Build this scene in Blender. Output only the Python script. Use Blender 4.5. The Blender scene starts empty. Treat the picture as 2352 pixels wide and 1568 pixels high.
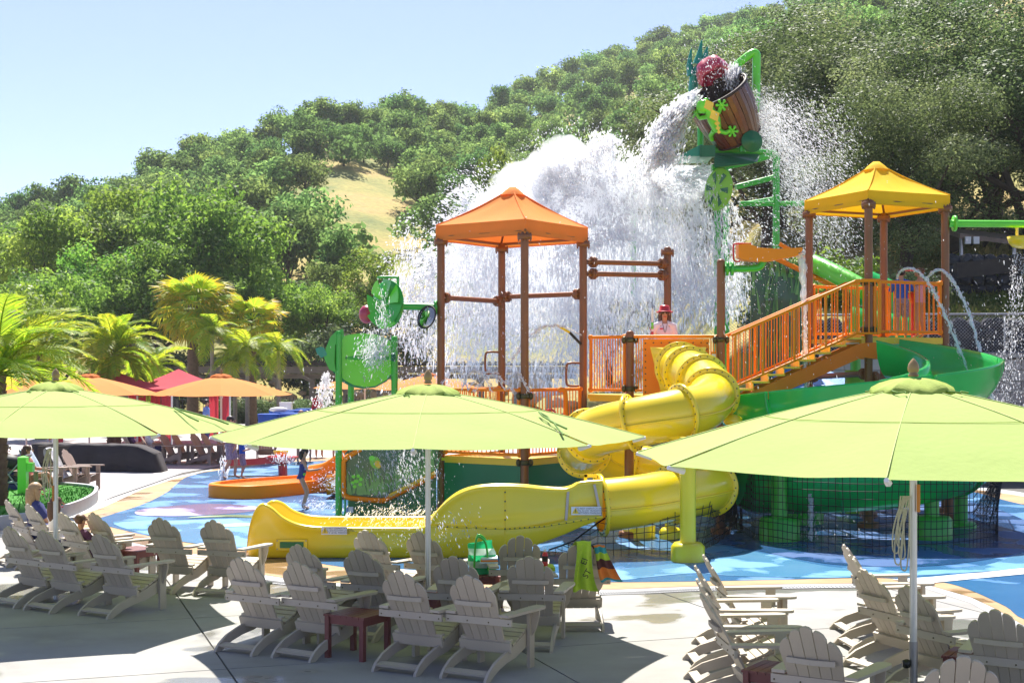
import bpy, math, random
import numpy as np
from mathutils import Vector, Matrix, noise
R = math.radians
random.seed(7); RNG = np.random.default_rng(11)
SC = bpy.context.scene; COL = SC.collection
# ---------------------------------------------------------------- camera, sky, sun, exposure
cam_d = bpy.data.cameras.new('camera'); cam = bpy.data.objects.new('camera', cam_d); COL.objects.link(cam)
cam.location = (0, 0, 3.0); cam.rotation_euler = (R(90), 0, 0)
cam_d.lens = 50; cam_d.sensor_width = 36; cam_d.shift_y = 0.028; cam_d.clip_start = 0.1; cam_d.clip_end = 6000
SC.camera = cam
SUN_EL, SUN_AZ = 57.0, -4.0           # sun stands behind the scene, a touch to the left of straight ahead
world = bpy.data.worlds.new('World'); SC.world = world; world.use_nodes = True
wn = world.node_tree; bg = wn.nodes['Background']
sky = wn.nodes.new('ShaderNodeTexSky'); sky.sky_type = 'NISHITA'; sky.sun_disc = False
sky.sun_elevation = R(SUN_EL); sky.sun_rotation = R(SUN_AZ); sky.altitude = 200; sky.air_density = 0.75; sky.dust_density = 0.3; sky.ozone_density = 2.2
tint = wn.nodes.new('ShaderNodeMix'); tint.data_type = 'RGBA'; tint.blend_type = 'MULTIPLY'; tint.inputs[0].default_value = 1; tint.inputs[7].default_value = (1.05, .94, 1.09, 1)   # white balance of the daylight
wn.links.new(sky.outputs[0], tint.inputs[6]); wn.links.new(tint.outputs[2], bg.inputs[0]); bg.inputs[1].default_value = 0.073
sun_d = bpy.data.lights.new('sun', 'SUN'); sun = bpy.data.objects.new('sun', sun_d); COL.objects.link(sun)
sun_d.energy = 4.3; sun_d.angle = R(0.53); sun_d.color = (1.0, 0.95, 0.87)
_to = Vector((math.sin(R(SUN_AZ))*math.cos(R(SUN_EL)), math.cos(R(SUN_AZ))*math.cos(R(SUN_EL)), math.sin(R(SUN_EL))))
sun.rotation_euler = _to.to_track_quat('Z', 'Y').to_euler()
SC.render.engine = 'CYCLES'
SC.view_settings.view_transform = 'Standard'; SC.view_settings.look = 'None'
SC.view_settings.exposure = 1.35; SC.view_settings.gamma = 1.0; SC.view_settings.use_curve_mapping = False
SC.cycles.use_denoising = True; SC.cycles.denoiser = 'OPENIMAGEDENOISE'
SC.cycles.max_bounces = 18; SC.cycles.diffuse_bounces = 16; SC.cycles.glossy_bounces = 3; SC.cycles.transmission_bounces = 5
SC.cycles.transparent_max_bounces = 64; SC.cycles.volume_bounces = 8; SC.cycles.caustics_reflective = False; SC.cycles.caustics_refractive = False
SC.cycles.sample_clamp_indirect = 6.0
# ---------------------------------------------------------------- measuring: photograph -> place
F, CX, HY, HC = 3267.0, 1176.0, 850.0, 3.0
def P(px, py, Y): return Vector(((px-CX)/F*Y, Y, HC-(py-HY)/F*Y))
def G(px, py, z=0.0):
    Y = (HC-z)*F/(py-HY); return Vector(((px-CX)/F*Y, Y, z))
def V(*a): return Vector(a)
# ---------------------------------------------------------------- materials
MATS = {}
def pm(name, col, rough=0.5, var=0.08, scale=4.0, bump=0.0, bscale=40.0, spec=0.5, metal=0.0, trans=0.0, coat=0.0, objvar=0.0, col2=None, stretch=None):
    """Principled material with procedural tone variation; trans mixes in a translucent lobe for cloth and leaves."""
    m = bpy.data.materials.new(name); m.use_nodes = True; nt = m.node_tree; n = nt.nodes; L = nt.links
    b = n['Principled BSDF']; out = n['Material Output']
    b.inputs['Roughness'].default_value = rough; b.inputs['Specular IOR Level'].default_value = spec
    b.inputs['Metallic'].default_value = metal; b.inputs['Coat Weight'].default_value = coat; b.inputs['Coat Roughness'].default_value = 0.08
    tc = n.new('ShaderNodeTexCoord'); src = tc.outputs['Object']
    if stretch:
        mp = n.new('ShaderNodeMapping'); mp.inputs['Scale'].default_value = stretch; L.new(src, mp.inputs[0]); src = mp.outputs[0]
    nz = n.new('ShaderNodeTexNoise'); nz.inputs['Scale'].default_value = scale; nz.inputs['Detail'].default_value = 5; L.new(src, nz.inputs['Vector'])
    mx = n.new('ShaderNodeMix'); mx.data_type = 'RGBA'
    c = Vector(col)
    lo = [max(0, x*(1-var*1.6)) for x in c]; hi = [min(1, x*(1+var*1.6)) for x in c]
    if col2: lo, hi = list(col), list(col2)
    mx.inputs[6].default_value = (*lo, 1); mx.inputs[7].default_value = (*hi, 1); L.new(nz.outputs[0], mx.inputs[0])
    res = mx.outputs[2]
    if objvar:
        oi = n.new('ShaderNodeObjectInfo'); hs = n.new('ShaderNodeHueSaturation')
        m1 = n.new('ShaderNodeMapRange'); m1.inputs[3].default_value = 1-objvar; m1.inputs[4].default_value = 1+objvar
        L.new(oi.outputs['Random'], m1.inputs[0]); L.new(m1.outputs[0], hs.inputs['Value']); L.new(res, hs.inputs['Color'])
        m2 = n.new('ShaderNodeMapRange'); m2.inputs[3].default_value = .5-objvar*.08; m2.inputs[4].default_value = .5+objvar*.08
        wn_ = n.new('ShaderNodeTexWhiteNoise'); wn_.noise_dimensions = '1D'; L.new(oi.outputs['Random'], wn_.inputs['W']); L.new(wn_.outputs[0], m2.inputs[0]); L.new(m2.outputs[0], hs.inputs['Hue'])
        res = hs.outputs[0]
    L.new(res, b.inputs['Base Color'])
    if bump:
        bn = n.new('ShaderNodeTexNoise'); bn.inputs['Scale'].default_value = bscale; bn.inputs['Detail'].default_value = 4; L.new(src, bn.inputs['Vector'])
        bp = n.new('ShaderNodeBump'); bp.inputs['Strength'].default_value = bump; bp.inputs['Distance'].default_value = 0.02
        L.new(bn.outputs[0], bp.inputs['Height']); L.new(bp.outputs[0], b.inputs['Normal'])
    if trans:
        t = n.new('ShaderNodeBsdfTranslucent'); L.new(res, t.inputs[0]); ms = n.new('ShaderNodeMixShader'); ms.inputs[0].default_value = trans
        L.new(b.outputs[0], ms.inputs[1]); L.new(t.outputs[0], ms.inputs[2]); L.new(ms.outputs[0], out.inputs[0])
    MATS[name] = m
    return m
# ---------------------------------------------------------------- mesh building
def catmull(pts, k=6, closed=False):
    pts = [Vector(p) for p in pts]; n = len(pts); out = []
    for i in range(n if closed else n-1):
        g = (lambda j: pts[j % n]) if closed else (lambda j: pts[min(max(j, 0), n-1)])
        a, b, c, d = g(i-1), g(i), g(i+1), g(i+2)
        for s in range(k):
            t = s/k
            out.append(0.5*((2*b)+(c-a)*t+(2*a-5*b+4*c-d)*t*t+(3*b-a-3*c+d)*t**3))
    if not closed: out.append(pts[-1])
    return out
def frame(d, up=Vector((0, 0, 1))):
    d = d.normalized()
    if abs(d.dot(up)) > .98: up = Vector((1, 0, 0))
    x = d.cross(up).normalized(); y = x.cross(d).normalized()
    return x, y
class MB:
    def __init__(s): s.v = []; s.f = []; s.m = []; s.s = []
    def add(s, vs, fs, mi=0, sm=False):
        o = len(s.v); s.v += [tuple(x) for x in vs]
        for f in fs: s.f.append(tuple(i+o for i in f)); s.m.append(mi); s.s.append(sm)
        return s
    def box(s, c, d, rot=None, mi=0):
        hx, hy, hz = d[0]/2, d[1]/2, d[2]/2
        vs = [Vector((a*hx, b*hy, e*hz)) for a in (-1, 1) for b in (-1, 1) for e in (-1, 1)]
        if rot is not None: vs = [rot @ x for x in vs]
        c = Vector(c); vs = [x+c for x in vs]
        return s.add(vs, [(0, 1, 3, 2), (4, 6, 7, 5), (0, 4, 5, 1), (2, 3, 7, 6), (0, 2, 6, 4), (1, 5, 7, 3)], mi)
    def bar(s, a, b, w, h, mi=0, up=Vector((0, 0, 1))):
        a, b = Vector(a), Vector(b); d = b-a; x, y = frame(d, up); z = d.normalized()
        M = Matrix((x, z, y)).transposed()
        return s.box((a+b)/2, (w, d.length, h), M, mi)
    def tube(s, pts, r, n=8, caps=True, mi=0, sm=True, closed=False):
        pts = [Vector(p) for p in pts]; k = len(pts)
        if not hasattr(r, '__len__'): r = [r]*k
        up = None; vs = []
        for i, p in enumerate(pts):
            a = pts[(i-1) % k] if (closed or i > 0) else p; b = pts[(i+1) % k] if (closed or i < k-1) else p
            d = (b-a).normalized()
            if up is None: x, up = frame(d)
            x = d.cross(up)
            if x.length < 1e-5: x, up = frame(d)
            x.normalize(); up = x.cross(d).normalized()
            for j in range(n):
                t = 2*math.pi*j/n; vs.append(p+(x*math.cos(t)+up*math.sin(t))*r[i])
        fs = []
        for i in range(k if closed else k-1):
            for j in range(n):
                a = i*n+j; b = i*n+(j+1) % n; c = ((i+1) % k)*n+(j+1) % n; d = ((i+1) % k)*n+j
                fs.append((a, b, c, d))
        s.add(vs, fs, mi, sm)
        if caps and not closed:
            s.add(vs[:n], [tuple(range(n))[::-1]], mi); s.add(vs[-n:], [tuple(range(n))], mi)
        return s
    def cyl(s, c, r, h, n=16, mi=0, axis=Vector((0, 0, 1)), r2=None):
        c = Vector(c); axis = Vector(axis).normalized()
        return s.tube([c, c+axis*h], [r, r if r2 is None else r2], n, True, mi)
    def lathe(s, prof, c=(0, 0, 0), n=16, axis=Vector((0, 0, 1)), mi=0, sm=True, wob=None):
        axis = Vector(axis).normalized(); x, y = frame(axis); c = Vector(c); vs = []
        for q, (r, z) in enumerate(prof):
            for j in range(n):
                t = 2*math.pi*j/n; rr = r*(1 if wob is None else wob(t, q)); vs.append(c+axis*z+(x*math.cos(t)+y*math.sin(t))*rr)
        fs = [(i*n+j, i*n+(j+1) % n, (i+1)*n+(j+1) % n, (i+1)*n+j) for i in range(len(prof)-1) for j in range(n)]
        return s.add(vs, fs, mi, sm)
    def prism(s, poly, h, M=None, mi=0, sm=False):
        n = len(poly); vs = [Vector((p[0], p[1], 0)) for p in poly]+[Vector((p[0], p[1], h)) for p in poly]
        if M is not None: vs = [M @ x for x in vs]
        return s.add(vs, [tuple(range(n))[::-1], tuple(range(n, 2*n))]+[(i, (i+1) % n, n+(i+1) % n, n+i) for i in range(n)], mi, sm)
    def sheet(s, pts, mi=0): return s.add(pts, [tuple(range(len(pts)))], mi)
    def ball(s, c, r, n=10, k=6, mi=0, M=None):
        if not hasattr(r, '__len__'): r = (r, r, r)
        c = Vector(c); vs = []
        for i in range(k+1):
            a = math.pi*i/k
            for j in range(n):
                t = 2*math.pi*j/n; q = Vector((r[0]*math.sin(a)*math.cos(t), r[1]*math.sin(a)*math.sin(t), r[2]*math.cos(a)))
                vs.append(c+(M @ q if M is not None else q))
        fs = [(i*n+j, (i+1)*n+j, (i+1)*n+(j+1) % n, i*n+(j+1) % n) for i in range(k) for j in range(n)]
        return s.add(vs, fs, mi, True)
    def mesh(s, name, mats):
        me = bpy.data.meshes.new(name); me.from_pydata(s.v, [], s.f)
        for m in (mats if isinstance(mats, (list, tuple)) else [mats]): me.materials.append(MATS[m])
        me.polygons.foreach_set('material_index', s.m); me.polygons.foreach_set('use_smooth', s.s); me.update()
        return me
    def build(s, name, mats, parent=None, loc=None):
        return link(name, s.mesh(name, mats), parent, loc)
def link(name, data, parent=None, loc=None, rz=None):
    o = bpy.data.objects.new(name, data); COL.objects.link(o)
    if parent is not None: o.parent = parent
    if loc is not None: o.location = loc
    if rz is not None: o.rotation_euler = (0, 0, rz)
    return o
def tag(o, label=None, cat=None, group=None, kind=None):
    if label: o['label'] = label
    if cat: o['category'] = cat
    if group: o['group'] = group
    if kind: o['kind'] = kind
    return o
def thing(name, label, cat, loc=(0, 0, 0), rz=0.0, group=None):
    o = link(name, None, None, loc, rz); o.empty_display_size = .1
    return tag(o, label, cat, group)
def struct(name, mb, mats): return tag(mb.build(name, mats), kind='structure')
KIDS = {}
def adopt(root, parts):
    """parts: [(name, mesh, children)] -> objects under root sharing the mesh data"""
    for p in parts:
        o = link(p[0], p[1], root)
        if len(p) > 2 and p[2]: adopt(o, p[2])
def text(s, size, mat, parent, M, name='lettering', align='CENTER', ext=0.0006):
    c = bpy.data.curves.new(name, 'FONT'); c.body = s; c.size = size; c.align_x = align; c.align_y = 'CENTER'; c.extrude = ext; c.resolution_u = 2
    c.space_line = 0.9; o = bpy.data.objects.new(name, c); COL.objects.link(o); bpy.context.view_layer.update()
    me = bpy.data.meshes.new_from_object(o.evaluated_get(bpy.context.evaluated_depsgraph_get())); bpy.data.objects.remove(o)
    me.materials.clear(); me.materials.append(MATS[mat]); o = link(name, me, parent); o.matrix_local = M
    return o
# ---------------------------------------------------------------- palette
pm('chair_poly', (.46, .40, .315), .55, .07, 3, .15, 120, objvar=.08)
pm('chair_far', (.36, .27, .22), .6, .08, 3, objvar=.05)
pm('table_poly', (.17, .045, .04), .5, .12, 5, .15, 120, objvar=.05)
pm('lime_cloth', (.39, .50, .145), .8, .045, 1.3, .25, 14, .2, trans=.22)
pm('seam_light', (.48, .57, .19), .8, .05, 9)
pm('lime_cap', (.40, .50, .11), .8, .10, 9, .3, 60, .2, trans=.2)
pm('strap', (.10, .20, .02), .8, .2, 20)
pm('orange_cloth', (.68, .26, .06), .8, .05, 2, .1, 200, .2, trans=.25)
pm('orange_cap', (.55, .15, .02), .8, .1, 9, .3, 60, .2, trans=.2)
pm('red_cloth', (.62, .07, .10), .8, .06, 2, .1, 100, .2, trans=.3)
pm('alu', (.62, .63, .62), .35, .05, 4, metal=.7)
pm('white_metal', (.78, .78, .76), .4, .04)
pm('acorn', (.34, .22, .09), .35, .25, 14)
pm('rope', (.50, .47, .38), .8, .2, 60)
pm('knob', (.01, .01, .01), .4)
pm('cord_handle', (.55, .20, .03), .5)
pm('brown', (.23, .082, .018), .42, .16, 3, .06, 30, coat=.08)
pm('orange', (.95, .265, .004), .45, .05, 2, spec=.25)
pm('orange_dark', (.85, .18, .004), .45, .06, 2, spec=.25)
pm('canopy_orange', (.92, .30, .055), .8, .05, 2.5, .15, 150, .2, trans=.28)
pm('canopy_yellow', (.95, .60, .015), .8, .05, 2.5, .15, 150, .2, trans=.28)
pm('yellow', (.92, .68, .012), .25, .07, .9, coat=.45)
pm('yellow_plate', (.86, .56, .02), .4, .06, 3)
pm('yellow_pole', (.76, .66, .02), .35, .07, 2, coat=.3)
pm('green', (.035, .42, .03), .35, .08, 2, coat=.3)
pm('green_bright', (.15, .74, .03), .35, .06, 2, coat=.3)
pm('green_flume', (.015, .50, .10), .25, .10, 1.5, coat=.5, trans=.25)
pm('green_flume_in', (.03, .60, .12), .25, .08, 1.5, coat=.4, trans=.25)
pm('green_wall', (.006, .17, .045), .4, .15, 1.2, coat=.15)
pm('teal', (.01, .27, .17), .4, .12, 3, coat=.2)
pm('dark_green', (.008, .14, .05), .4, .15, 3)
pm('lime_paint', (.22, .55, .04), .4, .1, 3)
pm('blue_paint', (.02, .2, .62), .35, .1, 2, coat=.3)
pm('blue_cloth', (.012, .085, .42), .8, .15, 3)
pm('red', (.62, .02, .02), .35, .08, 3, coat=.4)
pm('pinkred', (.50, .03, .07), .35, .2, 4, coat=.4)
pm('steel', (.35, .35, .36), .35, .1, metal=.8)
pm('bolt', (.10, .085, .03), .4, .1, metal=.6)
pm('black', (.012, .012, .013), .6, .2)
pm('net', (.006, .006, .007), .8)
pm('black_cloth', (.022, .018, .022), .85, .3, 2, .3, 20)
pm('decal_white', (.80, .80, .78), .4, .02)
pm('decal_black', (.02, .02, .02), .5)
pm('decal_yellow', (.85, .6, .02), .5)
pm('white_paint', (.80, .80, .80), .35, .03)
pm('skin', (.50, .27, .17), .55, .06, 6, spec=.35)
pm('skin_dark', (.33, .16, .09), .55, .06, 6, spec=.35)
pm('hair_dark', (.02, .011, .008), .5, .3, 30)
pm('hair_brown', (.09, .04, .02), .5, .3, 30)
pm('hair_blond', (.38, .25, .12), .5, .3, 30)
pm('white_cloth', (.82, .83, .90), .85, .05, 6, .2, 30)
pm('grey_cloth', (.55, .55, .60), .85, .15, 6, .5, 18)
pm('navy_cloth', (.03, .04, .16), .8, .15, 6)
pm('sky_cloth', (.18, .30, .66), .85, .08, 6)
pm('royal_cloth', (.02, .10, .50), .8, .1, 6)
pm('red_cloth2', (.55, .02, .03), .8, .1, 6)
pm('purple_cloth', (.10, .03, .10), .8, .2, 6)
pm('floral', (.55, .12, .25), .8, .3, 40, col2=(.75, .6, .62))
pm('board_short', (.03, .03, .10), .8, .3, 22, col2=(.55, .42, .5))
pm('pink_floral', (.62, .06, .22), .8, .3, 18, col2=(.7, .45, .25))
pm('sunglass', (.01, .01, .012), .15)
pm('lens', (.55, .5, .42), .08, metal=1.0)
# ================================================================ ground, paving, splash pad
def ground_mat(name, cols, scale, rough=(.25, .8), wet=.5, bump=.1, bscale=60, spots=None, wetscale=.5, wetdark=.62):
    """surface with slow tone drift, fine grain and wet patches that darken it and make it gloss"""
    m = bpy.data.materials.new(name); m.use_nodes = True; nt = m.node_tree; n = nt.nodes; L = nt.links; b = n['Principled BSDF']; b.inputs['Specular IOR Level'].default_value = .35
    tc = n.new('ShaderNodeTexCoord')
    a = n.new('ShaderNodeTexNoise'); a.inputs['Scale'].default_value = scale; a.inputs['Detail'].default_value = 6; a.inputs['Roughness'].default_value = .6; L.new(tc.outputs['Object'], a.inputs[0])
    cr = n.new('ShaderNodeValToRGB'); e = cr.color_ramp.elements
    while len(e) < len(cols): e.new(.5)
    for i, c in enumerate(cols): e[i].position = .3+.4*i/max(1, len(cols)-1); e[i].color = (*c, 1)
    L.new(a.outputs[0], cr.inputs[0]); res = cr.outputs[0]
    g = n.new('ShaderNodeTexNoise'); g.inputs['Scale'].default_value = bscale; g.inputs['Detail'].default_value = 3; L.new(tc.outputs['Object'], g.inputs[0])
    mr = n.new('ShaderNodeMapRange'); mr.inputs[3].default_value = .86; mr.inputs[4].default_value = 1.12; L.new(g.outputs[0], mr.inputs[0])
    mul = n.new('ShaderNodeMix'); mul.data_type = 'RGBA'; mul.blend_type = 'MULTIPLY'; mul.inputs[0].default_value = 1; L.new(res, mul.inputs[6]); L.new(mr.outputs[0], mul.inputs[7]); res = mul.outputs[2]
    w = n.new('ShaderNodeTexNoise'); w.inputs['Scale'].default_value = wetscale; w.inputs['Detail'].default_value = 4; w.inputs['Distortion'].default_value = .4
    mp = n.new('ShaderNodeMapping'); mp.inputs['Location'].default_value = (3.1, 7.7, 0); L.new(tc.outputs['Object'], mp.inputs[0]); L.new(mp.outputs[0], w.inputs[0])
    wr = n.new('ShaderNodeMapRange'); wr.inputs[1].default_value = 1-wet-.03; wr.inputs[2].default_value = 1-wet+.03; L.new(w.outputs[0], wr.inputs[0])
    dk = n.new('ShaderNodeMix'); dk.data_type = 'RGBA'; dk.blend_type = 'MULTIPLY'; dk.inputs[7].default_value = (wetdark, wetdark, wetdark*.97, 1); L.new(wr.outputs[0], dk.inputs[0]); L.new(res, dk.inputs[6])
    L.new(dk.outputs[2], b.inputs['Base Color'])
    rr = n.new('ShaderNodeMapRange'); rr.inputs[3].default_value = rough[1]; rr.inputs[4].default_value = rough[0]; L.new(wr.outputs[0], rr.inputs[0]); L.new(rr.outputs[0], b.inputs['Roughness'])
    bp = n.new('ShaderNodeBump'); bp.inputs['Strength'].default_value = bump; bp.inputs['Distance'].default_value = .01; L.new(g.outputs[0], bp.inputs['Height']); L.new(bp.outputs[0], b.inputs['Normal'])
    MATS[name] = m
ground_mat('concrete', [(.27, .262, .245), (.325, .317, .295), (.37, .362, .34)], .9, (.12, .85), .44, .12, 70, wetscale=.45, wetdark=.72)
ground_mat('concrete_far', [(.36, .345, .335), (.42, .40, .39)], .6, (.4, .85), .2, .1, 60)
pm('joint', (.10, .095, .085), .9)
pm('strip_stone', (.40, .41, .42), .6, .08, 3, .1, 60)
ground_mat('tan_rubber', [(.36, .21, .095), (.42, .26, .125), (.46, .30, .165)], 1.1, (.2, .75), .45, .25, 160, wetscale=.7, wetdark=.72)
ground_mat('blue_rubber', [(.035, .16, .38), (.045, .185, .42), (.06, .215, .455)], .55, (.22, .55), .56, .2, 160, wetscale=.8, wetdark=.80)
ground_mat('blue_dark', [(.022, .085, .25), (.028, .10, .28), (.035, .12, .31)], .8, (.16, .45), .5, .2, 160, wetscale=1.0, wetdark=.75)
ground_mat('blue_light', [(.085, .27, .49), (.10, .30, .52), (.13, .33, .54)], .8, (.22, .5), .5, .2, 160, wetscale=.9, wetdark=.85)
ground_mat('violet_rubber', [(.30, .26, .55), (.40, .32, .60), (.48, .38, .62)], 1.0, (.1, .5), .5, .2, 160)
ground_mat('lime_rubber', [(.34, .55, .30), (.45, .60, .28)], 1.0, (.1, .5), .5, .2, 160)
ground_mat('white_band', [(.66, .68, .70), (.74, .75, .76)], 1.0, (.15, .6), .4, .1, 100, wetdark=.9)
ground_mat('earth', [(.10, .09, .045), (.17, .14, .07), (.26, .2, .1)], .25, (.8, .95), .1, .4, 8)
pm('grate', (.50, .51, .52), .5, .05)
pm('grate_slot', (.07, .07, .075), .8)
pm('turf', (.05, .22, .02), .8, .35, 14, .5, 80, .2)
# one earth sheet under everything, reaching behind the camera and under the hills
mb = MB(); mb.sheet([V(-420, -60, -.06), V(420, -60, -.06), V(420, 900, -.06), V(-420, 900, -.06)]); struct('ground', mb, 'earth')
mb = MB(); mb.sheet([V(-60, -8, -.016), V(32, -8, -.016), V(32, 86, -.016), V(-60, 86, -.016)]); plaza = struct('plaza_paving', mb, 'joint')
# concrete slabs with open joints, 3.1 m grid turned 18.8 degrees (as the joints run in the photograph)
ang = R(19.0); ux = V(math.cos(ang), math.sin(ang), 0); uy = V(-math.sin(ang), math.cos(ang), 0); org = V(-2.93, 14.29, 0)
oB = V(-3.03, 14.8, 0); org = V(-2.86, 14.30, 0)
slabm = None
for i in range(-8, 9):
    for j in range(-5, 10):
        c = org+ux*(i+.5)*3.1+uy*(j+.5)*3.1
        if not (-15 < c.x < 15 and 3 < c.y < 27) or (c.y > 22.5 and -7 < c.x): continue
        if slabm is None:
            q = MB(); h = 1.55-.011
            q.prism([(-h, -h), (h, -h), (h, h), (-h, h)], .012, Matrix.Translation((0, 0, -.012))); slabm = q.mesh('slab', 'concrete')
            slabm.materials.clear(); slabm.materials.append(MATS['concrete'])
        o = link('slab', slabm, plaza, c); o.rotation_euler = (0, 0, ang)
# object coords would repeat on each slab: drive the concrete by world position instead
def world_coords(mat):
    nt = MATS[mat].node_tree; geo = nt.nodes.new('ShaderNodeNewGeometry')
    for l in list(nt.links):
        if l.from_node.type == 'TEX_COORD': nt.links.new(geo.outputs['Position'], l.to_socket)
for q in ('concrete', 'concrete_far', 'tan_rubber', 'blue_rubber', 'blue_dark', 'blue_light', 'earth'): world_coords(q)
def zone(name, px, z, mat, closed_smooth=True, k=5):
    pts = [G(x, y, 0) for x, y in px]
    if closed_smooth: pts = catmull(pts, k, True)
    mb = MB(); mb.sheet([V(p.x, p.y, z) for p in pts]); return struct(name, mb, mat)
# far plaza to the left of and behind the pad
zone('far_paving', [(-700, 1240), (150, 1187), (260, 1140), (420, 1085), (560, 1060), (760, 1042), (1300, 1040), (2400, 1060), (3200, 1060), (3200, 966), (-900, 966)], -.002, 'concrete_far', False)
far_edge = [(2500, 1180), (2300, 1150), (2100, 1110), (1800, 1075), (1300, 1052), (900, 1046), (720, 1049)]
zone('pad_border', [(120, 1188), (240, 1150), (400, 1095), (560, 1062), (720, 1043), (1000, 1040), (1500, 1048), (2000, 1085), (2330, 1128), (2700, 1190), (2700, 1480), (2352, 1452), (2230, 1385), (2110, 1346), (1990, 1348), (1800, 1352), (1600, 1357), (1400, 1366), (1200, 1366), (900, 1358), (640, 1338), (420, 1300), (260, 1258), (150, 1215)], .004, 'strip_stone', False)
zone('tan_apron', [(165, 1190), (240, 1164), (330, 1122), (400, 1100), (520, 1071), (620, 1059), (720, 1050), (1000, 1046), (1500, 1055), (2000, 1092), (2320, 1135), (2680, 1200), (2680, 1470), (2352, 1437), (2290, 1400), (2230, 1372), (2130, 1343), (2050, 1339), (1800, 1342), (1600, 1347), (1420, 1354), (1220, 1354), (900, 1346), (700, 1335), (560, 1313), (460, 1291), (330, 1252), (200, 1222)], .008, 'tan_rubber', False)
zone('splash_pad', [(216, 1198), (300, 1222), (400, 1242), (560, 1266), (800, 1305), (1000, 1328), (1240, 1336), (1420, 1338), (1600, 1336), (1800, 1332), (2000, 1328), (2120, 1334), (2180, 1341), (2240, 1361), (2310, 1394), (2380, 1430), (2660, 1450), (2660, 1220), (2352, 1160), (2200, 1124), (1950, 1096), (1500, 1066), (1000, 1056), (800, 1057), (640, 1064), (520, 1078), (440, 1092), (408, 1110), (385, 1130), (330, 1158), (250, 1184)], .012, 'blue_rubber')
zone('pad_white_band', [(2050, 1333), (2130, 1328), (2240, 1318), (2380, 1304), (2380, 1318), (2240, 1331), (2140, 1341), (2115, 1341)], .020, 'white_band', False)
zone('pad_light_swirl', [(1560, 1246), (1700, 1262), (1900, 1302), (2080, 1312), (2260, 1300), (2352, 1270), (2380, 1300), (2200, 1318), (1950, 1328), (1700, 1325), (1600, 1318), (1500, 1326), (1420, 1334), (1300, 1330), (1420, 1310), (1560, 1295), (1640, 1290), (1620, 1270)], .016, 'blue_light')
zone('pad_dark_swirl', [(1640, 1240), (1700, 1200), (1900, 1150), (2200, 1150), (2352, 1195), (2400, 1235), (2352, 1268), (2200, 1296), (2050, 1303), (1900, 1296), (1760, 1270)], .018, 'blue_dark')
zone('pad_light_patch', [(260, 1200), (420, 1196), (620, 1190), (760, 1198), (820, 1230), (700, 1250), (520, 1256), (360, 1234)], .016, 'blue_light')
zone('pad_violet_patch', [(330, 1170), (480, 1158), (600, 1166), (560, 1178), (420, 1186), (320, 1184)], .017, 'violet_rubber')
zone('pad_violet_swirl', [(590, 1232), (720, 1220), (860, 1222), (900, 1250), (760, 1262), (620, 1255)], .020, 'violet_rubber')
for q in ([(430, 1191), (520, 1184), (640, 1187), (700, 1183), (640, 1192), (520, 1189)], [(480, 1212), (560, 1203), (700, 1208), (590, 1210)]):
    zone('pad_lime_line', q, .0235, 'lime_rubber')
zone('pad_dark_patch', [(500, 1108), (620, 1094), (760, 1100), (900, 1120), (760, 1128), (560, 1124)], .016, 'blue_dark')
# trench grate along the tan apron
gr = thing('trench_grate', 'grey slotted drain grate in the paving along the tan apron edge', 'drain grate')
e1 = catmull([G(x, y, .0085) for x, y in [(560, 1327), (700, 1343), (900, 1354), (1220, 1361), (1420, 1361), (1600, 1353), (1800, 1348), (2040, 1344)]], 30)
fm = MB(); sl = MB()
for a, b in zip(e1[:-1], e1[1:]):
    t = (b-a).normalized(); nn = V(-t.y, t.x, 0)
    fm.add([a-nn*.11, b-nn*.11, b+nn*.11, a+nn*.11], [(0, 1, 2, 3)])
    L_ = (b-a).length; k = max(1, int(L_/.045))
    for i in range(k):
        c = a+(b-a)*((i+.5)/k)+V(0, 0, .003)
        sl.add([c-t*.011-nn*.085, c+t*.011-nn*.085, c+t*.011+nn*.085, c-t*.011+nn*.085], [(0, 1, 2, 3)])
fm.build('frame', 'grate', gr); o = sl.build('slots', 'grate_slot', gr); o['kind'] = 'stuff'
# planter with turf at the left edge
pl = MB(); tf = MB(); out = catmull([G(x, y) for x, y in [(-260, 1135), (60, 1128), (205, 1136), (224, 1150), (196, 1172), (130, 1195), (40, 1212), (-260, 1236)]], 5, True)
n_ = len(out); c_ = sum(out, V(0, 0, 0))/n_; inn = [c_+(p-c_)*.95 for p in out]
pl.add([p for p in out]+[p+V(0, 0, .26) for p in out]+[p+V(0, 0, .26) for p in inn]+[p+V(0, 0, .1) for p in inn], [(k*n_+i, k*n_+(i+1) % n_, (k+1)*n_+(i+1) % n_, (k+1)*n_+i) for k in range(3) for i in range(n_)])
plo = tag(pl.build('planter_kerb', 'strip_stone'), 'low curved concrete planter kerb round the turf at the left edge', 'planter')
tf.sheet([p+V(0, 0, .2) for p in inn]); tag(tf.build('turf', 'turf'), kind='structure')
gb = MB()
for i in range(5200):
    a = random.random()*2*math.pi; k = random.choice(range(n_)); p = c_+(inn[k]-c_)*math.sqrt(random.random())+V(0, 0, .2)
    h = random.uniform(.03, .07); w = .008; dx = V(math.cos(a)*w, math.sin(a)*w, 0)
    gb.add([p-dx, p+dx, p+V(random.uniform(-.03, .03), random.uniform(-.03, .03), h)], [(0, 1, 2)])
tag(gb.build('turf_blades', 'turf'), kind='stuff')
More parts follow.
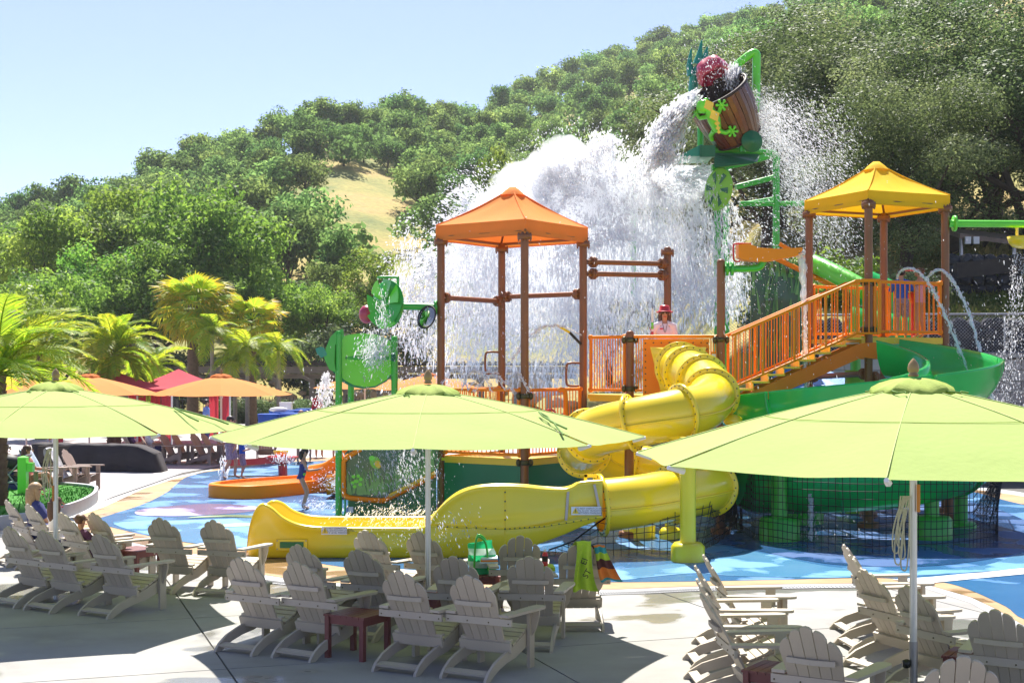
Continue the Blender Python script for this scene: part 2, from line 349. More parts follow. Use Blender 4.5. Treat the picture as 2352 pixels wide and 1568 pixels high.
# ================================================================ chairs, tables, umbrellas
LEAN = R(29); BY, BZ = .03, .20
def backM(s, x=0, off=0):   # point on the leaning back, s up the slats, off behind it
    return V(x, BY-s*math.sin(LEAN)-off*math.cos(LEAN), BZ+s*math.cos(LEAN)-off*math.sin(LEAN))
def chair_parts(mat):
    ps = []
    YZ = lambda x: Matrix(((0, 0, 1, x), (1, 0, 0, 0), (0, 1, 0, 0), (0, 0, 0, 1)))
    rail = [(.43, .27), (.43, .385), (.30, .365), (.14, .295), (-.02, .245), (-.18, .205), (-.34, .155), (-.46, .085), (-.515, .025), (-.52, 0), (-.43, 0), (-.37, .035), (-.26, .08), (-.10, .12), (.10, .145), (.28, .20)]
    for x in (-.262, .232): ps.append(('side_rail', MB().prism(rail[::-1], .03, YZ(x)).mesh('side_rail', mat)))
    ps.append(('rear_crossbar', MB().box((0, -.43, .07), (.464, .085, .024), Matrix.Rotation(R(14), 3, 'X')).mesh('rear_crossbar', mat)))
    m = MB(); m.box((0, -.055, .265), (.58, .035, .11), Matrix.Rotation(R(20), 3, 'X')); m.box((0, -.03, .335), (.56, .06, .022), Matrix.Rotation(R(8), 3, 'X')); ps.append(('lower_back_rail', m.mesh('lower_back_rail', mat)))
    yz = [(.405, .405), (.333, .397), (.262, .376), (.192, .345), (.122, .313), (.055, .287)]
    for i, (y, z) in enumerate(yz):
        a = [4, 10, 20, 25, 24, 20][i]; ps.append(('seat_slat', MB().box((0, y, z), (.535, .064, .021), Matrix.Rotation(R(a), 3, 'X')).mesh('seat_slat', mat)))
    for k in (-2, -1, 0, 1, 2):
        b, t = k*.083, k*.1035; wb, wt = .0388, .0490; g = 1 if k > 0 else -1
        prof = {0: (.908, .928, .936, .928, .908), 1: (.886, .902, .893, .868, .822), 2: (.792, .806, .790, .752, .690)}[abs(k)]
        pts = [(b-wb, 0), (b+wb, 0), (b+wb+(t-b)*.6+.006, .5)]
        top = [(t+g*wt*q, h) for q, h in zip((-.98, -.6, 0, .6, .98), prof)]
        pts += (top[::-1] if g > 0 else top)
        pts += [(b-wb+(t-b)*.6-.006, .5)]
        e = (t-b)*.0
        M = Matrix.Translation(backM(0)) @ Matrix(((1, 0, 0, 0), (0, -math.sin(LEAN), -math.cos(LEAN), 0), (0, math.cos(LEAN), -math.sin(LEAN), 0), (0, 0, 0, 1)))
        ps.append(('back_slat', MB().prism(pts, .021, M).mesh('back_slat', mat)))
    q = MB(); ar = [backM(.615, x, .036+.012*math.cos(x/.2*1.4)) for x in (-.2, -.12, 0, .12, .2)]
    for a, b in zip(ar[:-1], ar[1:]): q.bar(a, b, .04, .042)
    ps.append(('upper_back_brace', q.mesh('upper_back_brace', mat)))
    s_ = (.555-BZ)/math.cos(LEAN); m = MB(); m.box(backM(s_, 0, .037), (.74, .028, .07))
    for x in (-.34, -.12, .12, .34): m.ball(backM(s_-.0, x, .054)+V(0, -.002, 0), .008, 5, 3, 1)
    ps.append(('arm_brace', m.mesh('arm_brace', [mat, 'bolt'])))
    for sx in (-1, 1):
        o = [(.245, -.235), (.355, -.235), (.37, -.1), (.385, .1), (.41, .3), (.415, .42), (.40, .475), (.365, .503), (.315, .503), (.285, .475), (.275, .42), (.262, .1)]
        pts = [(sx*x, y) for x, y in o]; pts = pts if sx > 0 else pts[::-1]
        ps.append(('armrest', MB().prism(pts, .026, Matrix.Translation((0, 0, .588))).mesh('armrest', mat)))
        ps.append(('front_leg', MB().box((sx*.287, .365, .294), (.034, .105, .588)).mesh('front_leg', mat)))
        br = [(0, 0), (.085, 0), (.08, -.07), (.045, -.2), (0, -.27)]
        XZ = Matrix(((sx, 0, 0, sx*.304), (0, 0, -sx, .365+.012*sx), (0, 1, 0, .588), (0, 0, 0, 1)))
        ps.append(('arm_bracket', MB().prism(br, .024, XZ).mesh('arm_bracket', mat)))
    return ps
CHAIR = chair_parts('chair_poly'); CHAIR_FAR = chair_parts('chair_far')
def chair(px, py, head, label, group, parts=None, ztop=1.02, at=None):
    Y = (HC-ztop)*F/(py-HY) if at is None else None
    a = -R(head); c, s = math.cos(a), math.sin(a)
    top = P(px, py, Y) if at is None else None
    loc = V(top.x, top.y, 0)-V(-s*-.426, c*-.426, 0) if at is None else Vector(at)
    o = thing('adirondack_chair', label, 'chair', loc, a, group); adopt(o, parts or CHAIR); return o
GC, GL, GR, GS = 'tan slatted chairs under the middle umbrella', 'tan slatted chairs under the left umbrella', 'tan slatted chairs in the sunlit rows at right', 'tan slatted chairs round the right umbrella'
CH = {}
for key, px, py, h, lab, g in [
 ('A', 548, 1278, 30, 'tan slatted chair seen from behind, first in the front row of the middle group', GC),
 ('B', 680, 1287, 30, 'tan slatted chair seen from behind, just left of the front red-brown table', GC),
 ('C', 915, 1308, 28, 'tan slatted chair seen from behind, just right of the front red-brown table', GC),
 ('D', 1073, 1318, 28, 'tan slatted chair nearest the camera, last of the front row in the middle group', GC),
 ('E', 683, 1248, 32, 'tan slatted chair mostly hidden behind the second front-row chair', GC),
 ('F', 822, 1258, 26, 'shaded slatted chair with a black bag on its seat, behind the front red-brown table', GC),
 ('G', 838, 1215, 32, 'tan slatted chair standing before the warning sticker of the yellow slide', GC),
 ('H', 962, 1218, 30, 'tan slatted chair directly behind the pole of the middle umbrella', GC),
 ('I', 1040, 1275, 14, 'dark shaded chair just right of the middle umbrella pole, before the green bag', GC),
 ('J', 1195, 1228, -3, 'shaded slatted chair with a folded towel on its arm, right of the green bag', GC),
 ('K', 1215, 1275, 8, 'shaded slatted chair facing away, in front of the chair right of the green bag', GC),
 ('L', 1335, 1245, -4, 'slatted chair with a lime towel draped over its back', GC),
 ('M', 18, 1207, 36, 'tan slatted chair cut by the left edge of the picture, front row', GL),
 ('N', 97, 1215, 34, 'shaded slatted chair just below the pole of the left umbrella, front row', GL),
 ('O', 225, 1223, 31, 'shaded slatted chair at the right end of the front row under the left umbrella', GL),
 ('P', 365, 1187, 22, 'shaded slatted chair just right of the small red-brown table on the left', GL),
 ('Q', 488, 1192, 20, 'shaded slatted chair standing next to the tan apron, left of the yellow slide nose', GL),
 ('R', 14, 1146, 52, 'sunlit slatted chair holding the blonde woman', GL),
 ('S', 63, 1155, 47, 'sunlit slatted chair holding the dark-haired girl', GL),
 ('T', 140, 1175, 42, 'sunlit slatted chair with a patterned cloth, behind the left umbrella pole', GL),
 ('U', 212, 1175, 40, 'slatted chair right of the left umbrella pole, in front of the red-brown table', GL),
 ('a', 1616, 1271, 88, 'farthest chair of the sideways sunlit row left of the grey pole', GR),
 ('b', 1597, 1296, 88, 'second farthest chair of the sideways sunlit row left of the grey pole', GR),
 ('c', 1601, 1326, 88, 'third farthest chair of the sideways sunlit row left of the grey pole', GR),
 ('d', 1611, 1360, 86, 'nearest chair of the sideways row left of the grey pole, its arm in shade', GR),
 ('e', 1938, 1248, 86, 'farthest chair of the sideways row by the grey pole', GR),
 ('f', 1951, 1272, 84, 'second farthest chair of the sideways row by the grey pole', GR),
 ('g', 1984, 1305, 66, 'sunlit slatted chair just left of the grey umbrella pole', GR),
 ('h', 2083, 1342, 62, 'sunlit slatted chair directly behind the grey umbrella pole', GR),
 ('i', 1850, 1436, 32, 'slatted chair beside the near red-brown table, its feet below the picture edge', GS),
 ('j', 2285, 1397, 33, 'shaded slatted chair at the right edge of the picture', GS),
 ('k', 2214, 1503, 10, 'slatted chair whose rounded back rises from the bottom right edge', GS)]:
    CH[key] = chair(px, py, h, lab, g)
# side tables
def table_parts():
    ps = []
    for i in range(7): ps.append(('top_slat', MB().box((-.228+i*.076, 0, .445), (.069, .50, .022)).mesh('top_slat', 'table_poly')))
    for s in (-1, 1):
        ps.append(('apron', MB().box((0, s*.215, .394), (.43, .022, .075)).mesh('apron', 'table_poly')))
        ps.append(('apron', MB().box((s*.226, 0, .394), (.022, .406, .075)).mesh('apron', 'table_poly')))
        for t in (-1, 1): ps.append(('leg', MB().box((s*.222, t*.222, .216), (.052, .052, .432)).mesh('leg', 'table_poly')))
    return ps
TAB = table_parts(); TB = {}
for key, px, py, rz, lab in [('front', 822, 1407, -30, 'red-brown slatted side table in the gap of the middle front row'), ('pole', 983, 1366, -26, 'red-brown slatted side table pierced by the middle umbrella pole'),
    ('bag', 1106, 1318, -5, 'red-brown slatted side table under the green beach bag'), ('left', 314, 1260, -30, 'red-brown slatted side table among the chairs under the left umbrella'),
    ('near', 1795, 1535, -33, 'red-brown slatted side table at the bottom edge beside a tan chair'), ('right', 2245, 1502, -30, 'red-brown slatted side table right of the grey umbrella pole')]:
    Y = 2.55*F/(py-HY); p = P(px, py, Y); TB[key] = p
    o = thing('side_table', lab, 'side table', (p.x, p.y, 0), R(rz), 'red-brown side tables between the chairs'); adopt(o, TAB)
# market umbrellas
def umbrella(center, Rr, rim, apex, rot, cloth, cap, label, group, pole='alu', seg=8, n=8, detail=True, hub='white_metal', pole_r=.032, base=False):
    seg = 14 if detail else seg
    root = thing('market_umbrella', label, 'umbrella', (center[0], center[1], 0), 0, group)
    tips = [R(rot)+2*math.pi*i/n for i in range(n)]
    def rib(t, f): return V(math.cos(t)*Rr*f, math.sin(t)*Rr*f, apex-(apex-rim)*(f**1.04)+.035*math.sin(math.pi*f))
    for i in range(n):
        a, b = tips[i], tips[i]+2*math.pi/n; m = MB(); vs = []
        for u in range(seg+1):
            f = u/seg
            for w in range(seg+1):
                t = w/seg; bow = 4*t*(1-t); ff = f*(1-.018*bow*f)
                p = rib(a, ff)*(1-t)+rib(b, ff)*t
                p.z -= .045*bow*f*f-.03*bow*f*(1-f)
                if detail: p.z += .004*math.sin(9*t+5*f+i)*f+.012*noise.noise(V(p.x*1.6+i, p.y*1.6, i))*f+.008*math.exp(-((t-.5)**2)/.01)*math.sin(26*f+i)*(f > .7)
                vs.append(p)
        fs = [(u*(seg+1)+w, (u+1)*(seg+1)+w, (u+1)*(seg+1)+w+1, u*(seg+1)+w+1) for u in range(seg) for w in range(seg)]
        m.add(vs, fs, 0, True)
        o = m.build('canopy_panel', cloth, root)
        if detail:
            hm = MB(); hm.tube([rib(a, f/10)+V(0, 0, .004) for f in range(1, 11)], .005, 4); hm.build('seam', 'seam_light' if cloth == 'lime_cloth' else cap, o)
            hm = MB(); hm.tube([rib(a, .52)*(1-t)+rib(b, .52)*t+V(0, 0, .006-.045*4*t*(1-t)*.27+.03*4*t*(1-t)*.25) for t in [k/6 for k in range(7)]], .003, 4); hm.build('seam', cap, o)
    for i in range(n):
        m = MB(); m.tube([V(0, 0, apex-.05), rib(tips[i], .97)-V(0, 0, .035)], .012, 5)
        if detail:
            e = rib(tips[i], 1.0); d = V(math.cos(tips[i]), math.sin(tips[i]), 0); m.tube([e-d*.14-V(0, 0, .045), e+d*.01-V(0, 0, .012)], [.03, .018], 6)
        m.build('rib', hub, root)
    wob = lambda t, q: 1+(.03*math.sin(3*t)+.03*math.sin(8*t+1.3)+.03*math.sin(13*t)+.02*math.sin(21*t+2))*min(1, q/3)
    pr = [(.03, apex+.06), (.10, apex+.058), (.19, apex+.035), (.28, apex-.002), (.345, apex-.038), (.362, apex-.07), (.355, apex-.082)]
    m = MB(); vs0 = len(m.v); m.lathe(pr, n=44, wob=wob)
    m.v = [(x, y, z+(.012*math.sin(5*math.atan2(y, x))+.012*math.sin(11*math.atan2(y, x)+1)+.010*math.sin(19*math.atan2(y, x)+2))*min(1, (x*x+y*y)/.06)) for x, y, z in m.v]
    cp = m.build('vent_cap', cap, root)
    if detail:
        for t0 in (1.9, 3.9, 5.2):
            q = V(math.cos(t0)*.35, math.sin(t0)*.35, apex-.045); k = V(-math.sin(t0), math.cos(t0), 0); d = V(math.cos(t0), math.sin(t0), -.2)
            MB().tube([q, q+k*.05+d*.05, q+k*.12+d*.09, q+k*.16+d*.05, q+k*.2+d*.1], .008, 4).build('tie_cord', 'strap', cp)
    m = MB(); m.lathe([(.028, apex+.07), (.045, apex+.075), (.045, apex+.095), (.033, apex+.1), (.048, apex+.125), (.05, apex+.15), (.042, apex+.185), (.022, apex+.215), (.004, apex+.235)], n=14); m.build('finial', 'acorn', root)
    z0 = 0 if base else 0
    MB().tube([V(0, 0, z0), V(0, 0, apex)], pole_r, 14).build('pole', pole, root)
    m = MB(); m.cyl((0, 0, rim-.12), .055, .07, 12); m.build('hub', hub, root)
    m = MB(); m.lathe([(.0, .06), (.27, .06), (.30, .05), (.30, 0)], n=24); m.build('foot_plate', 'steel', root)
    return root
GU = 'lime green market umbrellas over the front chairs'
uC = umbrella(P(983, 1100, 16.4), 2.5, 2.235, 2.775, 0+90, 'lime_cloth', 'lime_cap', 'middle of the three lime green umbrellas, over the front chairs and table', GU)
uL = umbrella(P(128, 1100, 18.3), 2.5, 2.26, 2.79, 0+90, 'lime_cloth', 'lime_cap', 'lime green umbrella at the left edge with its rope hanging on the pole', GU)
uR = umbrella(P(2098, 1100, 12.5), 2.5, 2.23, 2.87, -90-20, 'lime_cloth', 'lime_cap', 'largest lime green umbrella at the right, on a grey pole with a coiled rope', GU)
# straps lying on two canopies
def strap(root, pts):
    MB().tube(pts, .012, 4).build('tie_strap', 'strap', root)
def on_canopy(root, rim, apex, x, y, lift=.02):
    f = math.hypot(x, y)/2.5; return V(x, y, apex-(apex-rim)*f**1.04+.03*math.sin(math.pi*f)+lift)
strap(uC, [on_canopy(uC, 2.235, 2.775, *q) for q in ((1.27, -.55), (1.3, -.8), (1.42, -1.1), (1.45, -1.35), (1.5, -1.62))]); strap(uC, [on_canopy(uC, 2.235, 2.775, *q) for q in ((1.27, -.55), (1.36, -.78), (1.38, -1.05), (1.55, -1.3))])
strap(uL, [on_canopy(uL, 2.26, 2.79, *q) for q in ((1.55, -.1), (1.7, -.35), (1.85, -.6), (2.0, -.75))]); strap(uL, [on_canopy(uL, 2.26, 2.79, *q) for q in ((1.55, -.1), (1.9, -.2), (2.1, -.25), (2.3, -.4))])
def pole_rope(root, z1, z0, side, loops, handle=True):
    m = MB()
    for i in range(loops):
        w = .035+.012*i; zz = z0+.05*((i*7) % 5); x = side*(.05+.018*i)
        m.tube(catmull([V(x, -.04, z1), V(x+side*.03*(i % 3), -.05, (z1+zz)/2), V(x+side*.02, -.05, zz+.04), V(x+side*.05, -.05, zz), V(x+side*.075, -.05, zz+.06), V(x+side*.06, -.05, (z1+zz)/2), V(x*.8, -.04, z1)], 6), .007, 5)
    m.build('rope', 'rope', root)
    if handle: MB().tube([V(.03*side*-1, -.05, z1+.1), V(.03*side*-1, -.05, z1-.14)], .016, 8).build('rope_cleat', 'cord_handle', root)
pole_rope(uR, 1.9, 1.25, -1, 5); pole_rope(uL, 2.0, 1.35, -1, 3, False)
m = MB(); m.cyl((0, 0, 0), .037, .62, 14); m.build('pole_sleeve', 'steel', uR)
m = MB(); m.lathe([(.0, -.03), (.03, -.03), (.038, -.01), (.038, .01), (.03, .03), (0, .03)], (-.07, -.02, .43), 10, V(1, 0, 0), wob=lambda t, q: 1+.12*math.cos(5*t)); m.tube([V(-.05, -.01, .43), V(-.03, 0, .43)], .012, 6); m.build('clamp_knob', 'knob', uR)
MB().box((-.025, -.03, 1.42), (.022, .02, .2)).build('rope_cleat', 'cord_handle', uL)
# ================================================================ water play structures
def post(root, p, z0, z1, r=.085, mat='brown', cap=True, flange=True, foot=True, name='post'):
    m = MB(); m.tube([V(p[0], p[1], z0), V(p[0], p[1], z1)], r, 14)
    if cap: m.lathe([(r*1.02, z1-.01), (r*1.0, z1+.03), (r*.7, z1+.07), (0, z1+.085)], (p[0], p[1], 0), 14)
    if foot: m.lathe([(r*2.2, z0), (r*2.2, z0+.1), (r*2.0, z0+.12), (r, z0+.12)], (p[0], p[1], 0), 16)
    o = m.build(name, mat, root)
    if flange:
        f = MB(); f.lathe([(r, z1-.10), (r*1.75, z1-.10), (r*1.75, z1-.05), (r*1.75, z1-.045), (r*1.75, z1-.0), (r, z1)], (p[0], p[1], 0), 16)
        for i in range(6):
            t = i*math.pi/3; f.cyl((p[0]+math.cos(t)*r*1.45, p[1]+math.sin(t)*r*1.45, z1-.14), .018, .17, 6)
        f.build('flange', mat, o)
    return o
def crossbar(root, a, b, r=.055, mat='brown', fl=.12, name='cross_pipe'):
    a, b = Vector(a), Vector(b); d = (b-a).normalized(); m = MB(); m.tube([a, b], r, 12); o = m.build(name, mat, root)
    for e, s in ((a, 1), (b, -1)):
        q = MB(); x, y = frame(d)
        for k in (.10, .15): q.lathe([(r, 0), (fl, 0), (fl, .04), (r, .04)], e+d*s*k, 16, d*s)
        for i in range(8):
            t = i*math.pi/4; q.cyl(e+d*s*.07+(x*math.cos(t)+y*math.sin(t))*fl*.8, .014, .15, 6, 0, d*s)
        q.build('pipe_flange', mat, o)
    return o
def collar(root, p, z, mat='bolt', r=.085):
    m = MB(); m.lathe([(r, 0), (r*1.25, .0), (r*1.25, .1), (r, .1)], (p[0], p[1], z-.05), 14)
    for sx in (-1, 1): m.lathe([(.01, 0), (.075, 0), (.085, .03), (.05, .07), (0, .08)], V(p[0]+sx*(r+.01), p[1], z), 12, V(sx, 0, 0))
    m.build('bracket', mat, root)
def railing(root, a, b, h, n, mat='orange', r=.035, pr=.013, low=.12, name='railing', ends=True):
    """a, b at deck level; pickets are parts of the railing frame"""
    a, b = Vector(a), Vector(b); u = V(0, 0, 1); m = MB()
    m.tube([a+u*h, b+u*h], r, 10); m.tube([a+u*low, b+u*low], r*.9, 10)
    if ends:
        for e in (a, b): m.tube([e+u*low, e+u*h], r*.9, 8)
        for e in (a, b):
            for z in (low, h): m.ball(e+u*z, r*1.75, 10, 6)
    o = m.build(name, mat, root)
    pk = None
    for i in range(n):
        t = (i+.5)/n; p = a+(b-a)*t
        if pk is None or True:
            pk = MB(); pk.tube([V(0, 0, low), V(0, 0, h)], pr, 6, False); me = KIDS.setdefault((mat, round(h, 3), round(low, 3), pr), None) or pk.mesh('picket', mat); KIDS[(mat, round(h, 3), round(low, 3), pr)] = me
        link('picket', me, o, p)
    return o
def canopy(root, cor, ztop, zbot, apex, mat, under='orange_dark'):
    """cor: 4 corners (x, y) in order; pyramid cloth with a valance all round"""
    c = sum((V(x, y, 0) for x, y in cor), V(0, 0, 0))/4; A = V(c.x, c.y, apex); K = 10
    for i in range(4):
        a, b = V(*cor[i], ztop), V(*cor[(i+1) % 4], ztop); m = MB(); vs = []
        for u in range(K+1):
            f = u/K
            for w in range(K+1):
                t = w/K; e = a*(1-t)+b*t; p = A*(1-f)+e*f
                p.z -= .22*f*(1-f)*(1+.5*4*t*(1-t)); p.z += .012*math.sin(21*t+3*i)*(1-f)*f*4*.5+.01*math.sin(9*t-7*f)*f*(1-f)*4
                vs.append(p)
        fs = [(u*(K+1)+w, (u+1)*(K+1)+w, (u+1)*(K+1)+w+1, u*(K+1)+w+1) for u in range(K) for w in range(K)]
        m.add(vs, fs, 0, True); m.build('canopy_panel', mat, root)
        m = MB(); vs = []
        n_ = (b-a).cross(V(0, 0, 1)).normalized()
        for w in range(13):
            t = w/12; e = a*(1-t)+b*t; o = n_*(.012*math.sin(17*t+i))
            vs += [e, V(e.x+o.x, e.y+o.y, zbot)]
        m.add(vs, [(2*w, 2*w+2, 2*w+3, 2*w+1) for w in range(12)], 0, True)
        m.tube([vs[2*w+1] for w in range(13)], .012, 5); m.build('valance', mat, root)
        MB().tube([A*(1-f/8)+a*(f/8)+V(0, 0, .006-.22*(f/8)*(1-f/8)) for f in range(9)], .014, 5).build('ridge_seam', mat, root)
        MB().tube([V(a.x, a.y, zbot+.08)*.97+V(c.x, c.y, zbot+.08)*.03, V(b.x, b.y, zbot+.08)*.97+V(c.x, c.y, zbot+.08)*.03], .03, 6).build('frame_pipe', 'brown', root)
        MB().tube([V(a.x, a.y, zbot+.08), A-V(0, 0, .1)], .025, 6).build('frame_pipe', 'brown', root)
    m = MB(); m.lathe([(0, apex+.02), (.07, apex+.015), (.2, apex-.09), (.26, apex-.16)], (c.x, c.y, 0), 16); m.build('apex_cap', mat, root)
# ---- tower 1: orange canopy
t1 = thing('shade_tower', 'wooden-brown four-post play tower under the orange pyramid canopy', 'play tower', (.253, 28.5, 0))
T1 = Vector(t1.location)
def L1(p): return (p[0]-T1.x, p[1]-T1.y)
f1, l1, r1, b1 = (.253, 28.5), (-1.487, 29.76), (1.513, 30.24), (-.227, 31.5)
for p in (f1, l1, r1, b1): post(t1, L1(p), 0, 5.72, .083)
c4 = [L1(p) for p in (f1, l1, b1, r1)]; cc = sum((V(*p, 0) for p in c4), V(0, 0, 0))/4
canopy(t1, [tuple(cc.xy+(Vector(p)-cc.xy)*1.07) for p in c4], 6.02, 5.71, 6.84, 'canopy_orange')
def z_at(py, Y): return HC-(py-HY)/F*Y
for a, b, z in ((l1, b1, 4.52), (b1, r1, 4.62), (b1, r1, 5.3)):
    if z < 5: crossbar(t1, V(*L1(a), z), V(*L1(b), z))
def w1(p, z): return V(*L1(p), z)
# deck of tower 1, reaching left, with yellow trim, green skirts and picket rails
dk = MB(); zD = 1.18; dpoly = [L1(p) for p in ((-1.5, 29.7), f1, r1, b1)]
dk.prism(dpoly, .06, Matrix.Translation((0, 0, zD-.06))); dk.build('deck', 'yellow_plate', t1)
for a, b, n in ((l1, f1, 17), (f1, r1, 17), (l1, b1, 14)):
    d = (Vector(b)-Vector(a)).normalized()*.12; A_, B_ = Vector(a)+d, Vector(b)-d
    q = MB(); q.bar(w1(A_, zD-.03), w1(B_, zD-.03), .05, .14); q.build('deck_trim', 'yellow_plate', t1)
    railing(t1, w1(A_, zD), w1(B_, zD), 1.42, n)
for a, b in ((l1, f1), (f1, r1)):
    d = (Vector(b)-Vector(a)).normalized()*.1; A_, B_ = Vector(a)+d, Vector(b)-d
    q = MB(); q.bar(w1(A_, .55), w1(B_, .55), .03, 1.08); q.build('skirt_panel', 'green_wall', t1)
collar(t1, L1(f1), 2.48); collar(t1, L1(f1), 1.15)
MB().tube(catmull([w1((.95, 29.15), 2.58), w1((1.02, 29.15), 2.6), w1((1.1, 29.2), 2.45), w1((1.12, 29.25), 1.3)], 6), .05, 8).build('water_pipe', 'orange', t1)
m = MB(); m.tube([w1((.78, 28.98), 2.05)+V(math.cos(i*math.pi/8)*.13, math.sin(i*math.pi/8)*.05, math.sin(i*math.pi/8)*.15) for i in range(16)], .02, 6, closed=True)
for k in range(3): m.tube([w1((.78, 28.98), 2.05), w1((.78, 28.98), 2.05)+V(math.cos(k*2.1)*.13, 0, math.sin(k*2.1)*.15)], .014, 5)
m.build('valve_wheel', 'red', t1)
m = MB(); m.box(w1((1.0, 29.1), 2.0), (.14, .1, .18)); m.tube([w1((.78, 28.98), 2.05), w1((1.05, 29.1), 2.05)], .03, 8); m.build('valve_body', 'orange', t1)
for q, z in ((b1, 2.95), (r1, 2.7)):
    bx = w1(q, z); MB().tube(catmull([bx+V(-.07, -.03, .45), bx+V(-.3, -.1, .45), bx+V(-.36, -.1, .36), bx+V(-.36, -.1, .05), bx+V(-.3, -.1, -.03), bx+V(-.07, -.03, -.03)], 4), .025, 7).build('hand_loop', 'brown', t1)
# yellow hose nozzle
m = MB(); m.tube([w1(r1, 3.55)+V(-.05, -.08, 0), w1(r1, 3.75)+V(-.3, -.2, .05)], .03, 7); nz_ = m.build('spray_nozzle', 'black', t1)
MB().tube([w1(r1, 3.75)+V(-.3, -.2, .05), w1(r1, 3.95)+V(-.62, -.3, .02)], [.03, .02], 7).build('nozzle_tip', 'yellow', nz_)
# ---- mural panel and low wall left of tower 1
mw = thing('mural_wall', 'green wall panel with a grass blade mural and orange pipe frame', 'mural panel', P(800, 1185, 29.3).xy.to_3d())
MO = Vector(mw.location); MY = 29.25
def PM(px, py, dY=0): return P(px, py, MY+dY)-MO
lp = [(800, 1185), (1002, 1185), (1002, 1000), (800, 1000)]
def flat(name, px, mat, parent, dY=0, th=.03):
    pts = [PM(x, y, dY) for x, y in px]; n = len(pts); m = MB()
    vs = pts+[p+V(0, th, 0) for p in pts]; m.add(vs, [tuple(range(n)), tuple(range(n, 2*n))[::-1]]+[(i, n+i, n+(i+1) % n, (i+1) % n) for i in range(n)]); return m.build(name, mat, parent)
flat('low_wall', lp, 'green_wall', mw, .06, .06)
pm('mural_ground', (.012, .085, .05), .3, .3, 3, col2=(.03, .16, .07), coat=.3)
mp_ = flat('mural_board', [(792, 1050), (792, 1130), (806, 1141), (880, 1146), (1000, 1088), (1010, 1000), (840, 1000), (792, 1040)], 'mural_ground', mw, 0, .05)
pm('blade_dark', (.02, .14, .05), .35, .25, 6, coat=.3); pm('blade_mid', (.05, .26, .06), .35, .3, 6, coat=.3); pm('blade_light', (.14, .40, .09), .35, .3, 6, coat=.3)
random.seed(5)
def mural_bottom(x): return 1138 if x < 885 else 1138-(x-885)*.48
mur = MB()
for i in range(120):
    x = random.uniform(798, 1004); yb = mural_bottom(x)-1-random.random()*(30 if i < 60 else 5); h = random.uniform(30, 70); ln = random.uniform(-16, 16); w = random.uniform(2.5, 5)
    lv = 0 if i < 45 else (1 if i < 90 else 2); dY = -.004-.0012*i/10
    pts = [(x-w, yb), (x-w*.75+ln*.25, yb-h*.45), (x+ln*.6-w*.35, yb-h*.8), (x+ln, yb-h), (x+ln*.6+w*.35, yb-h*.8), (x+w*.75+ln*.25, yb-h*.45), (x+w, yb)]
    mur.add([PM(a, b, dY) for a, b in pts], [tuple(range(7))], lv)
o = mur.build('painted_grass', ['blade_dark', 'blade_mid', 'blade_light'], mw); o['kind'] = 'stuff'
def disc(px, py, rx, ry, dY, mat, name='painted_leaf', k=14, rot=0):
    flat(name, [(px+math.cos(t)*rx*math.cos(rot)-math.sin(t)*ry*math.sin(rot), py+math.cos(t)*rx*math.sin(rot)+math.sin(t)*ry*math.cos(rot)) for t in [-2*math.pi*i/k for i in range(k)]], mat, mw, dY, .006)
disc(862, 1062, 12, 16, -.03, 'lime_paint', rot=-.5); disc(868, 1066, 7, 9, -.038, 'yellow_plate', rot=-.5); disc(854, 1052, 7, 6, -.042, 'green_bright')
for dx, dy in ((0, 0), (-5, -9), (4, -10), (9, -4), (8, 6), (-3, 10), (-7, 3)): disc(818+dx*1.2, 1105+dy*1.2, 4.5 if dx or dy else 6, 4, -.034, 'green_bright', 'painted_foot')
MB().tube(catmull([PM(830, 1030, -.06), PM(800, 1048, -.06), PM(789, 1060, -.06)], 4)+catmull([PM(789, 1080, -.06), PM(789, 1130, -.06), PM(796, 1140, -.06), PM(810, 1144, -.06), PM(870, 1149, -.06), PM(890, 1145, -.06), PM(1000, 1090, -.06)], 5), .055, 8).build('frame_pipe', 'orange', mw)
MB().tube([PM(893, 1139, -.09), PM(1000, 1085, -.09)], .045, 6).build('frame_flat', 'yellow_plate', mw)
MB().box(PM(806, 1170, 0), (.1, .02, .12)).build('notice', 'decal_white', mw)
# ---- middle platform with the tube slide entry
t2 = thing('slide_platform', 'raised orange platform from which the yellow tube slide starts', 'play platform', (2.447, 29.5, 0)); T2 = Vector(t2.location)
def w2(x, y, z): return V(x-T2.x, y-T2.y, z)
B2, C2, D2 = (2.43, 29.3), (4.26, 29.0), (3.41, 31.2)
post(t2, (0-.017, -.2), 0, z_at(768, 29.3), .083, flange=False)
post(t2, (C2[0]-T2.x, C2[1]-T2.y), 0, z_at(604, 29), .083, flange=False); post(t2, (D2[0]-T2.x, D2[1]-T2.y), 0, z_at(575, 31.2), .083); 
m = MB(); m.prism([(p[0]-T2.x, p[1]-T2.y) for p in ((1.6, 30.1), B2, C2, (4.5, 31.2), (2.2, 31.6))], .09, Matrix.Translation((0, 0, 2.4))); m.build('deck', 'yellow_plate', t2)
railing(t2, w2(1.66, 30.0, 2.47), w2(2.33, 29.4, 2.47), 1.22, 13); railing(t2, w2(2.53, 29.25, 2.47), w2(2.68, 29.24, 2.47), 1.22, 3, ends=False)
railing(t2, w2(4.04, 29.05, 2.47), w2(4.18, 29.02, 2.47), 1.22, 3, ends=False); MB().tube([w2(2.5, 29.25, 3.69), w2(4.2, 29.03, 3.69)], .035, 10).build('top_rail', 'orange', t2)
m = MB(); m.bar(w2(2.69, 29.22, 3.06), w2(4.03, 29.04, 3.06), .05, 1.16); pn = m.build('entry_panel', 'orange', t2)
m = MB()
for i in range(9):
    for q in range(2): m.ball(w2(2.69+.05, 29.185, 2.55+i*.125) if q == 0 else w2(3.98, 29.01, 2.55+i*.125), .016, 6, 4)
for i in range(7): m.ball(w2(2.9+i*.16, 29.16-.022*i, 3.56), .016, 6, 4)
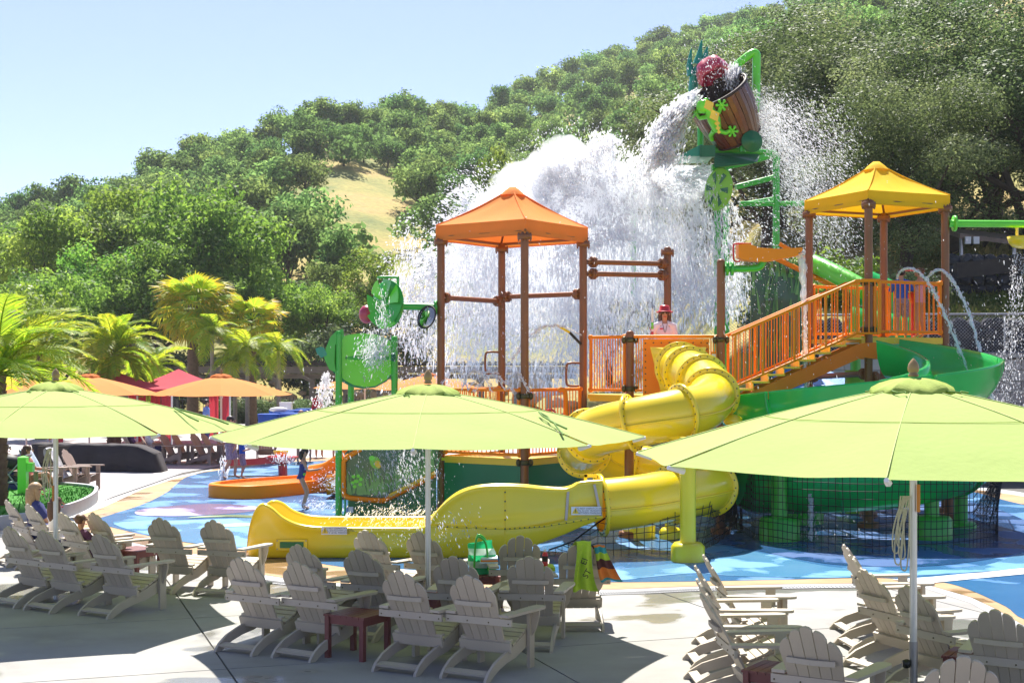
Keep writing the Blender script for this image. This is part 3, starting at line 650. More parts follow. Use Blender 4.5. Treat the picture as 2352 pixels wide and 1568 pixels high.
m.build('bolts', 'bolt', pn)['kind'] = 'stuff'
for z in (2.62, 3.62): collar(t2, (-.017, -.2), z); collar(t2, (C2[0]-T2.x, C2[1]-T2.y), z)
MB().box(w2(4.11, 29.0, 3.1), (.12, .02, .55)).build('rules_notice', 'orange', t2); MB().box(w2(4.11, 28.985, 3.25), (.08, .01, .16)).build('rules_notice', 'decal_white', t2)
MB().bar(w2(1.65, 30.0, 2.42), w2(2.36, 29.36, 2.42), .06, .14).build('deck_trim', 'yellow_plate', t2)
for z in (5.05, 5.3): 
    crossbar(t2, w2(1.6, 30.28, z), w2(3.41, 31.1, z+.02), .055)
# shade poles behind in the spray
for (x, Y, y0) in ((1455, 36, 470), (1490, 37, 500)):
    pass
# ---- staircase
st = thing('staircase', 'orange open staircase with yellow treads leading up to the yellow canopy', 'staircase', (4.35, 29, 0)); S0 = Vector(st.location)
bx0, bx1, zb, zt = 4.42, 7.0, 2.5, 3.68; NT = 8; W_ = .95; yN, yF = 28.62, 28.62+W_
def ws(x, y, z): return V(x-S0.x, y-S0.y, z)
for y in (yN, yF):
    m = MB(); o_ = [ws(bx0, y, zb-.12), ws(bx0+.17, y, zb-.34), ws(bx1+.05, y, zt-.42), ws(bx1+.35, y, zt-.46), ws(bx1+.35, y, zt-.12), ws(bx1, y, zt-.14)]
    n = len(o_); m.add(o_+[p+V(0, .05, 0) for p in o_], [tuple(range(n)), tuple(range(n, 2*n))[::-1]]+[(i, n+i, n+(i+1) % n, (i+1) % n) for i in range(n)])
    for k in range(5): m.ball(ws(bx0+.4+k*.5, y-.01, zb+.06+k*.228), .022, 6, 4)
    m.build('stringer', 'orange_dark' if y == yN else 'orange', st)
for i in range(NT):
    x = bx0+.1+(bx1-bx0-.1)*(i+.5)/NT; z = zb+(zt-zb)*(i+1)/NT-.04
    m = MB(); m.box(ws(x+.03, yN+W_/2+.025, z), (.36, W_-.06, .04)); m.box(ws(x+.19, yN+W_/2+.025, z+.082), (.014, W_-.06, .135)); m.build('tread', 'yellow_plate', st)
def stair_rail(y, h0, n):
    a, b = V(bx0-.0, y, zb+.08), V(bx1-.05, y, zt+.0); u = V(0, 0, 1); m = MB()
    top = [a+u*1.12, b+u*1.12+V(.0, 0, 0), b+V(.38, 0, 1.12), b+V(.45, 0, 1.02), b+V(.45, 0, .06)]
    m.tube([ws(*p) for p in catmull([top[0], top[1]], 2)]+[ws(*p) for p in catmull(top[1:], 4)][1:], .034, 8); m.tube([ws(*(a+u*.06)), ws(*(b+u*.06)), ws(*(b+V(.45, 0, .06)))], .026, 8)
    for t in (0.03, .25, .5, .75, 1.0): m.tube([ws(*(a+(b-a)*t+u*.06)), ws(*(a+(b-a)*t+u*1.12))], .03, 6)
    o = m.build('handrail', 'orange', st); pk = MB().tube([V(0, 0, .06), V(0, 0, 1.12)], .012, 6, False).mesh('picket', 'orange')
    for i in range(n): p = a+(b-a)*(i+.5)/n; link('picket', pk, o, ws(*p))
    for i in range(3): link('picket', pk, o, ws(b.x+.12+.12*i, b.y, b.z))
stair_rail(yN+.02, 1, 22); stair_rail(yF+.02, 1, 22)
# ---- tower 3: yellow canopy
t3 = thing('shade_tower', 'brown four-post play tower under the yellow pyramid canopy', 'play tower', (7.27, 29, 0)); T3 = Vector(t3.location)
f3, l3, r3, b3 = (7.27, 29.0), (6.44, 30.83), (9.08, 29.81), (8.27, 31.64)
def L3(p): return (p[0]-T3.x, p[1]-T3.y)
def w3(p, z): return V(p[0]-T3.x, p[1]-T3.y, z)
for p in (f3, l3, r3, b3): post(t3, L3(p), 0, 6.42, .083)
c4 = [L3(p) for p in (f3, l3, b3, r3)]; cc = sum((V(*p, 0) for p in c4), V(0, 0, 0))/4
canopy(t3, [tuple(cc.xy+(Vector(p)-cc.xy)*1.07) for p in c4], 6.66, 6.38, 7.42, 'canopy_yellow')
zE = 3.67; m = MB(); m.prism([L3(p) for p in (f3, r3, b3, l3)], .09, Matrix.Translation((0, 0, zE-.1))); m.build('deck', 'yellow_plate', t3)
for a, b, n in ((f3, r3, 14), (r3, b3, 12), (b3, l3, 8)):
    d = (Vector(b)-Vector(a)).normalized()*.13; railing(t3, w3(Vector(a)+d, zE), w3(Vector(b)-d, zE), 1.14, n)
MB().bar(w3((7.1, 28.96), zE-.06), w3((8.98, 29.72), zE-.06), .06, .13).build('deck_trim', 'yellow_plate', t3)
for z in (zE+.15, zE+1.12): collar(t3, L3(f3), z)
for a, b in ((l3, f3), (f3, r3)): crossbar(t3, w3(a, 2.85), w3(b, 2.93), .06)
# pipe to the right with the yellow bucket
cp = MB(); cp.tube([w3(r3, 6.07)+V(.08, 0, 0), V(3.9, .75, 6.05), V(4.1, .75, 6.0)], .075, 12); cp.lathe([(.075, 0), (.17, 0), (.17, .05), (.075, .05)], w3(r3, 6.07)+V(.17, 0, 0), 14, V(1, 0, 0)); cp.build('water_pipe', 'green_bright', t3)
m = MB(); m.lathe([(.02, 0), (.2, .04), (.28, .14), (.31, .26), (.29, .26), (.2, .1), (0, .06)], P(2348, 572, 29.8)-V(T3.x, T3.y, 0), 18); m.tube([P(2336, 520, 29.8)-V(T3.x, T3.y, 0), P(2336, 560, 29.8)-V(T3.x, T3.y, 0)], .03, 6); m.build('tipping_bucket', 'yellow', t3)
# red spray gun on the deck
m = MB(); b_ = V(8.55-T3.x, 30.3-T3.y, zE); m.tube([b_, b_+V(0, 0, .75)], .05, 8); m.lathe([(.05, .75), (.16, .95), (.17, .98), (.03, .9)], b_, 12); m.build('water_cannon', 'red', t3)
m = MB(); m.tube(catmull([b_+V(-.28, .1, 1.0), b_+V(-.28, .1, 1.42), b_+V(-.2, .1, 1.46), b_+V(.15, .1, 1.46), b_+V(.2, .1, 1.4), b_+V(.2, .1, 1.2)], 4), .025, 6); m.build('pull_frame', 'red', t3)
# hook pipe with the orange trough on the middle post
m = MB(); c0 = V(C2[0], C2[1], z_at(617, 29)); pts = [c0+V(.08, 0, 0), c0+V(.55, 0, 0), c0+V(.78, 0, .03), c0+V(.86, 0, .15), c0+V(.86, 0, .22)]
ot = thing('dump_trough', 'orange tipping trough on a green pipe pouring a thin stream', 'water trough', (C2[0], C2[1], 0)); q0 = Vector(ot.location)
m.tube([p-q0 for p in catmull(pts, 5)], .075, 10); m.lathe([(.075, 0), (.15, 0), (.15, .05), (.075, .05)], c0+V(.1, 0, 0)-q0, 14, V(1, 0, 0)); m.lathe([(.075, 0), (.15, 0), (.15, .05), (.075, .05)], c0+V(.2, 0, 0)-q0, 14, V(1, 0, 0)); m.build('pipe', 'green', ot)
tc_ = P(1750, 580, 29)-q0; m = MB(); hull = [(-.5, -.1), (-.42, -.16), (.05, -.2), (.45, -.12), (.78, -.06), (.8, .09), (.3, .06), (-.1, .09), (-.3, .17), (-.5, .15)]
m.prism(hull[::-1], .34, Matrix(((1, 0, 0, tc_.x), (0, 0, 1, tc_.y-.17), (0, 1, 0, tc_.z), (0, 0, 0, 1)))); m.build('trough', 'orange', ot)
MB().tube(catmull([P(1700, 600, 29)-q0, P(1686, 598, 29)-q0, P(1685, 565, 29)-q0, P(1690, 560, 29)-q0, P(1725, 560, 29)-q0], 3), .02, 6).build('pull_handle', 'red', ot)
# ---- yellow tube slide
ts = thing('tube_slide', 'yellow spiral tube slide ending in a long run-out trough', 'water slide', P(1580, 1290, 22.3).xy.to_3d()); O = Vector(ts.location)
ctl = [(1557, 838, 29.0), (1566, 846, 28.0), (1600, 865, 27.0), (1634, 900, 25.9), (1612, 935, 24.9), (1543, 953, 24.5), (1450, 972, 24.6), (1375, 990, 25.0), (1338, 1020, 25.8), (1362, 1050, 26.8), (1450, 1070, 27.3), (1545, 1085, 26.9), (1625, 1100, 25.8), (1628, 1118, 24.5), (1560, 1133, 23.7), (1470, 1150, 23.3), (1375, 1160, 23.15)]
path = catmull([P(*c)-O for c in ctl], 10); RT = .43
JO = [0, 8, 15, 23, 32, 47, 60, 74, 85, 100, 118, 130, 142, 160]
for a, b in zip(JO[:-1], JO[1:]):
    m = MB(); m.tube(path[a:b+1], RT, 28, False); m.build('tube_section', 'yellow', ts)
def at(i): 
    i = min(max(i, 1), len(path)-2); return path[i], (path[i+1]-path[i-1]).normalized()
for i in JO[1:-1]+[159]:
    p, d = at(i); x, y = frame(d); m = MB(); m.lathe([(RT, -.03), (RT+.085, -.03), (RT+.085, .03), (RT, .03)], p, 32, d)
    fl = m.build('flange', 'yellow', ts); m = MB()
    for k in range(22):
        t = k*2*math.pi/22; q = p+(x*math.cos(t)+y*math.sin(t))*(RT+.045); m.ball(q-d*.035, .014, 5, 3); m.ball(q+d*.035, .014, 5, 3)
    m.build('bolts', 'bolt', fl)['kind'] = 'stuff'
for sgn in (1, -1):
    for i in range(3, len(ctl)-1):
        a = i*10; pts = []
        for j in range(a, a+11):
            p, d = at(j); x, y = frame(d); pts.append(p+x*sgn*(RT+.012)-y*.05)
        MB().tube(pts, .02, 5).build('joint_strip', 'yellow', ts)
m = MB(); m.add([P(1493, 797, 28.98)-O, P(1622, 797, 28.9)-O, P(1600, 910, 28.9)-O, P(1520, 910, 28.98)-O], [(0, 1, 2, 3)]); m.build('entry_plate', 'yellow', ts)
# entry hood flaring from the plate into the tube
hp = [P(1495, 799, 28.9)-O, P(1612, 799, 28.85)-O, P(1606, 905, 28.85)-O, P(1520, 905, 28.9)-O]; p, d = at(8); x, y = frame(d); ring = []; sq = []
for k in range(24):
    t = 2*math.pi*k/24+math.pi/4; ring.append(p+(x*math.cos(t)+y*math.sin(t))*RT)
cs = [1, 0, 3, 2]; cen = sum(hp, V(0, 0, 0))/4
for k in range(24):
    q = ring[k]-p; dirx, dirz = (q.dot(x)), q.dot(y); mxx = max(abs(dirx), abs(dirz)); u_, v_ = dirx/mxx, dirz/mxx
    e = (hp[0]*(1-u_)/2+hp[1]*(1+u_)/2)*(1+v_)/2+(hp[3]*(1-u_)/2+hp[2]*(1+u_)/2)*(1-v_)/2; sq.append(e)
m = MB(); vs = []
for f in (0, .33, .66, 1): vs += [a*(1-f)+b*f for a, b in zip(sq, ring)]
m.add(vs, [(r_*24+k, r_*24+(k+1) % 24, (r_+1)*24+(k+1) % 24, (r_+1)*24+k) for r_ in range(3) for k in range(24)], 0, True); m.build('entry_hood', 'yellow', ts)
# support columns
def column(root, px, py, Y, z1, r, mat, base_r, base_h, off=None):
    p = P(px, py, Y); p.z = 0; p -= Vector((root.location.x, root.location.y, 0)); m = MB(); m.tube([p+V(0, 0, base_h-.01), p+V(0, 0, z1)], r, 18); m.build('column', mat, root)
    m = MB(); m.lathe([(base_r, 0), (base_r, base_h-.06), (base_r-.05, base_h), (r, base_h)], p, 22); m.build('column_base', mat, root)
column(ts, 1580, 1290, 22.3, 1.95, .125, 'yellow_pole', .265, .30)
column(ts, 1467, 1240, 25.6, .95, .12, 'yellow_pole', .30, .50)
column(ts, 1540, 1240, 25.3, 1.0, .10, 'yellow_pole', .2, .20)
def brown_post(root, px, py, Y, z1, r=.1):
    p = P(px, py, Y); p.z = 0; p -= Vector((root.location.x, root.location.y, 0)); post(root, (p.x, p.y), 0, z1, r, cap=False, flange=False)
# arm from the column to the tube
MB().bar(P(1580, 1062, 22.3)-O, P(1590, 1010, 24.2)-O, .18, .14).build('saddle', 'yellow_pole', ts)
m = MB(); m.ball(P(1683, 965, 25.6)-O, (.18, .18, .11), 12, 8); m.build('end_cap', 'yellow', ts)
brown_post(ts, 1445, 1248, 25.5, 2.0, .085); brown_post(ts, 1655, 1240, 26, 2.0, .085)
# bracket on the joint between tube and run-out
m = MB()
for a, b in (((1342, 1092), (1380, 1092)), ((1345, 1105), (1345, 1088)), ((1378, 1105), (1378, 1088))): m.bar(P(*a, 23.1)-O, P(*b, 23.1)-O, .04, .05)
m.build('bracket', 'yellow', ts)
# run-out trough: near wall, far wall, floor, nose
sec = [  # px, near top y, far top y, bottom y, near depth, far depth
 (567, 1262, 1250, 1277, 23.0, 23.3), (572, 1215, 1205, 1279, 22.8, 23.5), (584, 1176, 1166, 1280, 22.7, 23.6), (602, 1158, 1150, 1281, 22.65, 23.65), (625, 1168, 1155, 1281, 22.6, 23.7), (650, 1189, 1172, 1281, 22.6, 23.7), (690, 1206, 1184, 1281, 22.6, 23.7), (750, 1212, 1187, 1281, 22.6, 23.7), (850, 1213, 1187, 1281, 22.6, 23.7), (960, 1213, 1187, 1281, 22.6, 23.7), (984, 1203, 1183, 1281, 22.6, 23.7), (1000, 1180, 1168, 1281, 22.6, 23.7), (1020, 1158, 1148, 1281, 22.6, 23.7), (1050, 1136, 1128, 1281, 22.6, 23.7), (1090, 1121, 1116, 1280, 22.6, 23.7), (1140, 1116, 1112, 1278, 22.6, 23.7), (1200, 1118, 1113, 1264, 22.6, 23.7), (1250, 1123, 1118, 1245, 22.65, 23.7), (1295, 1124, 1120, 1228, 22.68, 23.65), (1318, 1117, 1115, 1218, 22.7, 23.6), (1334, 1108, 1108, 1211, 22.72, 23.57), (1384, 1104, 1104, 1192, 22.74, 23.55)]
def resample(rows, k=4):
    vs = catmull([Vector((r[0], r[1], r[2])) for r in rows], k); ws_ = catmull([Vector((r[3], r[4], r[5])) for r in rows], k)
    return [(*a, *b) for a, b in zip(vs, ws_)]
rows = resample(sec, 4); m = MB(); vs = []; NS = 0
for (x, yn, yf, yb, dn, df) in rows:
    nt_, ft_ = P(x, yn, dn)-O, P(x, yf, df)-O; nb = P(x, yb, dn)-O; zb_ = max(nb.z, .012); th = .09
    xs = nt_.x; pr_ = [V(xs, nt_.y+.05, zb_), V(xs, nt_.y-.0, zb_+.05), V(xs, nt_.y+.01, (zb_+nt_.z)/2), V(xs, nt_.y, nt_.z-.06), V(xs, nt_.y-.035, nt_.z-.03), V(xs, nt_.y-.03, nt_.z), V(xs, nt_.y+.03, nt_.z+.025), V(xs, nt_.y+th, nt_.z+.005), V(xs, nt_.y+th+.02, nt_.z-.05),
        V(xs, nt_.y+th+.06, zb_+.16), V(xs, nt_.y+th+.18, zb_+.09), V(xs, ft_.y-th-.18, zb_+.09), V(xs, ft_.y-th-.06, zb_+.16), V(xs, ft_.y-th, ft_.z-.05), V(xs, ft_.y-th+.02, ft_.z+.005), V(xs, ft_.y-.03, ft_.z+.02), V(xs, ft_.y+.03, ft_.z), V(xs, ft_.y+.03, ft_.z-.05), V(xs, ft_.y, zb_)]
    NS = len(pr_); vs += pr_
m.add(vs, [(i*NS+k, (i+1)*NS+k, (i+1)*NS+k+1, i*NS+k+1) for i in range(len(rows)-1) for k in range(NS-1)], 0, True)
m.add(vs[:NS], [tuple(range(NS))], 0); ro = m.build('run_out', 'yellow', ts)
# seams on the run-out: level joint with bolts, upright joint, silver strips
m = MB(); jm = MB()
for a, b in (((984, 1207), (1160, 1214)), ((1160, 1214), (1250, 1208)), ((1250, 1208), (1385, 1186))):
    for k in range(8):
        t0, t1_ = k/8, (k+1)/8; p0 = P(a[0]+(b[0]-a[0])*t0, a[1]+(b[1]-a[1])*t0, 22.6)-O; p1 = P(a[0]+(b[0]-a[0])*t1_, a[1]+(b[1]-a[1])*t1_, 22.6)-O
        jm.tube([p0+V(0, -.0, 0), p1], .018, 5); m.ball(p0+V(0, -.03, 0), .014, 5, 3)
for k in range(5): m.ball(P(1160, 1130+k*21, 22.59)-O, .016, 5, 3)
jm.tube([P(1160, 1120, 22.6)-O, P(1160, 1278, 22.6)-O], .012, 5); jm.build('joint_strip', 'yellow', ro); m.build('bolts', 'bolt', ro)['kind'] = 'stuff'
for a, b in (((1305, 1128), (1300, 1194)), ((1365, 1112), (1380, 1184))): MB().bar(P(*a, 22.69)-O, P(*b, 22.69)-O, .04, .045, up=V(0, 1, 0)).build('metal_strip', 'steel', ro)
def win(px0, py0, px1, py1, Y):
    a, b = P(px0, py0, Y)-O, P(px1, py1, Y)-O; c = (a+b)/2; w, h = abs(b.x-a.x), abs(a.z-b.z)
    return c, w, h
c, w, h = win(634, 1238, 706, 1263, 22.585); fr = MB().box(c, (w, .03, h)).build('window_frame', 'yellow', ro)
c2, w2_, h2 = win(643, 1244, 697, 1258, 22.56); MB().box(c2, (w2_, .012, h2)).build('window_pane', 'green_wall', ro)
for sx in (-1, 1):
    for sz in (-1, 1): MB().ball(c+V(sx*w*.46, -.016, sz*h*.38), .012, 5, 3).build('bolt', 'steel', fr)
def decal(px0, py0, px1, py1, Y, lines):
    c, w, h = win(px0, py0, px1, py1, Y); b = MB().box(c, (w, .006, h)).build('warning_decal', 'decal_white', ro)
    M = Matrix.Translation(c+V(.065, -.0045, 0)) @ Matrix.Rotation(R(90), 4, 'X'); text('\n'.join(lines), h*.30, 'decal_black', b, M)
    t = MB(); t.prism([(-.055, -.045), (.055, -.045), (0, .05)], .003, Matrix.Translation(c+V(-w*.36, -.0032, 0)) @ Matrix.Rotation(R(90), 4, 'X')); t.build('hazard_triangle', 'decal_yellow', b)
    t = MB(); t.box(c+V(-w*.36, -.0075, .004), (.012, .002, .04)); t.box(c+V(-w*.36, -.0075, -.028), (.012, .002, .011)); t.build('exclamation_mark', 'decal_black', b)
decal(738, 1209, 797, 1227, 22.565, ['DO NOT DISPATCH RIDER', 'UNTIL SHUTDOWN LANE FILL', 'TO LEVEL MARKINGS']); decal(1312, 1163, 1381, 1182, 22.66, ['DO NOT DISPATCH RIDER', 'UNTIL FLOW TRANSITION IS', 'BETWEEN MARKINGS'])
m = MB(); m.add([P(617, 1172, 23.55)-O, P(627, 1178, 23.5)-O, P(632, 1196, 23.5)-O, P(622, 1192, 23.55)-O], [(0, 1, 2, 3)]); m.build('drain_opening', 'steel', ro)
# ---- green open flume (spiral)
gf = thing('flume_slide', 'green open spiral flume on stubby green columns behind the black net', 'water slide', (6.5, 27, 0)); GO = Vector(gf.location)
cx_, cy_ = 6.55, 27.0; rad = 1.95
def zf(a): # a: degrees turned from the right end, negative towards the camera
    xs = [140, 90, 0, -90, -180, -270, -360, -450, -540]; zs = [3.6, 3.2, 2.62, 2.2, 1.80, 1.42, 1.08, .72, .45]
    return float(np.interp(-a, [-x for x in xs], zs))
gp = []
for a in range(58, -531, -6):
    rr = rad if a < 60 else rad+.0
    gp.append((V(cx_+rr*math.cos(R(a)), cy_+rr*math.sin(R(a)), zf(a))-GO, a))
half = [(math.sin(R(t)), -math.cos(R(t))) for t in range(-92, 93, 12)]
def channel(pp, nm, inner, outer):
    m = MB(); vs = []; rs = .62; n = len(half)
    for i, p in enumerate(pp):
        d = (pp[min(i+1, len(pp)-1)]-pp[max(i-1, 0)]).normalized(); x = d.cross(V(0, 0, 1)).normalized(); y = V(0, 0, 1)
        c = p+y*rs
        vs += [c+x*u*rs+y*v*rs*1.12 for u, v in half]+[c+x*half[-1][0]*(rs+.07)+y*half[-1][1]*rs*1.12+y*.0]+[c+x*u*(rs+.05)+y*v*(rs+.05)*1.1-y*.05 for u, v in half[::-1]]+[c+x*half[0][0]*(rs+.07)+y*half[0][1]*rs*1.12]
    k = 2*n+2
    for i in range(len(pp)-1):
        for j in range(k): m.add([], [])
    o = len(m.v); m.v += [tuple(v) for v in vs]
    for i in range(len(pp)-1):
        for j in range(k):
            m.f.append((i*k+j, i*k+(j+1) % k, (i+1)*k+(j+1) % k, (i+1)*k+j)); m.m.append(0 if j < n-1 else 1); m.s.append(True)
    m.add(vs[:k], [tuple(range(k))], 1); m.add(vs[-k:], [tuple(range(k))[::-1]], 1)
    return m.build(nm, [inner, outer], gf)
pts_ = [p for p, a in gp]; stp = 11
for i in range(0, len(pts_)-1, stp):
    if i+1 < len(pts_): channel(pts_[i:i+stp+1], 'flume_section', 'green_flume_in', 'green_flume')
for i in range(stp, len(pts_)-1, stp):
    p = pts_[i]; d = (pts_[i+1]-pts_[i-1]).normalized(); x = d.cross(V(0, 0, 1)).normalized(); c = p+V(0, 0, .62)
    MB().tube([c+x*u*.72+V(0, 0, v*.76-.02) for u, v in half], .035, 6).build('flange', 'green_flume', gf)
for px, py, Y, z1, r, br, bh in ((1790, 1243, 25.0, 1.5, .14, .36, .42), (1842, 1205, 27.8, 1.6, .18, .42, .40), (2140, 1238, 25.2, 1.2, .13, .36, .42), (2207, 1212, 27.1, 1.2, .13, .30, .12)):
    column(gf, px, py, Y, z1, r, 'green', br, bh); p = P(px, py, Y); MB().tube([V(p.x-GO.x, p.y-GO.y, z1-.12), V(p.x-GO.x, p.y-GO.y, z1-.02)], .2, 14).build('saddle', 'green', gf)
brown_post(gf, 1995, 1210, 27, 1.6, .095); brown_post(gf, 2180, 1200, 28.6, 1.6, .095)
column(gf, 1965, 1100, 29.9, 3.0, .22, 'lime_paint', .4, .3)
# upper green chute behind the stairs up to the back platform
uc = thing('chute', 'green slide chute coming down behind the orange staircase', 'water slide', P(1930, 1100, 33).xy.to_3d()); UO = Vector(uc.location)
MB().tube(catmull([P(1868, 605, 34)-UO, P(1900, 620, 33.5)-UO, P(1945, 643, 33)-UO, P(1990, 668, 32.6)-UO], 5), .22, 14).build('rim', 'green_bright', uc)
MB().tube(catmull([P(1985, 660, 33)-UO, P(2060, 700, 32.8)-UO, P(2080, 760, 32.4)-UO, P(2010, 755, 32.2)-UO, P(1950, 745, 32.3)-UO], 6), .42, 16).build('trough', 'green_flume_in', uc)
MB().tube([P(1965, 640, 32.9)-UO, V(P(1965, 640, 32.9).x-UO.x, P(1965, 640, 32.9).y-UO.y, 0)], .12, 12).build('column', 'green', uc)
# blue slide glimpsed under the staircase
bs = thing('blue_slide', 'blue slide glimpsed below the orange staircase', 'water slide', P(1850, 1080, 33).xy.to_3d()); BO = Vector(bs.location)
m = MB(); q = [P(1790, 880, 33)-BO, P(1895, 870, 33)-BO, P(1980, 905, 32)-BO, P(1790, 925, 32)-BO]; m.add(q+[p+V(0, .8, .3) for p in q], [(0, 1, 2, 3), (4, 7, 6, 5), (0, 4, 5, 1), (1, 5, 6, 2), (2, 6, 7, 3), (3, 7, 4, 0)]); m.build('chute_wall', 'blue_paint', bs)
MB().tube([P(1860, 900, 33)-BO, V(P(1860, 900, 33).x-BO.x, P(1860, 900, 33).y-BO.y, 0)], .15, 10).build('column', 'green', bs)
m = MB(); m.tube(catmull([P(1800, 915, 31.8)-BO, P(1840, 895, 31.6)-BO, P(1895, 890, 31.4)-BO], 5), .07, 8); m.build('rim', 'blue_paint', bs)
# back mural board seen above the stairs
bm_ = thing('mural_board', 'grass painted board seen between the staircase and the spray', 'mural panel', P(1780, 1080, 34.5).xy.to_3d()); BMO = Vector(bm_.location)
m = MB(); q = [P(1725, 590, 34.5)-BMO, P(1845, 612, 34.5)-BMO, P(1860, 960, 34.5)-BMO, P(1725, 960, 34.5)-BMO]; m.add(q+[p+V(0, .06, 0) for p in q], [(0, 1, 2, 3), (7, 6, 5, 4), (0, 4, 5, 1), (1, 5, 6, 2), (2, 6, 7, 3), (3, 7, 4, 0)]); m.build('board', 'mural_ground', bm_)
m = MB()
for i in range(70):
    x = random.uniform(1728, 1842); yb = random.choice((640, 680, 720, 800, 860))+random.uniform(-8, 8); h = random.uniform(40, 80); ln = random.uniform(-14, 14); w = random.uniform(3, 6); dY = -.004-.0008*i
    m.add([P(max(1727, min(1842, a)), b, 34.49+dY)-BMO for a, b in ((x-w, yb), (x+ln*.6-w*.4, yb-h*.7), (x+ln, yb-h), (x+ln*.6+w*.4, yb-h*.7), (x+w, yb))], [(0, 1, 2, 3, 4)], i % 3)
m.build('painted_grass', ['blade_dark', 'blade_mid', 'blade_light'], bm_)['kind'] = 'stuff'
MB().tube([P(1775, 590, 33.8)-BMO, P(1920, 660, 33.8)-BMO], .06, 8).build('handrail', 'orange', bm_); MB().tube([P(1790, 560, 33.8)-BMO, P(1940, 640, 33.8)-BMO], .05, 8).build('handrail', 'orange', bm_)

# ================================================================ nets, bucket tower, spray toys
def net(rows, nm, label, cell=.125, rope=.0072):
    """rows: list of (top point, bottom point) along the net; builds cords as real tubes"""
    root = thing(nm, label, 'safety net', (rows[0][1].x, rows[0][1].y, 0)); o = Vector(root.location); m = MB()
    tops = [r[0] for r in rows]; bots = [r[1] for r in rows]; L_ = sum((b-a).length for a, b in zip(bots[:-1], bots[1:])); n = max(4, int(L_/cell)); seg = [0]
    for a, b in zip(bots[:-1], bots[1:]): seg.append(seg[-1]+(b-a).length)
    def at_(t):
        s = t*seg[-1]; i = max(0, min(len(seg)-2, int(np.searchsorted(seg, s))-1)); f = (s-seg[i])/max(1e-6, seg[i+1]-seg[i])
        return tops[i].lerp(tops[i+1], f), bots[i].lerp(bots[i+1], f)
    H = max((a-b).length for a, b in rows); k = max(3, int(H/cell)); grid = []
    for i in range(n+1):
        a, b = at_(i/n); hh = (a-b).length; row = []
        kk = max(1, int(round(hh/cell)))
        for j in range(kk+1):
            p = b.lerp(a, j/kk); w = .02*noise.noise(p*1.7); row.append(p+V(.012*noise.noise(p*3+V(9, 0, 0)), w, .014*noise.noise(p*2.3))-o)
        grid.append(row)
    for row in grid: m.tube(row, rope, 3, False)
    for j in range(k+1):
        run = []
        for row in grid+[[]]:
            if j < len(row): run.append(row[j])
            else:
                if len(run) > 1: m.tube(run, rope, 3, False)
                run = []
    m.build('mesh_cords', 'net', root); m = MB(); m.tube([r[0] for r in grid], .014, 5, False); m.tube([r[-1] for r in grid], .014, 5, False); m.build('border_rope', 'net', root)
    return root
def NR(px, pyt, pyb, Y=None):
    b = G(px, pyb) if Y is None else P(px, pyb, Y); t = P(px, pyt, b.y); return t, b
net([NR(1690, 1080, 1216), NR(1735, 1085, 1242), NR(1860, 1090, 1262), NR(2000, 1095, 1272), NR(2130, 1095, 1266), NR(2230, 1095, 1258), NR(2292, 1098, 1246), (P(2302, 1100, 26.5), G(2285, 1220)), (P(2290, 1090, 29), G(2230, 1180))], 'safety_net', 'black cord safety net standing in front of the green flume')
net([(P(1262, 1262, 23.2), G(1262, 1272)), (P(1320, 1240, 23.3), G(1320, 1278)), (P(1385, 1190, 23.3), G(1385, 1278)), (P(1460, 1175, 23.2), G(1460, 1278)), (P(1550, 1150, 23.2), G(1550, 1276)), (P(1640, 1128, 23.7), G(1612, 1268)), (P(1675, 1105, 24.9), G(1660, 1240)), (P(1690, 1080, 26), G(1690, 1216))], 'safety_net', 'black cord safety net hanging under the lower bend of the yellow slide')
m = MB(); p = G(1690, 1216)
nb = thing('net_bundle', 'gathered black net hanging beside a post between slide and flume', 'safety net', p); mm = MB()
for i in range(16):
    a = random.uniform(-.12, .12); mm.tube([V(a+random.uniform(-.05, .05), random.uniform(-.1, .1), h) for h in (.02, .4, .8, 1.2)], .012, 4)
mm.build('cords', 'net', nb)
# ---- tipping bucket tower
YB = 35.0; bt = thing('bucket_tower', 'tall green pipe tower carrying the tipping barrel', 'bucket tower', P(1710, 1100, YB).xy.to_3d()); TO = Vector(bt.location)
def Q(px, py, d=0): return P(px, py, YB+d)-TO
def gp_(pts, r, name='pipe', mat='green'): return MB().tube(catmull(pts, 4) if len(pts) > 2 else pts, r, 10).build(name, mat, bt)
for px, d in ((1783, 0), (1648, -.2), (1668, 2.0)):
    p = Q(px, 1000, d); z = Q(px, 360, d).z; gp_([V(p.x, p.y, 0), V(p.x, p.y, z)], .085, 'leg')
gp_([Q(1635, 350, -.2), Q(1660, 345, -.2), Q(1760, 352, 0), Q(1780, 356, 0), Q(1784, 372, 0)], .09, 'top_frame'); gp_([Q(1635, 385, -.4), Q(1690, 378, -.3), Q(1770, 357, .0)], .085, 'top_frame')
gp_([Q(1690, 430, -.3), Q(1780, 407, 0)], .07, 'brace'); gp_([Q(1700, 468, -.1), Q(1783, 468, 0), Q(1852, 468, 0)], .065, 'brace'); gp_([Q(1455, 400, .5), Q(1455, 680, .5)], .07, 'leg'); gp_([Q(1700, 470, 1.2), Q(1790, 455, 1.4)], .06, 'brace')
m = MB(); m.add([Q(1640, 352, -.2), Q(1745, 356, -.2), Q(1740, 372, -.9), Q(1640, 384, -.9)], [(0, 1, 2, 3)]); m.build('platform', 'dark_green', bt)
for i in range(8):
    f = i/7; MB().bar(Q(1641, 354+f*29, -.25-f*.6), Q(1744-f*12, 357+f*16, -.25-f*.6), .05, .05).build('platform_rib', 'dark_green', bt)
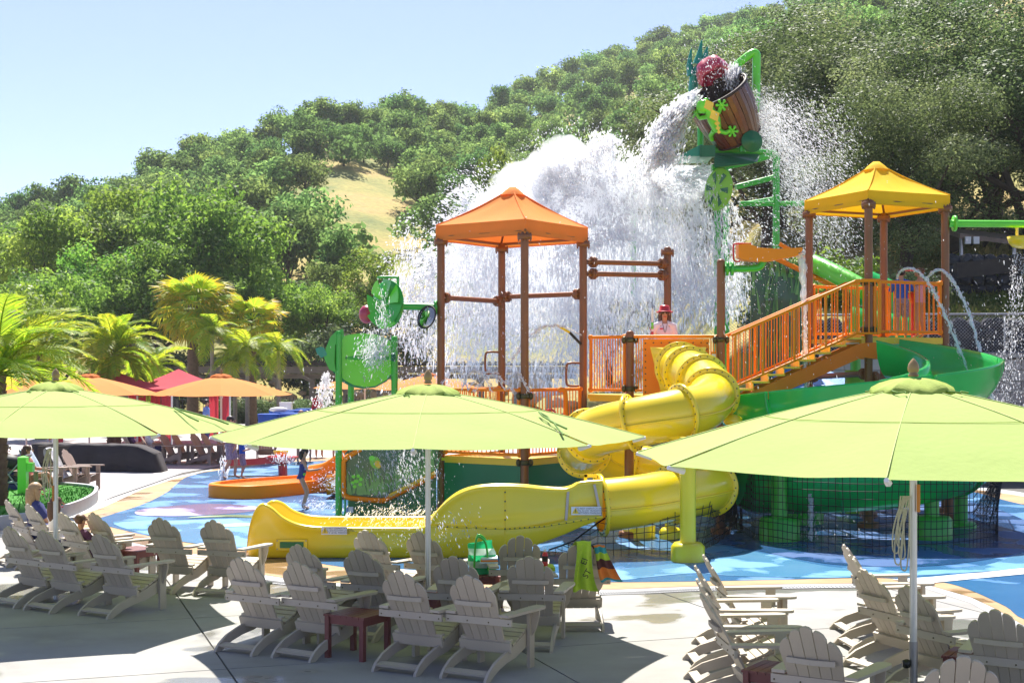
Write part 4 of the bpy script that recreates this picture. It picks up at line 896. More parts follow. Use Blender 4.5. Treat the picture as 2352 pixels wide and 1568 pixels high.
m = MB(); q = [Q(1555, 360, -.5), Q(1610, 332, -.5), Q(1640, 340, -.5), Q(1640, 358, -.5)]; m.add(q+[p+V(0, 1.2, 0) for p in q], [(0, 1, 2, 3), (7, 6, 5, 4), (0, 4, 5, 1), (1, 5, 6, 2), (2, 6, 7, 3), (3, 7, 4, 0)]); m.build('splash_roof', 'teal', bt)
MB().box(Q(1625, 348, -.55), (.36, .1, .28)).build('splash_roof_end', 'dark_green', bt)
# uprights holding the barrel axle, wheel, leaf guard, spout
gp_([Q(1705, 350, -.6), Q(1706, 250, -.6)], .08, 'upright'); gp_([Q(1609, 340, .9), Q(1609, 260, .9)], .08, 'upright')
gp_([Q(1688, 158, -.3), Q(1692, 150, -.3), Q(1725, 124, -.3), Q(1737, 125, -.3), Q(1738, 140, -.3), Q(1736, 240, -.4), Q(1732, 256, -.5), Q(1715, 265, -.55), Q(1706, 266, -.6)], .1, 'spout', 'green_bright')
m = MB(); m.lathe([(0, .06), (.1, .06), (.11, .03), (.26, .025), (.27, .0), (.13, -.02), (0, -.02)], Q(1727, 325, -.85), 22, V(.25, -1, 0), wob=lambda t, q: 1+(.02*math.cos(24*t) if q in (3, 4) else 0)); m.build('gear_wheel', 'dark_green', bt)
m = MB(); m.lathe([(0, .12), (.16, .08), (.28, 0), (.26, -.03), (0, -.03)], Q(1708, 240, -.75), 18, V(.2, -1, .2)); m.build('leaf_guard', 'green', bt)
m = MB(); m.tube(catmull([Q(1698, 222, -.8), Q(1687, 232, -.85), Q(1688, 255, -.85), Q(1704, 282, -.8)], 5), .035, 7); m.build('guard_rail', 'white_metal', bt)
m = MB(); m.lathe([(0, .04), (.5, .03), (.53, 0), (.5, -.04), (0, -.04)], Q(1650, 435, -.6), 24, V(-.85, -.5, .05)); ld = m.build('leaf_disc', 'lime_paint', bt)
for k in range(6):
    t = k*math.pi/3; ax = V(-.85, -.5, .05).normalized(); x, y = frame(ax); c = Q(1650, 435, -.6)+ax*.045; d = x*math.cos(t)+y*math.sin(t); e = x*math.cos(t+.35)+y*math.sin(t+.35)
    MB().add([c+d*.12, c+d*.42, c+e*.45, c+e*.2], [(0, 1, 2, 3)]).build('leaf_cutout', 'dark_green', ld)
# claw leaves and flower on top
for i, (a, b, c) in enumerate((((1590, 172), (1584, 150), (1588, 112)), ((1602, 150), (1607, 125), (1612, 92)), ((1615, 150), (1620, 130), (1625, 108)))):
    MB().tube(catmull([Q(*a, .3), Q(*b, .3), Q(*c, .3)], 5), list(np.linspace(.14, .012, 11)), 8).build('claw_leaf', 'teal', bt)
gp_([Q(1592, 255, .4), Q(1593, 190, .35), Q(1600, 165, .3), Q(1620, 152, .2), Q(1638, 160, 0)], .12, 'flower_stem', 'teal')
m = MB(); ax = V(.25, -.35, -.6).normalized(); m.lathe([(0, -.34), (.2, -.32), (.36, -.18), (.40, .02), (.36, .16), (.30, .2), (.24, .08), (.1, -.05), (0, -.08)], Q(1636, 165, -.2), 30, ax, wob=lambda t, q: 1+.12*math.cos(5*t)*min(1, q/3)); m.build('flower', 'pinkred', bt)
# barrel: staves as parts, dark hoop rims, frog emblem
pm('stave', (.135, .044, .011), .35, .35, 5, .3, 24, coat=.4, objvar=.25, stretch=(6, 6, .7)); pm('stave_in', (.03, .014, .01), .6, .3, 4)
bk = thing('tipping_barrel', 'brown wooden tipping barrel with a green frog on its side, pouring water', 'barrel'); c0, c1 = Q(1697, 318, -.2)+TO, Q(1642, 206, -.3)+TO; axb = (c1-c0).normalized(); axb = (axb+V(-.08, -.36, 0)).normalized(); bk.location = c0; Hb = (c1-c0).length; NSt = 20
x_, y_ = frame(axb)
def rB(h): f = h/Hb; return .56+.22*f+.07*math.sin(math.pi*f)
for s in range(NSt):
    t0, t1_ = 2*math.pi*s/NSt+.012, 2*math.pi*(s+1)/NSt-.012; m = MB(); vs = []
    for h in np.linspace(0, Hb, 7):
        for t, rr in ((t0, 0), ((t0+t1_)/2, .012), (t1_, 0), (t1_, -.05), (t0, -.05)): vs.append(axb*h+(x_*math.cos(t)+y_*math.sin(t))*(rB(h)+rr))
    m.add(vs, [(i*5+k, i*5+(k+1) % 5, (i+1)*5+(k+1) % 5, (i+1)*5+k) for i in range(6) for k in range(5)]+[(0, 1, 2, 3, 4), (34, 33, 32, 31, 30)]); m.build('stave', 'stave', bk)
m = MB(); m.lathe([(0, .0), (.55, 0), (.52, .05), (rB(Hb)-.06, Hb-.02)], (0, 0, 0), 28, axb); m.build('lining', 'stave_in', bk)
for h, q in ((Hb, .03), (.04, .02)): 
    MB().tube([axb*h+(x_*math.cos(t)+y_*math.sin(t))*(rB(h)+.0) for t in [2*math.pi*i/32 for i in range(32)]], q+.01, 6, closed=True).build('rim_hoop', 'stave_in', bk)
# frog emblem stuck on the side facing the camera
def onB(px, py, lift=.07):
    """point on the barrel side under that spot, a little proud"""
    o = V(0, 0, HC); d = (P(px, py, 30)-o).normalized(); best = None
    for k in range(400):
        p = o+d*(32+k*.012)*(1/d.y); q = p-c0; h = q.dot(axb); rad_ = (q-axb*h).length
        if 0 <= h <= Hb and rad_ < rB(h)+.02: best = p; break
    if best is None: best = P(px, py, 34.1)
    return best-c0-d*lift
fg = MB(); fg.tube([onB(1626, 240), onB(1632, 258), onB(1640, 275), onB(1648, 300)], [.08, .13, .16, .10], 12)
M_ = None
fg.ball(onB(1618, 245), (.2, .1, .17), 12, 8)
for e in ((1609, 240), (1622, 231)): fg.ball(onB(*e, .12), .07, 8, 6)
for pts in (((1634, 262), (1652, 258), (1656, 245)), ((1626, 268), (1608, 272), (1600, 262)), ((1650, 300), (1668, 306), (1678, 300)), ((1640, 300), (1632, 312), (1636, 322))): fg.tube([onB(*p, .06) for p in pts], [.06, .055, .05], 8)
for c in ((1658, 242), (1682, 302), (1598, 258)):
    for k in range(6):
        t = k*math.pi/3; a = onB(c[0], c[1], .06); b = onB(c[0]+11*math.cos(t), c[1]+11*math.sin(t), .06); fg.tube([a, b], [.03, .025], 6); fg.ball(b, .04, 6, 5)
fr = fg.build('frog_emblem', 'green_bright', bk)
for c in ((1628, 243), (1641, 266)): MB().prism([(-.13, 0), (0, -.16), (.13, 0), (0, .16)], .03, Matrix.Translation(onB(*c, .25)) @ Matrix.Rotation(R(90), 4, 'X') @ Matrix.Rotation(R(25), 4, 'Z')).build('diamond_mark', 'yellow', fr)
for c, s in (((1647, 284), .07), ((1649, 295), .06), ((1651, 304), .05)): MB().prism([(-s, 0), (0, -s), (s, 0), (0, s)], .03, Matrix.Translation(onB(*c, .22)) @ Matrix.Rotation(R(90), 4, 'X')).build('diamond_mark', 'yellow', fr)
for e in ((1607, 241), (1620, 233)): MB().ball(onB(*e, .19), .045, 8, 6).build('eye', 'white_paint', fr)
# ---- paddle wheel, leaf disc, mirror
pw = thing('paddle_wheel', 'bright green water wheel on a green arm beside the orange canopy tower', 'water wheel', P(880, 1180, 29.8).xy.to_3d()); WO = Vector(pw.location)
def W(px, py, d=0): return P(px, py, 29.8+d)-WO
MB().tube([W(1012, 706, 0), W(915, 703, -.1)], .075, 12).build('arm', 'green', pw)
for a in ((1004, 706), (920, 703)): m = MB(); m.lathe([(.075, 0), (.15, 0), (.15, .06), (.075, .06)], W(*a, 0), 14, V(-1, 0, 0)); m.build('arm_flange', 'green', pw)
axw = V(-.70, -.71, 0).normalized(); xw, yw = frame(axw); cw = W(885, 698, -.1)
m = MB(); m.lathe([(0, .06), (.12, .05), (.13, 0), (0, -.1)], cw, 16, axw); m.build('hub', 'green', pw)
for k in range(7):
    t = 2*math.pi*k/7; vs = []
    for f in np.linspace(.12, .52, 5):
        for g in np.linspace(-.42, .42, 6): 
            tt = t+g; vs.append(cw+(xw*math.cos(tt)+yw*math.sin(tt))*f+axw*(.13*g*f*2+.05*math.sin(3*f)))
    m = MB(); m.add(vs, [(i*6+j, (i+1)*6+j, (i+1)*6+j+1, i*6+j+1) for i in range(4) for j in range(5)], 0, True); vs2 = [v-axw*.012 for v in vs]; m.add(vs2, [(i*6+j, i*6+j+1, (i+1)*6+j+1, (i+1)*6+j) for i in range(4) for j in range(5)], 0, True); m.build('blade', 'green_bright' if k % 2 else 'green', pw)
m = MB(); m.lathe([(0, -.1), (.45, -.1), (.5, -.08), (.5, -.07), (0, -.07)], cw, 28, axw); m.build('back_plate', 'green', pw)
MB().tube(catmull([W(868, 640), W(872, 637), W(910, 637), W(914, 642), W(914, 690)], 4), .03, 6).build('guard_pipe', 'green', pw)
m = MB(); m.ball(W(842, 722, .6), (.17, .17, .2), 12, 8); m.build('red_bell', 'pinkred', pw)
m = MB(); axm = V(-.62, -.72, .28).normalized(); m.lathe([(0, .01), (.20, .0), (.24, -.02)], W(980, 728, -.3), 26, axm); mr_ = m.build('mirror', 'lens', pw); m = MB(); m.tube([W(980, 728, -.3)+(frame(axm)[0]*math.cos(t)+frame(axm)[1]*math.sin(t))*.245 for t in [2*math.pi*i/24 for i in range(24)]], .018, 6, closed=True); m.build('mirror_rim', 'black', mr_)
MB().tube(catmull([W(962, 708), W(961, 716), W(968, 722), W(976, 727, -.2)], 3), .014, 5).build('mirror_bracket', 'steel', mr_)
lf = thing('leaf_bumper', 'green leaf-shaped spray target on two green posts', 'spray toy', P(778, 1185, 29.3).xy.to_3d()); LO = Vector(lf.location)
def Lq(px, py, d=0): return P(px, py, 29.3+d)-LO
for px, d, yt in ((778, -.1, 768), (906, .5, 780), (806, 2.2, 880)):
    p = Lq(px, 1000, d); post(lf, (p.x, p.y), 0, Lq(px, yt, d).z, .07, 'green', True, False, False)
ol = [(762, 800), (766, 790), (776, 776), (800, 769), (830, 765), (865, 768), (890, 778), (905, 790), (912, 808), (913, 830), (905, 850), (888, 872), (862, 886), (838, 889), (812, 884), (790, 872), (772, 852), (762, 832)]
def slab_(name, px, mat, d0, d1, parent):
    a = [Lq(x, y, d0+(x-840)*.004) for x, y in px]; b = [Lq(x, y, d1+(x-840)*.004) for x, y in px]; n = len(a); return MB().add(a+b, [tuple(range(n)), tuple(range(n, 2*n))[::-1]]+[(i, n+i, n+(i+1) % n, (i+1) % n) for i in range(n)]).build(name, mat, parent)
slab_('leaf_plate', ol, 'green_bright', .25, .36, lf); slab_('leaf_rim', [(x-(6 if x < 840 else 0), y+4) for x, y in ol], 'teal', .37, .5, lf)
slab_('leaf_fin', [(744, 822), (748, 800), (758, 775), (772, 760), (788, 755), (790, 772), (786, 782), (770, 792), (768, 830), (772, 856), (756, 848)], 'green', .12, .34, lf); slab_('leaf_stem', [(724, 800), (737, 796), (744, 798), (752, 815), (738, 822), (728, 812)], 'teal', .12, .34, lf)
MB().tube([Lq(790, 822, .1), Lq(893, 822, .3)], .04, 8).build('axle', 'green', lf)
for a in ((788, 822), (899, 820)): MB().lathe([(0, 0), (.09, 0), (.09, .08), (0, .1)], Lq(*a, .15), 12, V(1, 0, 0)).build('axle_bearing', 'dark_green', lf)
MB().tube(catmull([Lq(786, 1140), Lq(792, 1141), Lq(792, 1180), Lq(786, 1181)], 3), .02, 6).build('handle', 'green', lf)
# ---- orange low slide with its basin
os_ = thing('low_slide', 'wide orange children slide running out into a shallow orange basin', 'water slide', G(640, 1146)); OO = Vector(os_.location)
def Oq(px, py, Y): return P(px, py, Y)-OO
ring = [G(481, 1142), G(520, 1146), G(572, 1147), (G(640, 1142)), G(720, 1133), G(800, 1124), G(860, 1118)]; back = [G(900, 1104), G(770, 1112), G(660, 1121), G(580, 1127), G(510, 1134), G(486, 1138)]
out = catmull(ring+back, 4, True); n = len(out); cen = sum(out, V(0, 0, 0))/n; h = .32; inn = [cen+(p-cen)*.93 for p in out]
m = MB(); m.add([p-OO for p in out]+[p-OO+V(0, 0, h-.03) for p in out]+[cen+(p-cen)*.985-OO+V(0, 0, h) for p in out]+[p-OO+V(0, 0, h) for p in inn]+[p-OO+V(0, 0, .18) for p in inn], [(k*n+i, k*n+(i+1) % n, (k+1)*n+(i+1) % n, (k+1)*n+i) for k in range(4) for i in range(n)], 0, True); m.build('basin', 'orange', os_)
pm('basin_water', (.75, .25, .04), .08, .25, 6, .5, 9, spec=.8, col2=(.9, .5, .2)); MB().sheet([p-OO+V(0, 0, .25) for p in inn]).build('basin_water', 'basin_water', os_)
lanes = [((700, 1098), (740, 1085), (790, 1052), (840, 1010)), ((715, 1108), (760, 1098), (812, 1062), (862, 1018))]
Ya, Yb = 36.5, 33.5
prof = [(688, 1092, 1106), (720, 1086, 1101), (750, 1074, 1088), (780, 1052, 1066), (815, 1022, 1038), (860, 985, 1000)]
for nm, y0, y1, mt in (('lane', 36.6, 34.9, 'orange'), ('lane', 34.7, 33.2, 'orange')):
    vs = []; k = 0
    for px, ya, yb in prof:
        zc = z_at((ya+yb)/2, 35)+.0; X = (px-CX)/F*35+(0.9 if y0 < 35 else 0)
        vs += [V(X, y0, zc+.22)-OO, V(X, y0-.12, zc+.2)-OO, V(X, y0-.16, zc)-OO, V(X, y1+.16, zc)-OO, V(X, y1+.12, zc+.2)-OO, V(X, y1, zc+.22)-OO, V(X, y1, zc-.25)-OO, V(X, y0, zc-.25)-OO]
    m = MB(); m.add(vs, [(i*8+j, i*8+(j+1) % 8, (i+1)*8+(j+1) % 8, (i+1)*8+j) for i in range(len(prof)-1) for j in range(8)], 0, True); m.build(nm, mt, os_)
m = MB(); a = Oq(552, 1122, 35.3)-V(0, 1.95, 0); c = G(548, 1146)-OO
MB().lathe([(0, .02), (.1, .02), (.1, 0)], V(c.x, c.y-.005, .17), 14, V(0, -1, 0)).build('round_badge', 'orange_dark', os_)
# ---- red trough toy
rt = thing('trough_toy', 'red water trough on a red pedestal pouring at its left end', 'water trough', G(650, 1093)); RO = Vector(rt.location); YR = float(RO.y)
def Rq(px, py, d=0): return P(px, py, YR+d)-RO
m = MB(); m.tube([V(0, 0, 0), Rq(649, 1068)], .13, 14); m.build('pedestal', 'red', rt)
m = MB(); m.lathe([(.0, -.02), (.2, .0), (.36, .1), (.46, .22), (.42, .22), (.3, .1), (0, .06)], Rq(648, 1066), 20); m.build('bowl', 'red', rt)
vs = []
for px, yt, yb in ((512, 1056, 1070), (560, 1054, 1068), (600, 1052, 1066), (618, 1046, 1064), (636, 1044, 1066)):
    for d, y in ((-.2, yt), (-.2, yb), (.2, yb), (.2, yt), (.15, yt), (.15, yb-4), (-.15, yb-4), (-.15, yt)): vs.append(Rq(px, y, d))
MB().add(vs, [(i*8+j, i*8+(j+1) % 8, (i+1)*8+(j+1) % 8, (i+1)*8+j) for i in range(4) for j in range(8)]+[(0, 7, 6, 5, 4, 3, 2, 1)]).build('trough', 'red', rt)
m = MB(); m.lathe([(.0, 0), (.17, .0), (.22, .14), (.0, .16)], Rq(645, 1046, .5), 14); m.tube([Rq(652, 1100, .7), Rq(652, 1040, .7)], .05, 8); m.build('feeder_bucket', 'yellow', rt)
# ================================================================ hills, trees, palms
SKY_PX = [-900, -300, 0, 130, 250, 330, 420, 500, 600, 700, 780, 860, 960, 1100, 1200, 1330, 1420, 1500, 1600, 1700, 1800, 2000, 2352, 3300]
SKY_PY = [640, 570, 560, 542, 502, 462, 436, 402, 372, 332, 318, 322, 322, 312, 276, 216, 176, 150, 118, 92, 70, 0, -100, -200]
def crest(u): px = CX+F*u; return float(np.interp(px, [0, 800, 1150, 1420, 1900, 2400], [235, 250, 330, 430, 470, 420]))
def hill_z(X, Y):
    u = X/max(Y, 1); px = CX+F*u; yc = crest(u); zc = HC+(HY-float(np.interp(px, SKY_PX, SKY_PY)))/F*yc
    w = min(1, max(0, (px-1350)/450)); w = w*w*(3-2*w)
    zl = 0 if Y < 95 else zc*((Y-95)/(yc-95))
    zr = 0 if Y < 41.5 else (4.2+(Y-41.5)*.20 if Y < 56 else 7.1+(zc-7.1)*(Y-56)/(yc-56))
    z = zl*(1-w)+zr*w
    if Y > yc: z = zc-(Y-yc)*.25
    return z+(1.2*noise.noise(V(X*.03, Y*.03, 0))+.5*noise.noise(V(X*.11, Y*.11, 3)))*min(1, max(0, (Y-60)/60))
m = bpy.data.materials.new('hill_grass'); m.use_nodes = True; nt = m.node_tree; n = nt.nodes; L = nt.links; MATS['hill_grass'] = m
geo = n.new('ShaderNodeNewGeometry'); a = n.new('ShaderNodeTexNoise'); a.inputs['Scale'].default_value = .06; a.inputs['Detail'].default_value = 8; a.inputs['Roughness'].default_value = .65; L.new(geo.outputs['Position'], a.inputs[0])
cr = n.new('ShaderNodeValToRGB'); e = cr.color_ramp.elements; e[0].position = .36; e[0].color = (.16, .19, .045, 1); e[1].position = .66; e[1].color = (.44, .28, .10, 1); x = e.new(.5); x.color = (.32, .28, .07, 1); L.new(a.outputs[0], cr.inputs[0])
b2 = n.new('ShaderNodeTexNoise'); b2.inputs['Scale'].default_value = 1.6; b2.inputs['Detail'].default_value = 6; L.new(geo.outputs['Position'], b2.inputs[0]); mr = n.new('ShaderNodeMapRange'); mr.inputs[3].default_value = .55; mr.inputs[4].default_value = 1.4; L.new(b2.outputs[0], mr.inputs[0])
mu = n.new('ShaderNodeMix'); mu.data_type = 'RGBA'; mu.blend_type = 'MULTIPLY'; mu.inputs[0].default_value = 1; L.new(cr.outputs[0], mu.inputs[6]); L.new(mr.outputs[0], mu.inputs[7]); L.new(mu.outputs[2], n['Principled BSDF'].inputs['Base Color']); n['Principled BSDF'].inputs['Roughness'].default_value = .95
bp = n.new('ShaderNodeBump'); bp.inputs['Strength'].default_value = .6; bp.inputs['Distance'].default_value = .3; L.new(b2.outputs[0], bp.inputs['Height']); L.new(bp.outputs[0], n['Principled BSDF'].inputs['Normal'])
ys = list(np.concatenate([[41.4, 41.6], np.linspace(43, 96, 22), np.linspace(99, 480, 62), np.linspace(495, 900, 12)])); us = np.linspace(-.85, .85, 171)
mb = MB(); vs = [V(u*Y, Y, hill_z(u*Y, Y)-.08) for Y in ys for u in us]; NU = len(us)
mb.add(vs, [(i*NU+j, i*NU+j+1, (i+1)*NU+j+1, (i+1)*NU+j) for i in range(len(ys)-1) for j in range(NU-1)], 0, True); struct('hillside', mb, 'hill_grass')
# ---- leaves
def leaf_mat(name, cols, trans=.38, rough=.45, spec=.5, objvar=.28):
    m = bpy.data.materials.new(name); m.use_nodes = True; nt = m.node_tree; n = nt.nodes; L = nt.links; b = n['Principled BSDF']
    at_ = n.new('ShaderNodeAttribute'); at_.attribute_name = 'leaf_tone'; cr = n.new('ShaderNodeValToRGB'); e = cr.color_ramp.elements
    while len(e) < len(cols): e.new(.5)
    for i, c in enumerate(cols): e[i].position = i/(len(cols)-1); e[i].color = (*c, 1)
    L.new(at_.outputs['Fac'], cr.inputs[0]); oi = n.new('ShaderNodeObjectInfo'); hs = n.new('ShaderNodeHueSaturation'); m1 = n.new('ShaderNodeMapRange'); m1.inputs[3].default_value = 1-objvar; m1.inputs[4].default_value = 1+objvar; L.new(oi.outputs['Random'], m1.inputs[0]); L.new(m1.outputs[0], hs.inputs['Value'])
    wn_ = n.new('ShaderNodeTexWhiteNoise'); wn_.noise_dimensions = '1D'; L.new(oi.outputs['Random'], wn_.inputs['W']); m2 = n.new('ShaderNodeMapRange'); m2.inputs[3].default_value = .475; m2.inputs[4].default_value = .522; L.new(wn_.outputs[0], m2.inputs[0]); L.new(m2.outputs[0], hs.inputs['Hue']); L.new(cr.outputs[0], hs.inputs['Color'])
    L.new(hs.outputs[0], b.inputs['Base Color']); b.inputs['Roughness'].default_value = rough; b.inputs['Specular IOR Level'].default_value = spec
    t = n.new('ShaderNodeBsdfTranslucent'); hv = n.new('ShaderNodeHueSaturation'); hv.inputs['Value'].default_value = 1.5; hv.inputs['Hue'].default_value = .485; L.new(hs.outputs[0], hv.inputs['Color']); L.new(hv.outputs[0], t.inputs[0]); ms = n.new('ShaderNodeMixShader'); ms.inputs[0].default_value = trans; L.new(b.outputs[0], ms.inputs[1]); L.new(t.outputs[0], ms.inputs[2]); L.new(ms.outputs[0], n['Material Output'].inputs[0]); MATS[name] = m
leaf_mat('leaf_oak', [(.07, .17, .024), (.14, .28, .038), (.24, .39, .06)], .58, .6, .3)
leaf_mat('leaf_live', [(.032, .064, .020), (.078, .132, .042), (.18, .25, .10)], .42, .55, .25)
leaf_mat('leaf_hill', [(.08, .165, .048), (.13, .24, .065), (.20, .32, .085)], .58, .9, .08)
leaf_mat('leaf_bright', [(.12, .24, .02), (.2, .34, .03), (.28, .42, .05)], .45)
leaf_mat('leaf_palm', [(.13, .24, .016), (.25, .38, .022), (.48, .44, .035)], .6, .5, .3, .1)
leaf_mat('leaf_palm_tip', [(.2, .28, .015), (.40, .36, .02), (.58, .38, .02)], .5, .5, .3, .1)
pm('bark', (.075, .055, .04), .9, .3, 5, .6, 12); pm('palm_bark', (.14, .085, .05), .9, .4, 9, .8, 14); pm('palm_pale', (.30, .25, .19), .85, .2, 4, .4, 20)
def leaves_mesh(name, pos, nrm, size, tone, mat, rng, aspect=.55):
    k = len(pos); t = rng.normal(size=(k, 3)); nrm = nrm/np.linalg.norm(nrm, axis=1, keepdims=True)
    t -= nrm*np.sum(t*nrm, 1, keepdims=True); t /= np.linalg.norm(t, axis=1, keepdims=True)+1e-9; b = np.cross(nrm, t); s = size[:, None]
    v = np.empty((k, 4, 3)); v[:, 0] = pos-t*s; v[:, 1] = pos+b*s*aspect+nrm*s*.12; v[:, 2] = pos+t*s; v[:, 3] = pos-b*s*aspect+nrm*s*.12
    me = bpy.data.meshes.new(name); me.vertices.add(4*k); me.vertices.foreach_set('co', v.reshape(-1).astype(np.float32)); me.loops.add(4*k); me.loops.foreach_set('vertex_index', np.arange(4*k, dtype=np.int32))
    me.polygons.add(k); me.polygons.foreach_set('loop_start', np.arange(0, 4*k, 4, dtype=np.int32)); me.polygons.foreach_set('loop_total', np.full(k, 4, np.int32)); me.materials.append(MATS[mat])
    at_ = me.attributes.new('leaf_tone', 'FLOAT', 'FACE'); at_.data.foreach_set('value', tone.astype(np.float32)); me.update(); me.validate(); return me
def crown(name, seed, rx, rz, zc, nb, nl, ls, mat, flat=.75, spread=.78, br=(.26, .46)):
    """leaf clumps hung round many blobs: uneven outline, gaps between the blobs"""
    rng = np.random.default_rng(seed); c = rng.normal(size=(nb, 3)); c /= np.linalg.norm(c, axis=1, keepdims=True); c *= (rng.random((nb, 1))**.45)*spread; c *= [rx, rx, rz]; c[:, 2] += zc
    c[:, 2] = np.maximum(c[:, 2], zc-rz*.75); r = rng.uniform(*br, nb)*rx
    w = r**2; idx = rng.choice(nb, nl, p=w/w.sum()); d = rng.normal(size=(nl, 3)); d /= np.linalg.norm(d, axis=1, keepdims=True)
    rad = r[idx]*(1-.55*rng.random(nl)**2.2); pos = c[idx]+d*rad[:, None]*[1, 1, flat]; pos += rng.normal(size=pos.shape)*ls*.8
    nrm = d+rng.normal(size=d.shape)*.55+[0, 0, .35]; tone = np.clip(.5+.25*rng.normal(size=nb)[idx]+.18*rng.normal(size=nl), 0, 1)
    return leaves_mesh(name, pos, nrm, ls*rng.uniform(.6, 1.3, nl), tone, mat, rng), c, r
def trunk(name, seed, h, r0, blobs, zc, mat='bark', nlimb=9, lean=.1):
    rnd = random.Random(seed); m = MB(); top = V(rnd.uniform(-lean, lean)*h, rnd.uniform(-lean, lean)*h, h); pts = catmull([V(0, 0, -.6), V(0, 0, 0), V(top.x*.3+rnd.uniform(-.1, .1), top.y*.3, h*.4), top], 5)
    m.tube(pts, list(np.linspace(r0*1.25, r0*.6, len(pts))), 9); order = sorted(range(len(blobs)), key=lambda i: blobs[i][2])[:int(len(blobs)*.7)]
    for i in order[::max(1, len(order)//nlimb)]:
        b = Vector(blobs[i]); st_ = pts[min(len(pts)-1, int(len(pts)*rnd.uniform(.45, .95)))]; mid = st_.lerp(b, .5)+V(rnd.uniform(-.4, .4), rnd.uniform(-.4, .4), rnd.uniform(-.5, .2)); lp = catmull([st_, mid, b], 5); m.tube(lp, list(np.linspace(r0*.5, r0*.1, len(lp))), 6)
    return m.mesh(name, mat)
TREES = {}
def species(key, seed, h, rx, rz, nb, nl, ls, mat, r0, **kw):
    zc = h-rz*.95; cm, c, r = crown('crown', seed, rx, rz, zc, nb, nl, ls, mat, **kw); TREES[key] = (trunk('trunk', seed, zc-rz*.15, r0, c, zc), cm)
def plant(key, x, y, z, s, rz, label, group, name='oak_tree', sz=None):
    tm, cm = TREES[key]; o = link(name, tm, None, (x, y, z), rz); o.scale = (s, s, sz or s); tag(o, label, 'tree', group); link('crown', cm, o); return o
for i in range(4): species('hill%d' % i, 30+i, 8.0, 3.7+.3*(i % 2), 2.9, 40, 3000, .25, 'leaf_hill', .22, br=(.19, .36))
species('hill_tall', 41, 9.5, 2.4, 4.3, 34, 2800, .24, 'leaf_hill', .2)
for i in range(3): species('oak%d' % i, 50+i, 12.0, 5.6, 4.6, 80, 13000, .19, 'leaf_oak', .38, br=(.14, .27), spread=.92)
for i in range(3): species('live%d' % i, 60+i, 17.0, 6.8, 7.8, 62, 52000, .09, 'leaf_live', .42, br=(.17, .31), spread=.92)
species('bush', 70, 3.2, 1.9, 1.7, 30, 4500, .09, 'leaf_live', .1, br=(.2, .36)); species('lime_bush', 71, 3.0, 2.0, 1.6, 18, 3000, .12, 'leaf_bright', .1)
species('sparse', 72, 9.0, 3.6, 3.6, 44, 6000, .15, 'leaf_oak', .25, br=(.14, .25), spread=.95)
random.seed(21)
def inpoly(x, y, poly):
    c = False; j = len(poly)-1
    for i in range(len(poly)):
        if (poly[i][1] > y) != (poly[j][1] > y) and x < (poly[j][0]-poly[i][0])*(y-poly[i][1])/(poly[j][1]-poly[i][1])+poly[i][0]: c = not c
        j = i
    return c
MEADOW = [(590, 470), (680, 440), (735, 418), (800, 400), (900, 398), (960, 420), (960, 490), (925, 540), (915, 610), (880, 720), (830, 790), (690, 800), (700, 740), (790, 720), (810, 650), (800, 560), (720, 520), (600, 490)]
HG = 'oaks covering the far wooded hillside'; HL = 'green oak among many covering the far wooded hillside'; placed = []; nt_h = 0
def where(px, py):
    return 'left of the golden meadow' if px < 700 else ('above the golden meadow' if px < 960 else ('behind and above the orange canopy' if px < 1330 else ('left of the tipping barrel' if px < 1590 else 'right of the tipping barrel')))
def hill_plant(px, Y, s, key=None, label=HL, group=HG):
    X = (px-CX)/F*Y; z = hill_z(X, Y); k = key or random.choice(('hill0', 'hill1', 'hill2', 'hill3', 'hill0', 'hill_tall')); return plant(k, X, Y, z-.2, s, random.uniform(0, 6.28), label, group, sz=s*random.uniform(.85, 1.1))
tries = 0
while nt_h < 285 and tries < 9000:
    tries += 1; px = random.uniform(-60, 2300); Y = random.uniform(118, crest((px-CX)/F)+6)
    if random.random() > (Y/430)**.4: continue
    if px > 1850 and Y < 160: continue
    X = (px-CX)/F*Y; z = hill_z(X, Y); py = HY-(z-HC)/Y*F
    if inpoly(px, py, MEADOW) or (Y < 190 and (inpoly(px, py-70, MEADOW) or inpoly(px-40, py-110, MEADOW))) or (px > 1000 and py > 620) or py < -120: continue
    if any((X-a)**2+(Y-b)**2 < (3.4+Y*.012)**2 for a, b in placed): continue
    placed.append((X, Y)); hill_plant(px, Y, random.uniform(.75, 1.15)*(1+max(0, Y-250)/700), None, 'green oak among many on the wooded slope '+where(px, py)); nt_h += 1
CG = 'oaks standing along the ridge line'
for px in list(range(-40, 1900, 34)):
    u = (px+random.uniform(-8, 8)-CX)/F; Y = crest(u)-random.uniform(0, 7); hill_plant(CX+F*u, Y, random.uniform(.8, 1.2)*(1+max(0, Y-250)/600), None, 'green oak on the hill skyline '+where(px, 0), CG)
